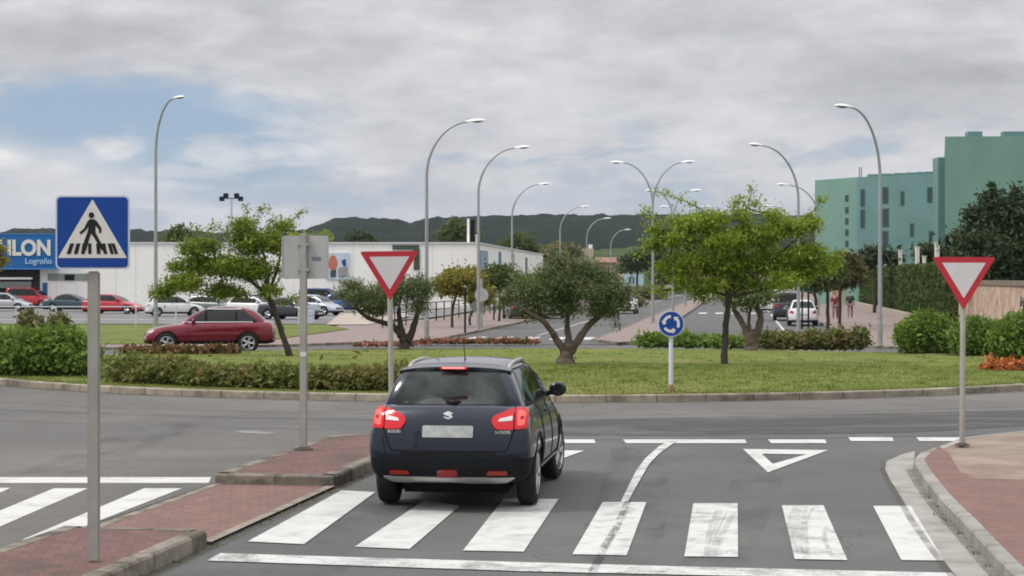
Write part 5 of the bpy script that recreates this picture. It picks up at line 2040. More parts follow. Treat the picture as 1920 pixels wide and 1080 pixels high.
for i, (px, y0, nm) in enumerate(((1661, 476, 'just right of the nearest right street lamp'), (1688, 470, 'second from the nearest right street lamp'), (1720, 463, 'in the middle of the row above the tall hedge'), (1733, 481, 'shortest of the row above the tall hedge'), (1757, 455, 'tallest, by the yield sign at right'))):
    d = 11.43 / ((px - 960) / F - 0.123) + 5
    q = at(px, y0, d)
    rt = empty('white_post', (q.x, d, -0.3), R(10), 'slender white post ' + nm, 'post', 'white posts rising behind the tall hedge')
    mb = MB()
    mb.box((0, 0, (q.z + 0.3) / 2), (0.24 if i != 3 else 0.18, 0.24, q.z + 0.3), bev=0.02)
    mb.build('post', M['sign_cream'], rt)
    mb = MB()
    mb.box((0, 0, q.z + 0.32), (0.30, 0.30, 0.05), bev=0.01)
    mb.build('post_cap', M['sign_white'], rt)

# railings
def railing(pts, h, label, step=2.0, bars=(1.0, 0.55), col=None, group=None):
    a = pts[0]
    rt = empty('railing', (a.x, a.y, zg(a.y) + 0.1), 0, label, 'railing', group)
    m = col or M['galv']
    for (p0, p1) in zip(pts, pts[1:]):
        L = (p1 - p0).length
        n = max(1, int(L / step))
        for k in range(n + 1):
            q = p0.lerp(p1, k / n)
            mb = MB()
            mb.box((q.x - a.x, q.y - a.y, zg(q.y) - zg(a.y) + h / 2 - 0.05), (0.08, 0.06, h + 0.1), bev=0.008)
            mb.build('post', m, rt)
        mb = MB()
        for b in bars:
            mb.tube([(p0.x - a.x, p0.y - a.y, zg(p0.y) - zg(a.y) + h * b), (p1.x - a.x, p1.y - a.y, zg(p1.y) - zg(a.y) + h * b)], 0.034 if b > 0.9 else 0.024, 6)
        mb.build('rail', m, rt)
    return rt


railing([P(-120, 609).to_2d(), P(330, 609).to_2d()], 0.95, 'pale steel railing between the left grass verge and the car park', 2.05, (1.0, 0.2), M['sign_rim'])
railing([P(560, 612).to_2d(), P(588, 605).to_2d()], 0.9, 'short pale railing end right of the grey sign post', 1.0, (1.0, 0.5), M['sign_rim'])
railing([axis(96, -13.6), axis(112, -13.4), axis(150, -13.2)], 1.15, 'brown railing along the far left pavement by the small round trees', 2.8, (1.0, 0.62, 0.22), mat('rail_brown', (0.085, 0.075, 0.07), 0.6, var=0.15))

# bollards on the left pavement
for i, (px, py, nm) in enumerate(((872, 624, 'near the pale lamp'), (926, 600, 'behind the lamp by the building corner'), (945, 598, 'left of the dark saloon'))):
    q = P(px, py, 0.1)
    rt = empty('bollard', q, 0, 'thin dark post on the far left pavement ' + nm, 'bollard', 'dark posts on the far left pavement')
    mb = MB()
    hh = 2.3 if i == 0 else 1.3
    mb.lathe([(0.05, 0), (0.05, hh), (0.02, hh + 0.05)], 10)
    mb.build('post', M['trim'], rt)
    mb = MB()
    mb.lathe([(0.06, hh - 0.12), (0.06, hh - 0.02)], 10)
    mb.build('collar', M['galv'], rt)

# small grey sign fixed on the second lamp, seen from behind
q = P(903, 616, 0.1)
rt = empty('street_sign', (q.x, q.y - 0.3, q.z), 0, 'two pale sign backs on a stout pole below the small round tree', 'road sign')
mb = MB()
mb.lathe([(0.07, 0), (0.07, 2.6)], 10)
mb.build('post', M['galv'], rt)
mb = MB()
mb.plate(disc(0.36, 24), -0.1, -0.07, M=Matrix.Translation((0.0, 0, 1.75)))
mb.build('sign_board', M['sign_back'], rt)
mb = MB()
mb.plate([(x - 0.45, z) for x, z in disc(0.30, 24)], -0.1, -0.07, M=Matrix.Translation((0.2, 0, 1.15)))
mb.build('sign_board', mat('sign_back_dark', (0.15, 0.17, 0.16), 0.5), rt)

# dark green board on the right pavement
q = P(1510, 621, 0.0)
z1, z0 = CH + (HZ - 521) * q.y / F, CH + (HZ - 547) * q.y / F
rt = empty('street_board', (q.x, q.y, zg(q.y) + 0.1), R(-4), 'dark green board with a pale edge on two posts before the parked white hatchback', 'sign')
zo = rt.location.z
mb = MB()
for x in (-0.16, 0.16):
    mb.tube([(x, 0.03, 0), (x, 0.03, z0 - zo + 0.1)], 0.045, 8)
mb.build('post', M['trim'], rt)
mb = MB()
mb.box((0, 0, (z0 + z1) / 2 - zo), (0.80, 0.06, z1 - z0), bev=0.01)
mb.build('board_edge', M['sign_back'], rt)
mb = MB()
mb.box((0, -0.034, (z0 + z1) / 2 - zo), (0.72, 0.008, z1 - z0 - 0.08))
mb.build('board_face', mat('board_green', (0.02, 0.07, 0.05), 0.5), rt)

# far billboard, tower and houses beyond the street
q0, q1 = at(1170, 514, 260), at(1207, 536, 260)
rt = empty('billboard', ((q0.x + q1.x) / 2, 260, -0.3), 0, 'pale blue billboard beside the far street', 'billboard')
mb = MB()
for s in (-1, 1):
    mb.tube([(s * 0.9, 0.1, 0), (s * 0.9, 0.1, q1.z + 0.4)], 0.08, 8)
mb.build('post', M['galv'], rt)
mb = MB()
mb.box((0, 0, (q0.z + q1.z) / 2 + 0.3), (q1.x - q0.x, 0.15, q0.z - q1.z))
mb.build('board', mat('billboard_pale', (0.42, 0.58, 0.62), 0.5, var=0.1, scale=0.5), rt)
mb = MB()
mb.plate(rpoly([(-0.75, q1.z + 0.6), (-0.45, q1.z + 0.6), (-0.3, q1.z + 1.5), (-0.6, q1.z + 1.7)], 0.1), -0.09, -0.078)
mb.plate(rpoly([(-0.2, q1.z + 0.5), (0.1, q1.z + 0.5), (0.05, q1.z + 1.5), (-0.2, q1.z + 1.6)], 0.1), -0.09, -0.078)
mb.build('billboard_shape', mat('billboard_dark', (0.03, 0.10, 0.16), 0.5), rt)

q0, q1 = at(1091, 466, 330), at(1113, 505, 330)
rt = empty('tower', ((q0.x + q1.x) / 2, 330, -0.3), R(12), 'beige square tower with a white cap, beyond the far street', 'tower')
mb = MB()
mb.box((0, 0, (q0.z + 0.3) / 2), (1.7, 1.7, q0.z + 0.3), bev=0.03)
mb.build('wall', mat('tower_beige', (0.48, 0.40, 0.30), 0.8, var=0.1, scale=0.5), rt)
mb = MB()
mb.box((0.45, -0.2, q0.z + 0.55), (0.6, 0.6, 0.9), bev=0.05)
mb.build('cap', M['wall_white'], rt)
mb = MB()
for z in (2.0, 3.6, 5.2):
    mb.box((-0.1, -0.86, z), (0.4, 0.04, 0.7))
mb.build('window', M['pane'], rt)

rng = random.Random(5)
HM = [mat('house_cream', (0.50, 0.43, 0.34), 0.8, var=0.1, scale=0.3), mat('house_brick', (0.30, 0.20, 0.15), 0.85, var=0.1, scale=0.3), mat('house_white', (0.62, 0.60, 0.56), 0.8, var=0.08, scale=0.3)]
RM = mat('tile_roof', (0.26, 0.15, 0.105), 0.85, var=0.2, scale=0.8)


def house(px0, px1, ytop, d, mi, lab, rf=1.2):
    a, b = at(px0, ytop, d), at(px1, ytop, d)
    w, h = b.x - a.x, a.z + 0.4
    rt = empty('house', ((a.x + b.x) / 2, d, -0.4), R(-6), lab, 'house', 'far houses beyond the street')
    mb = MB()
    mb.box((0, 4, h / 2), (w, 8, h))
    mb.build('wall', HM[mi], rt)
    mb = MB()
    e = 0.4
    mb.add([(-w / 2 - e, -e, h), (w / 2 + e, -e, h), (w / 2 + e, 8 + e, h), (-w / 2 - e, 8 + e, h), (-w / 2 - e, 4, h + rf), (w / 2 + e, 4, h + rf)], [(0, 1, 5, 4), (2, 3, 4, 5), (1, 2, 5), (3, 0, 4), (3, 2, 1, 0)])
    mb.build('roof', RM, rt)
    n = max(2, int(w / 3.2))
    for k in range(n):
        x = -w / 2 + w * (k + 0.5) / n
        for z in ([h * 0.35, h * 0.75] if h > 4.5 else [h * 0.6]):
            mb = MB()
            mb.box((x, -0.02, z), (0.9, 0.06, 1.0))
            mb.build('window', M['pane'], rt)


house(1118, 1152, 492, 420, 1, 'brown far house right of the beige tower')
house(1150, 1180, 496, 470, 0, 'cream far house left of the pale billboard')
house(1235, 1300, 505, 330, 2, 'white far house with a tile roof behind the two armed lamps')
house(1300, 1380, 508, 300, 1, 'brick far house behind the wide green tree')
house(1040, 1088, 500, 380, 0, 'cream far house behind the thick olive tree')
house(1395, 1450, 500, 290, 2, 'white far house behind the forked grey trunk')

# ------------------------------------------------------------------ hills
def hill(name, ridge, d, depth, m, seed, tree_h=2.2, base=-1.0):
    """wooded ridge: its crest follows the skyline, the slope runs down towards the viewer"""
    from mathutils import noise
    vs, fs = [], []
    pxs = [ridge[0][0] + (ridge[-1][0] - ridge[0][0]) * i / 420 for i in range(421)]
    rows = 30
    for j in range(rows + 1):
        t = j / rows
        if t <= 0.72:
            f = t / 0.72
            dd = d - depth * (1 - f)
            hf = f ** 0.85
        else:
            f = (t - 0.72) / 0.28
            dd = d + depth * 0.7 * f
            hf = 1 - f * f
        for px in pxs:
            zc_ = CH + (HZ - interp(ridge, px)) * d / F
            x = (px - 960) * d / F
            nz = noise.noise(Vector((x * 0.012, dd * 0.012, seed))) * 0.10 * zc_ * (1 - abs(2 * min(hf, 1) - 1))
            bump = (noise.noise(Vector((x * 0.09, dd * 0.09, seed + 9))) + 0.6 * noise.noise(Vector((x * 0.23, dd * 0.23, seed + 3)))) * tree_h
            vs.append((x, dd, base + (zc_ - base) * hf + nz + bump * min(1, hf * 3)))
    n = len(pxs)
    for j in range(rows):
        for i in range(n - 1):
            fs.append((j * n + i, j * n + i + 1, (j + 1) * n + i + 1, (j + 1) * n + i))
    o = MB().add(vs, fs).build(name, m, sharp=None)
    return tag(o, None, None, None, 'structure')


def wood_mat(name, c1, c2, c3):
    m, k, out = new_mat(name)
    b = k.n('ShaderNodeBsdfPrincipled')
    v = k.n('ShaderNodeNewGeometry').outputs['Position']
    n1 = k.noise(v, 0.075, 6, 0.75)
    n2 = k.noise(v, 0.010, 5, 0.6)
    f = k.math('ADD', k.math('MULTIPLY', n1, 0.6), k.math('MULTIPLY', n2, 0.4))
    k.l(k.ramp(f, [(0.38, c1), (0.52, c2), (0.66, c3)]), b.inputs['Base Color'])
    b.inputs['Roughness'].default_value = 1.0
    b.inputs['Specular IOR Level'].default_value = 0.0
    k.l(b.outputs[0], out.inputs[0])
    return m


M['wood'] = wood_mat('wooded_hill', (0.009, 0.015, 0.012), (0.016, 0.025, 0.017), (0.030, 0.042, 0.027))
M['wood2'] = wood_mat('wooded_hill_near', (0.040, 0.062, 0.028), (0.060, 0.085, 0.036), (0.16, 0.15, 0.085))
hill('wooded_hill', [(520, 470), (560, 445), (600, 423), (640, 406), (700, 408), (750, 410), (766, 418), (800, 410), (850, 405), (930, 403), (1000, 402), (1150, 401), (1240, 401), (1400, 402), (1560, 405), (1800, 412), (2100, 430)], 1500, 650, M['wood'], 1.0)
hill('distant_hill', [(-300, 446), (-60, 442), (0, 436), (40, 429), (110, 428), (200, 430), (280, 434), (330, 432), (400, 436), (500, 440), (600, 450), (680, 470), (760, 490)], 1500, 500, M['wood'], 4.0, 3.0)
hill('foothill', [(700, 520), (850, 506), (930, 488), (1000, 470), (1060, 476), (1120, 470), (1180, 464), (1260, 462), (1330, 466), (1420, 478), (1500, 490), (1700, 505)], 760, 260, M['wood2'], 7.0, 1.2)

# ------------------------------------------------------------------ plants
BARK = mat('bark_grey', (0.095, 0.078, 0.062), 0.95, var=0.35, scale=9, bump=0.9, bscale=22)
BARK_D = mat('bark_dark', (0.055, 0.044, 0.036), 0.95, var=0.35, scale=9, bump=0.9, bscale=22)
BARK_O = mat('bark_olive', (0.125, 0.095, 0.075), 0.95, var=0.4, scale=6, bump=1.0, bscale=16)
FOL = {
    'olive': foliage('olive_leaves', [(0.060, 0.088, 0.032), (0.105, 0.140, 0.052), (0.165, 0.205, 0.082), (0.24, 0.27, 0.13)], 1.6, 0.2),
    'lime': foliage('lime_leaves', [(0.115, 0.190, 0.022), (0.215, 0.315, 0.034), (0.32, 0.41, 0.048), (0.44, 0.50, 0.10)], 1.5, 0.5),
    'lime2': foliage('green_leaves', [(0.080, 0.145, 0.018), (0.155, 0.240, 0.028), (0.255, 0.335, 0.042), (0.36, 0.42, 0.08)], 1.5, 0.5),
    'bush': foliage('bush_leaves', [(0.060, 0.120, 0.018), (0.105, 0.190, 0.028), (0.165, 0.265, 0.042), (0.24, 0.34, 0.075)], 1.2, 0.3),
    'hedge': foliage('hedge_leaves', [(0.055, 0.080, 0.020), (0.095, 0.125, 0.028), (0.140, 0.165, 0.038), (0.180, 0.178, 0.052), (0.235, 0.150, 0.070)], 1.1, 0.25),
    'dark': foliage('evergreen_leaves', [(0.016, 0.034, 0.014), (0.028, 0.052, 0.020), (0.045, 0.075, 0.028), (0.07, 0.095, 0.04)], 0.7, 0.12),
    'wall': foliage('cypress_leaves', [(0.026, 0.056, 0.012), (0.046, 0.088, 0.018), (0.072, 0.118, 0.024), (0.12, 0.115, 0.036)], 0.5, 0.15),
    'gold': foliage('golden_leaves', [(0.10, 0.11, 0.020), (0.17, 0.165, 0.025), (0.27, 0.23, 0.04), (0.36, 0.28, 0.06)], 0.8, 0.3),
    'mid': foliage('street_tree_leaves', [(0.035, 0.065, 0.018), (0.06, 0.095, 0.024), (0.09, 0.125, 0.032), (0.13, 0.15, 0.05)], 0.8, 0.25),
    'brown': foliage('bronze_leaves', [(0.040, 0.040, 0.022), (0.075, 0.060, 0.030), (0.10, 0.085, 0.035), (0.13, 0.12, 0.045)], 0.8, 0.2),
    'scrub': foliage('scrub_leaves', [(0.09, 0.10, 0.035), (0.13, 0.135, 0.05), (0.20, 0.18, 0.08), (0.26, 0.22, 0.11)], 0.5, 0.2),
    'flower': foliage('red_flowers', [(0.07, 0.10, 0.025), (0.13, 0.11, 0.035), (0.34, 0.10, 0.075), (0.46, 0.17, 0.14)], 2.0, 0.2),
    'flower2': foliage('orange_flowers', [(0.06, 0.10, 0.02), (0.50, 0.10, 0.03), (0.55, 0.20, 0.05), (0.52, 0.14, 0.16)], 2.0, 0.2),
    'rust': foliage('rust_leaves', [(0.07, 0.065, 0.02), (0.13, 0.075, 0.03), (0.20, 0.09, 0.04), (0.24, 0.14, 0.06)], 1.6, 0.2),
}


def leaf_quads(mb, pts, size, aspect, rng, up=0.35, outdir=None):
    """one small four-cornered leaf spray at each point"""
    n = len(pts)
    if n == 0:
        return
    a = rng.normal(size=(n, 3))
    if outdir is not None:
        a = a + outdir * 1.1
    a /= np.linalg.norm(a, axis=1)[:, None] + 1e-9
    r = rng.normal(size=(n, 3))
    r[:, 2] += up * 2
    b = np.cross(a, r)
    b /= np.linalg.norm(b, axis=1)[:, None] + 1e-9
    s = size * np.clip(rng.lognormal(-0.08, 0.38, size=(n, 1)), 0.4, 2.0)
    c = np.cross(a, b) * s * 0.18
    v = np.stack([pts - a * s, pts + b * s * aspect + c, pts + a * s, pts - b * s * aspect + c], axis=1).reshape(-1, 3)
    o = len(mb.v)
    mb.v += [tuple(q) for q in v.tolist()]
    mb.f += [(o + 4 * i, o + 4 * i + 1, o + 4 * i + 2, o + 4 * i + 3) for i in range(n)]
    mb.m += [0] * n


def leaf_mesh(mb, name):
    me = bpy.data.meshes.new(name)
    me.from_pydata(mb.v, [], mb.f)
    me.update()
    return me


def crown_points(lobes, n, rng, clump=0.16, shell=0.55, per=14):
    """points in clumps through a union of ellipsoids: (x, y, z, rx, ry, rz)"""
    vol = np.array([l[3] * l[4] * l[5] for l in lobes]) ** 0.75
    cnt = np.maximum(1, (vol / vol.sum() * n / per).astype(int))
    P_, D_ = [], []
    for (x, y, z, rx, ry, rz), m in zip(lobes, cnt):
        d = rng.normal(size=(m, 3))
        d /= np.linalg.norm(d, axis=1)[:, None]
        r = (shell + (1 - shell) * rng.random((m, 1))) * rng.uniform(0.82, 1.10, (m, 1))
        c = d * r * np.array([[rx, ry, rz]]) + np.array([[x, y, z]])
        k = np.repeat(np.arange(m), per)
        cs = clump * rng.uniform(0.5, 1.5, (m, 1))
        q = c[k] + rng.normal(size=(m * per, 3)) * cs[k] * np.array([[1, 1, 0.7]])
        P_.append(q)
        D_.append(d[k])
    return np.concatenate(P_), np.concatenate(D_)


def tree(name, label, cat, base, d, trunk, lobes, fol, bark, n=9000, leaf=0.075, aspect=0.5, clump=0.18, shell=0.5, seed=1, group=None, depth=0.9, branches=True, extra=(), up=0.35, twig=0.018, per=14):
    """trunk: [(px, row, radius, depth shift)] lines; lobes: (px, row, half width px, half height px[, depth shift])"""
    rng = np.random.default_rng(seed)
    rr = random.Random(seed)
    root = empty(name, base, 0, label, cat, group)
    b0 = Vector(base)
    S_ = lambda px, py, dy=0.0: at(px, py, d + dy) - b0
    tb = MB()
    ends = []
    for line in trunk:
        pts = smooth_line([S_(q[0], q[1], q[3] if len(q) > 3 else 0.0) for q in line], 5)
        rad = []
        for i in range(len(pts)):
            t = i / (len(pts) - 1) * (len(line) - 1)
            k = min(int(t), len(line) - 2)
            rad.append((line[k][2] + (line[k + 1][2] - line[k][2]) * (t - k)) * rr.uniform(0.90, 1.10))
        pts = [p_ + Vector((rr.uniform(-1, 1), rr.uniform(-1, 1), 0)) * rad[i] * 0.18 for i, p_ in enumerate(pts)]
        tb.tube(pts, rad, 9)
        ends.append(pts[-1])
        ends.append(pts[int(len(pts) * 0.75)])
    L3 = []
    for q in lobes:
        px, py, rx, ry = q[:4]
        rxm, rzm = rx * d / F, ry * d / F
        dy = q[4] if len(q) > 4 else rr.uniform(-0.5, 0.5) * rxm
        c = S_(px, py, dy)
        L3.append((c.x, c.y, c.z, rxm, rxm * depth, rzm))
    if branches:
        for l in L3:
            c = Vector(l[:3])
            e = min(ends, key=lambda v: (v - c).length)
            mid = e.lerp(c, 0.5) + Vector((rr.uniform(-.15, .15), rr.uniform(-.15, .15), -0.05)) * (c - e).length
            tb.tube(smooth_line([e, mid, c], 4), [max(twig * 1.6 - (twig * 1.1) * i / 8, 0.006) for i in range(9)], 6)
            for _ in range(6):
                v = Vector((rr.gauss(0, 1) * l[3], rr.gauss(0, 1) * l[4], rr.gauss(0, 1) * l[5])) * 0.55
                tb.tube([c - (c - e) * rr.uniform(0, 0.5), c + v * 0.6 + Vector((0, 0, 0.02)), c + v], [twig * 0.55, twig * 0.4, 0.004], 5)
    for ln in extra:        # single shoots that stick out of the crown
        pts = smooth_line([S_(*q) for q in ln], 5)
        tb.tube(pts, [twig * 0.7 * (1 - 0.8 * i / (len(pts) - 1)) for i in range(len(pts))], 5)
    tb.build('trunk', bark, root, sharp=60)
    pts, dirs = crown_points(L3, n, rng, clump, shell, per)
    if extra:
        ep, ed = [], []
        for ln in extra:
            ps = smooth_line([S_(*q) for q in ln], 8)
            for i, p_ in enumerate(ps):
                m = 9
                ep.append(np.array(p_)[None, :] + rng.normal(size=(m, 3)) * 0.085)
                ed.append(rng.normal(size=(m, 3)) * 0.3)
        pts = np.concatenate([pts] + ep)
        dirs = np.concatenate([dirs] + ed)
    mb = MB()
    leaf_quads(mb, pts, leaf, aspect, rng, up, dirs * 0.6)
    link_mesh('crown', leaf_mesh(mb, 'crown'), FOL[fol], root, sharp=None)
    return root


def gbase(px, py, dz=0.13):
    return P(px, py, dz)


# thick olive tree in the middle of the island
b = gbase(1062, 683)
d = b.y
tree('olive_tree', 'thick trunked olive tree with a broad dense crown in the middle of the lawn', 'tree', b, d,
     [[(1062, 690, 0.30), (1060, 678, 0.23), (1064, 660, 0.17), (1068, 644, 0.16)],
      [(1060, 664, 0.12), (1042, 634, 0.095, -.1), (1020, 604, 0.075, -.3), (992, 586, 0.055, -.4), (970, 570, 0.035, -.4)],
      [(1068, 650, 0.11), (1064, 616, 0.08, .3), (1064, 592, 0.06, .4), (1056, 550, 0.04, .5)],
      [(1070, 660, 0.12), (1094, 622, 0.10), (1120, 596, 0.075, .2), (1140, 580, 0.055, .2), (1160, 560, 0.03)]],
     [(1060, 525, 50, 26), (1000, 545, 44, 24), (1122, 545, 46, 26), (962, 556, 26, 16), (1158, 556, 24, 20), (1040, 505, 26, 16), (1094, 508, 34, 18), (1060, 556, 46, 18), (1008, 572, 30, 12), (1132, 572, 34, 12), (1048, 490, 13, 12), (1176, 545, 10, 10), (1122, 518, 24, 14), (980, 530, 18, 14), (1075, 494, 12, 9), (1150, 530, 18, 12), (1025, 520, 22, 14), (998, 582, 32, 10), (1060, 578, 38, 11), (1126, 584, 34, 10), (948, 568, 12, 9), (1175, 572, 12, 10)],
     'olive', BARK_O, 33000, 0.046, 0.30, 0.13, 0.25, 11, None, 0.85, True,
     [[(1045, 495, 0), (1040, 482, 0), (1036, 470, 0)], [(985, 535, 0), (970, 520, 0), (962, 510, 0)], [(1140, 525, 0), (1152, 512, 0), (1158, 504, 0)], [(1110, 510, 0), (1120, 496, 0)], [(1015, 520, 0), (1008, 506, 0)], [(1060, 490, 0), (1063, 476, 0)], [(1090, 500, .2), (1098, 486, .2)], [(955, 560, 0), (942, 566, 0)], [(1165, 560, 0), (1188, 548, 0)], [(1145, 585, -.2), (1152, 598, -.2), (1156, 612, -.2)]], 0.5, 0.022)
# smaller olive behind the yield sign
b = gbase(757, 655)
d = b.y
tree('olive_tree', 'smaller olive tree with dark forked limbs, behind the yield triangle', 'tree', b, d,
     [[(757, 658, 0.22), (758, 642, 0.17), (753, 626, 0.14)],
      [(752, 630, 0.14), (738, 612, 0.11), (715, 604, 0.09, -.2), (690, 596, 0.07, -.3), (672, 582, 0.05, -.3)],
      [(754, 628, 0.13), (749, 602, 0.10), (748, 575, 0.06)],
      [(764, 640, 0.15), (776, 612, 0.11), (782, 590, 0.09), (792, 566, 0.06)]],
     [(720, 555, 46, 30), (672, 558, 34, 24), (780, 545, 34, 28), (640, 552, 14, 12), (745, 535, 30, 20), (700, 580, 30, 16), (785, 575, 22, 14), (662, 535, 22, 12), (800, 540, 16, 16)],
     'olive', BARK_D, 20000, 0.048, 0.32, 0.13, 0.25, 12, None, 0.85, True, [[(790, 525, 0), (793, 512, 0)], [(650, 535, 0), (636, 528, 0)]], 0.5, 0.022)

# leaning young tree on the left
b = gbase(543, 668)
d = b.y
tree('young_tree', 'young tree with a slanting dark trunk and loose crown, left of the grey sign back', 'tree', b, d,
     [[(543, 670, 0.11), (534, 640, 0.10), (520, 600, 0.095), (508, 566, 0.095), (498, 552, 0.09)],
      [(505, 562, 0.075), (480, 535, 0.055, -.1), (440, 510, 0.035, -.2), (400, 500, 0.022, -.2)],
      [(502, 556, 0.07), (500, 510, 0.05), (490, 460, 0.035, .2), (470, 420, 0.02, .2)],
      [(500, 552, 0.06), (520, 505, 0.045, .2), (530, 450, 0.03, .3), (545, 420, 0.018, .3)]],
     [(470, 455, 44, 26), (430, 500, 50, 24), (375, 495, 38, 18), (350, 530, 42, 18), (310, 545, 24, 12), (415, 545, 40, 14), (480, 505, 36, 24), (515, 455, 26, 24), (530, 425, 22, 12), (455, 425, 24, 14), (360, 465, 28, 14), (395, 460, 22, 14), (505, 545, 22, 14), (330, 500, 18, 10), (540, 500, 14, 14), (448, 552, 16, 8)],
     'lime2', BARK_D, 34000, 0.046, 0.5, 0.125, 0.2, 13, None, 0.8, True,
     [[(470, 440, .2), (465, 410, .2), (462, 384, .2)], [(478, 420, .2), (486, 400, .2), (500, 388, .2)], [(530, 430, .3), (550, 410, .3), (572, 396, .3)], [(390, 470, 0), (375, 440, 0), (368, 425, 0)], [(310, 545, 0), (290, 552, 0), (283, 548, 0)], [(430, 440, 0), (405, 424, 0), (388, 434, 0)], [(520, 570, 0), (545, 562, 0), (553, 556, 0)], [(500, 430, .1), (512, 408, .1)]], 0.7, 0.02)

# wide tree on the right
b = gbase(1358, 683)
d = b.y
tree('spreading_tree', 'wide yellow green tree with a slim dark trunk, right of the round blue sign', 'tree', b, d,
     [[(1358, 686, 0.105), (1359, 650, 0.09), (1362, 600, 0.085), (1368, 560, 0.085), (1372, 540, 0.08)],
      [(1370, 556, 0.065), (1330, 500, 0.05, -.2), (1280, 460, 0.035, -.3), (1245, 430, 0.02, -.3)],
      [(1370, 548, 0.06), (1385, 480, 0.045, .2), (1392, 430, 0.03, .2), (1400, 390, 0.02, .2)],
      [(1372, 552, 0.065), (1430, 500, 0.05), (1480, 460, 0.035, .3), (1520, 420, 0.02, .3)],
      [(1372, 556, 0.05), (1330, 545, 0.035), (1290, 535, 0.02)],
      [(1374, 556, 0.05), (1440, 540, 0.035), (1500, 520, 0.02)]],
     [(1300, 420, 58, 18), (1260, 450, 46, 16), (1350, 450, 60, 24), (1420, 440, 60, 24), (1480, 425, 46, 18), (1290, 490, 52, 20), (1360, 500, 64, 28), (1440, 495, 62, 28), (1510, 475, 44, 22), (1275, 522, 26, 14), (1325, 535, 42, 16), (1400, 532, 46, 15), (1470, 528, 44, 15), (1540, 500, 32, 14), (1222, 458, 20, 10), (1390, 405, 22, 14), (1520, 420, 24, 14), (1340, 410, 30, 14), (1560, 490, 18, 12), (1230, 430, 18, 10), (1245, 500, 20, 12), (1310, 556, 18, 7), (1240, 545, 14, 7), (1445, 402, 22, 10), (1500, 510, 30, 16)],
     'lime', BARK_D, 43000, 0.046, 0.5, 0.125, 0.2, 14, None, 0.8, True,
     [[(1330, 402, -.2), (1295, 382, -.2), (1258, 368, -.2), (1226, 356, -.2)], [(1398, 400, .2), (1404, 378, .2), (1412, 352, .2)], [(1380, 390, .2), (1372, 374, .2)], [(1415, 385, .2), (1424, 378, .2)], [(1510, 415, .3), (1528, 392, .3), (1545, 372, .3)], [(1240, 430, -.3), (1218, 402, -.3), (1208, 393, -.3)], [(1560, 480, 0), (1578, 474, 0)], [(1215, 465, 0), (1190, 478, 0)], [(1395, 380, .2), (1386, 372, .2)]], 0.9, 0.02)

# forked grey olive trunk behind it
b = gbase(1410, 657)
d = b.y
tree('olive_tree', 'pale forked olive trunk with thin dark crown, half hidden behind the wide tree', 'tree', b, d,
     [[(1410, 660, 0.27), (1408, 640, 0.20), (1406, 622, 0.18)],
      [(1404, 632, 0.14), (1390, 602, 0.11), (1376, 580, 0.085), (1372, 566, 0.06)],
      [(1412, 635, 0.16), (1424, 610, 0.13), (1424, 586, 0.11), (1412, 572, 0.08)],
      [(1406, 625, 0.08), (1404, 600, 0.06), (1408, 575, 0.04)]],
     [(1395, 560, 40, 15), (1430, 555, 26, 15), (1365, 555, 26, 14)], 'olive', BARK_O, 3800, 0.07, 0.36, 0.14, 0.3, 15, None, 0.9, True, [], 0.5, 0.02)

# small round trees on the far left pavement
TG = 'small round headed trees on the far left pavement'
for px, py, lobes, fol, nm, n, s in ((848, 614, [(862, 528, 42, 24), (840, 535, 24, 18), (885, 525, 22, 18)], 'gold', 'golden round headed tree, tallest of the small pavement trees', 5200, 21),
                                     (881, 610, [(900, 556, 24, 15)], 'gold', 'smallest round headed tree, in front of the lamp by the building corner', 2300, 22),
                                     (936, 602, [(940, 520, 34, 24), (920, 530, 22, 16), (962, 530, 22, 16)], 'mid', 'dark green round headed tree right of the golden one', 4500, 23),
                                     (1000, 598, [(1002, 535, 30, 22)], 'mid', 'green round headed tree half hidden by the thick olive', 2500, 24)):
    b = P(px, py, 0.1)
    c = lobes[0]
    tree('round_tree', nm, 'tree', b, b.y, [[(px, py + 1, 0.075), (px + 1, (py + c[1]) / 2 + 8, 0.065), (c[0] - 3, c[1] + c[3] * 0.6, 0.06)]], lobes, fol, BARK_D, n, 0.115, 0.5, 0.20, 0.55, s, TG, 1.0, True, [], 0.4, 0.03)

# trees on the right pavement
for px, py, lobes, fol, nm, n, s in ((1552, 618, [(1548, 505, 34, 26), (1530, 520, 26, 20)], 'mid', 'green street tree behind the right edge of the wide tree', 4200, 31),
                                     (1575, 612, [(1582, 500, 30, 26), (1600, 520, 18, 20), (1570, 525, 24, 18)], 'brown', 'bronze leaved street tree left of the tall hedge', 4200, 32),
                                     (1530, 606, [(1525, 530, 26, 18)], 'mid', 'small dark street tree beside the green board', 2200, 33)):
    b = P(px, py, 0.1)
    c = lobes[0]
    tree('street_tree', nm, 'tree', b, b.y, [[(px, py + 1, 0.10), (px, (py + c[1]) / 2, 0.085), (c[0], c[1] + 6, 0.06)]], lobes, fol, BARK_D, n, 0.12, 0.5, 0.22, 0.4, s, 'street trees on the right pavement', 0.9, True, [], 0.4, 0.03)

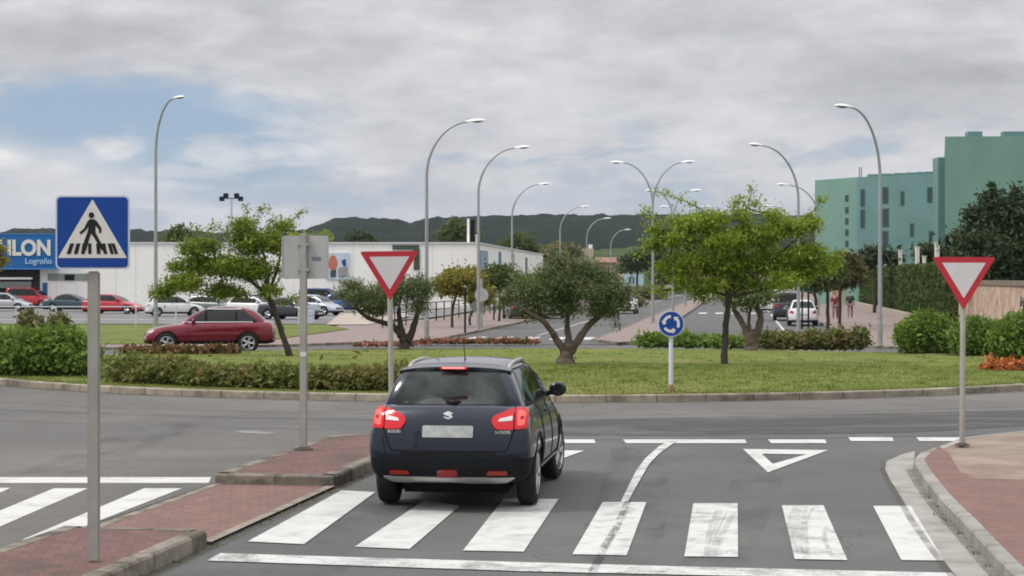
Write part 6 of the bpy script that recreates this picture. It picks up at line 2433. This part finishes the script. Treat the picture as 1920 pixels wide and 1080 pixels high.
# big dark evergreen behind the brick wall
b = Vector(((1850 - 960) * 92 / F, 92, -0.3))
tree('evergreen_tree', 'large dark evergreen tree behind the brick wall, before the tall green block', 'tree', b, 92,
     [[(1850, 640, 0.30), (1850, 560, 0.25), (1855, 470, 0.16), (1850, 400, 0.08)]],
     [(1850, 470, 66, 40), (1805, 490, 40, 34), (1900, 470, 50, 50), (1850, 410, 38, 32), (1890, 400, 40, 34), (1860, 375, 20, 20), (1800, 455, 26, 22), (1910, 375, 24, 22), (1830, 435, 36, 26), (1950, 440, 40, 60), (1790, 510, 24, 18), (1850, 510, 60, 20), (1925, 510, 40, 25)],
     'dark', BARK_D, 17000, 0.13, 0.45, 0.26, 0.45, 41, None, 0.7, True, [[(1868, 375, 0), (1862, 352, 0), (1860, 345, 0)], [(1900, 370, 0), (1905, 352, 0)], [(1830, 410, 0), (1812, 402, 0)], [(1790, 455, 0), (1776, 452, 0)]], 0.3, 0.05)
# plants behind the tall hedge and far trees
FT = 'trees beyond the car park and the street'
for nm, px, py, d, lobes, fol, lab, n, lf, s in (
        ('shrub', 1640, 600, 140, [(1640, 478, 26, 16), (1622, 490, 18, 12), (1672, 484, 16, 12)], 'dark', 'dark shrub rising over the left end of the tall hedge', 2600, 0.16, 51),
        ('shrub', 1745, 600, 128, [(1738, 476, 22, 18), (1765, 482, 18, 18)], 'dark', 'dark shrub rising over the right end of the tall hedge', 2600, 0.16, 52),
        ('far_tree', 860, 560, 300, [(858, 434, 26, 20), (840, 445, 18, 12), (880, 445, 16, 12)], 'mid', 'olive brown tree above the white shop roof, left of the roof mast', 3200, 0.30, 53),
        ('far_tree', 972, 560, 300, [(975, 455, 24, 20), (955, 465, 18, 12), (992, 468, 16, 10)], 'mid', 'dark tree above the side wall of the white shop', 3000, 0.30, 54),
        ('far_tree', 1195, 540, 250, [(1200, 490, 32, 20), (1225, 480, 26, 22), (1175, 500, 18, 12)], 'dark', 'dark bushy tree left of the pale billboard lamp post', 3600, 0.24, 55),
        ('far_tree', 1240, 545, 240, [(1240, 520, 26, 16), (1262, 505, 28, 22), (1290, 515, 24, 20)], 'mid', 'mid green tree behind the left side of the wide tree', 3000, 0.24, 56),
        ('far_tree', 1050, 560, 330, [(1045, 470, 30, 14), (1020, 478, 22, 10), (1072, 474, 18, 12)], 'scrub', 'pale scrubby tree above the thick olive crown', 2600, 0.30, 57),
        ('far_tree', 330, 560, 230, [(335, 440, 16, 16), (318, 450, 14, 10), (352, 448, 14, 10)], 'mid', 'green treetop over the white shop roof by the tall left lamp', 2400, 0.24, 58),
        ('far_tree', 1345, 560, 260, [(1345, 470, 60, 24), (1410, 470, 50, 24), (1460, 480, 40, 20)], 'mid', 'broad far tree filling the gaps of the wide tree', 4200, 0.26, 59),
        ('far_tree', 560, 560, 260, [(560, 450, 30, 14), (600, 448, 24, 12), (530, 455, 22, 10)], 'lime2', 'light green treetop above the grey sign back', 3000, 0.22, 60),
        ('far_tree', 675, 560, 280, [(672, 447, 16, 10), (690, 450, 14, 8)], 'dark', 'low dark treetop above the white roof right of the grey sign', 1600, 0.26, 61)):
    b = Vector(((px - 960) * d / F, d, -0.3))
    c = lobes[0]
    tree(nm, lab, 'tree' if nm == 'far_tree' else 'shrub', b, d, [[(px, py, 0.16), (px, (py + c[1]) / 2, 0.13), (c[0], c[1], 0.08)]], lobes, fol, BARK_D, n, lf, 0.55, lf * 1.7, 0.35, s, FT if nm == 'far_tree' else None, 0.9, True, [], 0.4, 0.05, 10)
b = Vector(((-26 - 960) * 118 / F, 118, 0.0))
tree('round_tree', 'golden green treetop cut by the left frame edge, before the blue sign box', 'tree', b, 118, [[(-26, 600, 0.10), (-25, 540, 0.085), (-24, 500, 0.06)]], [(-24, 478, 34, 30), (-6, 470, 16, 14), (-4, 492, 16, 12)], 'gold', BARK_D, 3200, 0.11, 0.5, 0.2, 0.4, 62, None, 0.9, True, [], 0.4, 0.03)
# rough growth on the verge beside the far street
for px, py, w, h, fol, lab, s in ((1170, 575, 34, 14, 'scrub', 'dry yellowish scrub beside the far street, left of the two armed lamp', 71), (1215, 562, 36, 16, 'scrub', 'tall dry scrub below the pale billboard', 72), (1290, 552, 44, 14, 'bush', 'green scrub under the left edge of the wide tree', 73)):
    q = P(px, py, 0.0)
    tree('scrub', lab, 'bush', q, q.y, [[(px, py, 0.05), (px, py - h, 0.03)]], [(px, py - h * 0.8, w, h), (px - w * 0.6, py - h * 0.5, w * 0.5, h * 0.7), (px + w * 0.6, py - h * 0.6, w * 0.5, h * 0.8)], fol, BARK_D, 2200, 0.20, 0.35, 0.3, 0.2, s, 'scrub beside the far street', 0.9, False, [], 0.2, 0.03)


# bushes and hedges of the island
def bush(name, label, cat, lobes3, fol, n, leaf, seed, group=None, clump=0.11, core=0.80, shell=0.72, aspect=0.5, up=0.3):
    """lobes3 are (x, y, z, rx, ry, rz) in the world"""
    c0 = lobes3[0]
    base = Vector((c0[0], c0[1], zg(c0[1]) + 0.13))
    root = empty(name, base, 0, label, cat, group)
    rng = np.random.default_rng(seed)
    L3 = [(x - base.x, y - base.y, z - base.z, a, b_, c) for x, y, z, a, b_, c in lobes3]
    pts, dirs = crown_points(L3, n, rng, clump, shell, 12)
    keep = pts[:, 2] > -0.02
    pts, dirs = pts[keep], dirs[keep]
    mb = MB()
    leaf_quads(mb, pts, leaf, aspect, rng, up, dirs)
    link_mesh('foliage', leaf_mesh(mb, 'foliage'), FOL[fol], root, sharp=None)
    # woody inside: many short stems fanning out from the ground
    rr = random.Random(seed)
    st = MB()
    for (x, y, z, a, b_, c) in L3:
        for _ in range(14):
            v = Vector((rr.gauss(0, .45) * a, rr.gauss(0, .45) * b_, rr.uniform(-0.2, 0.75) * c))
            st.tube([(x + v.x * 0.2, y + v.y * 0.2, 0), (x + v.x * 0.7, y + v.y * 0.7, (z + v.z) * 0.6), (x + v.x, y + v.y, z + v.z)], [0.018, 0.012, 0.004], 4)
    st.build('stems', BARK_D, root, sharp=60)
    return root


# round bush at the left edge
b = P(80, 706, 0.15)
bush('round_bush', 'big rounded bright green bush at the left frame edge, behind the crossing sign', 'bush',
     [(b.x, b.y + 1.3, 0.62, 1.0, 1.1, 0.66), (b.x - 0.9, b.y + 1.2, 0.62, 0.9, 1.0, 0.62), (b.x + 0.50, b.y + 1.1, 0.52, 0.62, 0.9, 0.55), (b.x - 1.7, b.y + 1.3, 0.62, 0.7, 0.9, 0.60), (b.x + 0.1, b.y + 1.0, 0.90, 0.6, 0.6, 0.36), (b.x - 0.8, b.y + 1.1, 0.86, 0.55, 0.6, 0.36)], 'bush', 21000, 0.058, 81, None, 0.10)
# tiny rough tufts above it
for px, w, lab, s in ((60, 24, 'rough shrub poking up behind the left end of the round bush', 82), (112, 20, 'dry shrub poking up behind the right end of the round bush', 83)):
    q = P(px, 628, 0.1)
    bush('shrub', lab, 'bush', [(q.x, q.y, 0.38, w * q.y / F, 0.5, 0.55)], 'scrub', 900, 0.11, s, None, 0.14, 0.6, 0.2)

# front hedge, an arc along the island's edge
LOB = []
rr = random.Random(3)
a0, a1 = 229.2, 258.5
nseg = 15
for i in range(nseg + 1):
    a = R(a0 + (a1 - a0) * i / nseg)
    r = 14.35 + rr.uniform(-0.1, 0.1)
    h = 0.232 + rr.uniform(-0.03, 0.035) + (0.055 if i < 5 else 0.0)
    LOB.append((IC.x + r * math.cos(a), IC.y + r * math.sin(a), 0.13 + h * 0.85, 0.42, 0.46, h))
half = 8
bush('hedge', 'low loose hedge with rusty tips along the lawn edge, left of the grey sign post', 'hedge', LOB[:11], 'hedge', 17000, 0.058, 84, 'low hedges on the island', 0.10, 0.7, 0.66)
bush('hedge', 'low loose hedge with rusty tips between the grey sign post and the dark blue car', 'hedge', LOB[11:], 'hedge', 8500, 0.058, 85, 'low hedges on the island', 0.10, 0.7, 0.66)
# rear hedges
for x0, x1, py, h, n, lab, s in ((1212, 1345, 650, 0.24, 5200, 'low green hedge at the back of the lawn, behind the round blue sign', 86), (1440, 1612, 654, 0.30, 7500, 'low rusty green hedge at the back of the lawn, right of the forked grey trunk', 87), (1345, 1400, 652, 0.20, 1800, 'short low hedge between the slim dark trunk and the forked grey trunk', 88)):
    lob = []
    k = max(3, int((x1 - x0) / 18))
    for i in range(k + 1):
        q = P(x0 + (x1 - x0) * i / k, py, 0.13)
        hh = h * rr.uniform(0.85, 1.2) * (1.15 if x0 > 1400 and i > 3 else 1.0)
        lob.append((q.x, q.y + 0.2, zg(q.y) + 0.13 + hh * 0.85, 0.38, 0.45, hh))
    bush('hedge', lab, 'hedge', lob, 'hedge' if x0 > 1400 else 'bush', n, 0.075, s, 'low hedges on the island', 0.11, 0.7, 0.6)
# right-hand bushes
for px0, px1, py, top, lab, s, n in ((1690, 1800, 664, 586, 'rounded green bush at the back right of the lawn, left of the yield post', 91, 8500), (1795, 1885, 668, 596, 'lower green bush directly right of the yield post', 92, 7000), (1872, 1990, 678, 586, 'green bush at the right frame edge, above the orange flowers', 93, 8500)):
    q0, q1 = P(px0, py, 0.13), P(px1, py, 0.13)
    w = q1.x - q0.x
    cx, dd = (q0.x + q1.x) / 2, q0.y + 0.7
    H = (CH + (HZ - top) * dd / F) - zg(dd) - 0.13
    zc_ = zg(dd) + 0.13 + H * 0.46
    bush('rounded_bush', lab, 'bush', [(cx, dd, zc_, w * 0.40, 0.8, H * 0.50), (cx - w * 0.24, dd - 0.1, zc_ - 0.06, w * 0.26, 0.7, H * 0.47), (cx + w * 0.24, dd - 0.1, zc_ - 0.05, w * 0.27, 0.7, H * 0.46), (cx - w * 0.05, dd, zc_ + H * 0.25, w * 0.24, 0.5, H * 0.27)], 'bush', n * 2, 0.062, s, 'rounded bushes at the right of the island', 0.11)

# tall clipped hedge along the right pavement
hb = []
sa, sb_ = bline(98), bline(180)
rt = empty('tall_hedge', (sa.x, sa.y, -0.2), 0, 'tall dark clipped hedge wall along the right pavement, behind the right yield sign', 'hedge')
rng = np.random.default_rng(95)
n = 38000
tv = np.array([sb_.x - sa.x, sb_.y - sa.y, 0.0])
Lh = np.linalg.norm(tv)
tv /= Lh
nv = np.array([-tv[1], tv[0], 0.0])
u = rng.random(n) * Lh
face = rng.random(n)
z = rng.random(n) * 3.35
off = np.where(face < 0.75, -0.05, rng.uniform(-1.1, 0.0, n)) + rng.normal(size=n) * 0.05 + 0.10 * np.sin(u * 4.2) + 0.06 * np.sin(u * 9.1 + 1)
z = np.where(face < 0.75, z, 3.35 + rng.normal(size=n) * 0.05 + 0.06 * np.sin(u * 3.0))
pts = tv[None, :] * u[:, None] + nv[None, :] * (off[:, None]) + np.array([[0, 0, 1.0]]) * z[:, None]
ends = rng.random((2500, 2))
pe = np.array([[0, 0, 0.0]]) - nv[None, :] * (-ends[:, :1] * -1.1) + np.array([[0, 0, 1.0]]) * ends[:, 1:] * 3.35
pts = np.concatenate([pts, pe])
mb = MB()
leaf_quads(mb, pts, 0.15, 0.35, rng, -0.1, np.repeat(np.array([[0, 0, 1.2]]), len(pts), 0))
link_mesh('foliage', leaf_mesh(mb, 'foliage'), FOL['wall'], rt, sharp=None)
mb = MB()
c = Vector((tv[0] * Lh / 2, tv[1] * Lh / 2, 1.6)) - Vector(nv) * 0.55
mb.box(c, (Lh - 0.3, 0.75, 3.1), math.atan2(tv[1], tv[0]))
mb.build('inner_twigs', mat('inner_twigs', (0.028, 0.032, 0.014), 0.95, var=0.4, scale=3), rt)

# flower beds
def flower_bed(px0, px1, py, h, fol, label, n, s, wy=0.5, leaf=0.06, dz=0.13):
    lob = []
    k = max(3, int((px1 - px0) / 22))
    for i in range(k + 1):
        q = P(px0 + (px1 - px0) * i / k, py, dz)
        lob.append((q.x, q.y + wy * 0.5, zg(q.y) + dz + h * 0.4, (px1 - px0) / k * q.y / F * 0.75, wy, h))
    return bush('flower_bed', label, 'flower bed', lob, fol, n, leaf, s, 'flower beds on the island', 0.07, 0.5, 0.4, 0.7, 0.8)


flower_bed(680, 760, 648, 0.07, 'flower', 'thin strip of red flowers at the back lawn edge beside the smaller olive', 900, 101)
flower_bed(800, 996, 643, 0.10, 'flower', 'long bed of red flowers at the back lawn edge, left of the thick olive', 3600, 102)
flower_bed(1872, 1990, 695, 0.24, 'flower2', 'bed of orange and pink flowers at the right frame edge', 2600, 103, 0.8, 0.055)
flower_bed(236, 430, 664, 0.17, 'rust', 'rust coloured low planting on the lawn in front of the red car', 4200, 104, 0.9, 0.075)

# grass blades that break up the lawn's surface and its edge
gr = np.random.default_rng(7)


def grass_patch(name, label, n, sampler, h, fol):
    pts = sampler(n)
    mb = MB()
    a = gr.uniform(0, 2 * math.pi, n)
    hh = h * gr.uniform(0.5, 1.4, n)
    w = 0.012 + 0.3 * hh * 0.12
    lean = gr.normal(size=(n, 2)) * 0.45 * hh[:, None]
    dx, dy = np.cos(a) * w, np.sin(a) * w
    v = np.stack([np.stack([pts[:, 0] - dx, pts[:, 1] - dy, pts[:, 2]], 1), np.stack([pts[:, 0] + dx, pts[:, 1] + dy, pts[:, 2]], 1),
                  np.stack([pts[:, 0] + lean[:, 0], pts[:, 1] + lean[:, 1], pts[:, 2] + hh], 1)], axis=1).reshape(-1, 3)
    me = bpy.data.meshes.new(name)
    me.from_pydata(v.tolist(), [], [(3 * i, 3 * i + 1, 3 * i + 2) for i in range(n)])
    me.update()
    o = link_mesh(name, me, fol, sharp=None)
    return tag(o, label, 'grass', None, 'stuff')


def island_sample(n):
    r = (IR - 0.25) * np.sqrt(gr.random(n))
    e = gr.random(n) < 0.25
    r = np.where(e, IR - 0.22 - np.abs(gr.normal(size=n)) * 0.12, r)
    a = np.where(gr.random(n) < 0.72, gr.uniform(math.pi * 1.05, math.pi * 1.95, n), gr.uniform(0, 2 * math.pi, n))
    x, y = IC.x + r * np.cos(a), IC.y + r * np.sin(a)
    z = -0.3 * np.clip((y - 44) / 26, 0, 1) + 0.13
    return np.stack([x, y, z], 1)


GM = foliage('grass_blades', [(0.115, 0.155, 0.030), (0.165, 0.21, 0.042), (0.21, 0.24, 0.058), (0.29, 0.265, 0.10)], 0.25, 0.3)
grass_patch('lawn_grass', 'short mown green grass on the roundabout island', 70000, island_sample, 0.036, GM)

# two people walking on the far right pavement
def person(px, py, top_m, leg_m, skin_m, hair_m, label, face, seed):
    q = P(px, py, 0.11)
    root = empty('person', q, face, label, 'person', None)
    H = 1.70

    def skin(name, verts, edges, rad, m, levels=1):
        me = bpy.data.meshes.new(name)
        me.from_pydata(verts, edges, [])
        o = bpy.data.objects.new(name, me)
        COL.objects.link(o)
        sk = o.modifiers.new('s', 'SKIN')
        ss = o.modifiers.new('u', 'SUBSURF')
        ss.levels = levels
        for i, r_ in enumerate(rad):
            me.skin_vertices[0].data[i].radius = r_
            me.skin_vertices[0].data[i].use_root = (i == 0)
        em = evaluated(o)
        drop_object(o)
        ob = link_mesh(name, em, m, root, sharp=None)
        em.polygons.foreach_set('use_smooth', [True] * len(em.polygons))
        return ob
    V = [(0, 0, .92), (0, 0, 1.12), (0, .0, 1.36), (0, .01, 1.47), (0, .03, 1.60), (0, .03, 1.68),
         (.10, 0, .88), (.11, .10, .50), (.11, .04, .09), (.11, .20, .04), (-.10, 0, .88), (-.11, -.08, .50), (-.11, -.24, .12), (-.11, -.12, .05),
         (.19, 0, 1.38), (.24, -.04, 1.12), (.24, .08, .90), (.24, .12, .82), (-.19, 0, 1.38), (-.24, .06, 1.12), (-.24, .20, .93), (-.24, .25, .86)]
    E = [(0, 1), (1, 2), (2, 3), (3, 4), (4, 5), (0, 6), (6, 7), (7, 8), (8, 9), (0, 10), (10, 11), (11, 12), (12, 13), (2, 14), (14, 15), (15, 16), (16, 17), (2, 18), (18, 19), (19, 20), (20, 21)]
    Rr = [(.14, .10), (.14, .10), (.15, .10), (.055, .055), (.085, .10), (.06, .07), (.085, .085), (.06, .06), (.042, .045), (.04, .03), (.085, .085), (.06, .06), (.042, .045), (.04, .03),
          (.06, .06), (.042, .042), (.032, .032), (.03, .02), (.06, .06), (.042, .042), (.032, .032), (.03, .02)]
    skin('body', V, E, Rr, skin_m)
    k = 1.13
    skin('top', [V[i] for i in (1, 0, 2, 14, 15, 18, 19, 3)], [(0, 1), (0, 2), (2, 3), (3, 4), (2, 5), (5, 6), (2, 7)], [(.165, .135), (.16, .13), (.185, .145), (.085, .085), (.060, .060), (.085, .085), (.060, .060), (.075, .075)], top_m)
    skin('trousers', [V[i] for i in (0, 6, 7, 8, 10, 11, 12)], [(0, 1), (1, 2), (2, 3), (0, 4), (4, 5), (5, 6)], [(.148, .112), (.10, .10), (.075, .075), (.06, .06), (.10, .10), (.075, .075), (.06, .06)], leg_m)
    skin('hair', [(0, -.03, 1.62), (0, 0, 1.70), (0, .06, 1.70)], [(0, 1), (1, 2)], [(.08, .085), (.085, .085), (.05, .04)], hair_m)
    return root


SK = mat('skin', (0.42, 0.26, 0.19), 0.6, var=0.05)
HR = mat('dark_hair', (0.02, 0.015, 0.012), 0.6, var=0.1)
RED = mat('red_cloth', (0.19, 0.022, 0.045), 0.8, var=0.1)
DKC = mat('dark_cloth', (0.025, 0.03, 0.032), 0.85, var=0.1)
PNK = mat('pink_cloth', (0.26, 0.14, 0.15), 0.85, var=0.1)
person(1566, 600, RED, PNK, SK, HR, 'person in a red top walking on the far right pavement', R(170), 1)
person(1594, 597, DKC, PNK, SK, HR, 'person in a dark top and pink trousers by the cream gate wall', R(-10), 2)

# faint haze that softens the hills
HAZE = 0.000075
if HAZE > 0:
    mb = MB()
    mb.box((0, 2600, 44.3), (11000, 6300, 91.4))
    m, k, out = new_mat('haze_air')
    pv = k.n('ShaderNodeVolumePrincipled')
    pv.inputs['Color'].default_value = (0.80, 0.88, 1.0, 1)
    pv.inputs['Density'].default_value = HAZE
    pv.inputs['Anisotropy'].default_value = 0.2
    k.l(pv.outputs[0], out.inputs['Volume'])
    o = mb.build('haze', m, sharp=None)
    tag(o, 'thin pale haze in the air before the hills', None, None, 'stuff')

# weeds along the kerbs, coarser tufts in the lawn
def along(lines, spread):
    def f(n):
        out = []
        tot = sum((b - a).length for a, b in lines)
        for a, b in lines:
            L_ = (b - a).length
            m = max(1, int(n * L_ / tot / 9))
            for t in gr.random(m):
                if gr.random() < 0.45:
                    continue
                q = a.lerp(b, float(t))
                for _ in range(int(gr.integers(3, 10))):
                    out.append((q.x + gr.normal() * spread, q.y + gr.normal() * spread, zg(q.y) + 0.004))
        return np.array(out)
    return f


kl = [(med(dd, MW + 0.03), med(dd + 1, MW + 0.03)) for dd in range(12, 26)] + [(med(dd, -0.03), med(dd + 1, -0.03)) for dd in range(12, 26)]
kl += [(a - Vector((0.03, 0)), b - Vector((0.03, 0))) for a, b in zip(line_r[:18], line_r[1:19])]
rp = ring_pts(IR + 0.03, 190, 350, 70)
kl += list(zip(rp[:-1], rp[1:]))
wd = along(kl, 0.035)
pw_ = wd(3600)
grass_patch('kerb_weeds', 'small weeds and dry grass growing along the kerb joints', len(pw_), lambda n: pw_, 0.026, foliage('weed_blades', [(0.07, 0.09, 0.025), (0.12, 0.13, 0.04), (0.20, 0.17, 0.08)], 0.5, 0.2))


def tufts(n):
    c = island_sample(n // 14)
    q = np.repeat(c, 14, 0)
    q[:, :2] += gr.normal(size=(len(q), 2)) * 0.10
    return q


tp_ = tufts(14000)
grass_patch('lawn_tufts', 'coarser darker tufts scattered in the lawn', len(tp_), lambda n: tp_, 0.055, foliage('tuft_blades', [(0.07, 0.115, 0.025), (0.10, 0.15, 0.032), (0.15, 0.19, 0.045)], 0.25, 0.3))
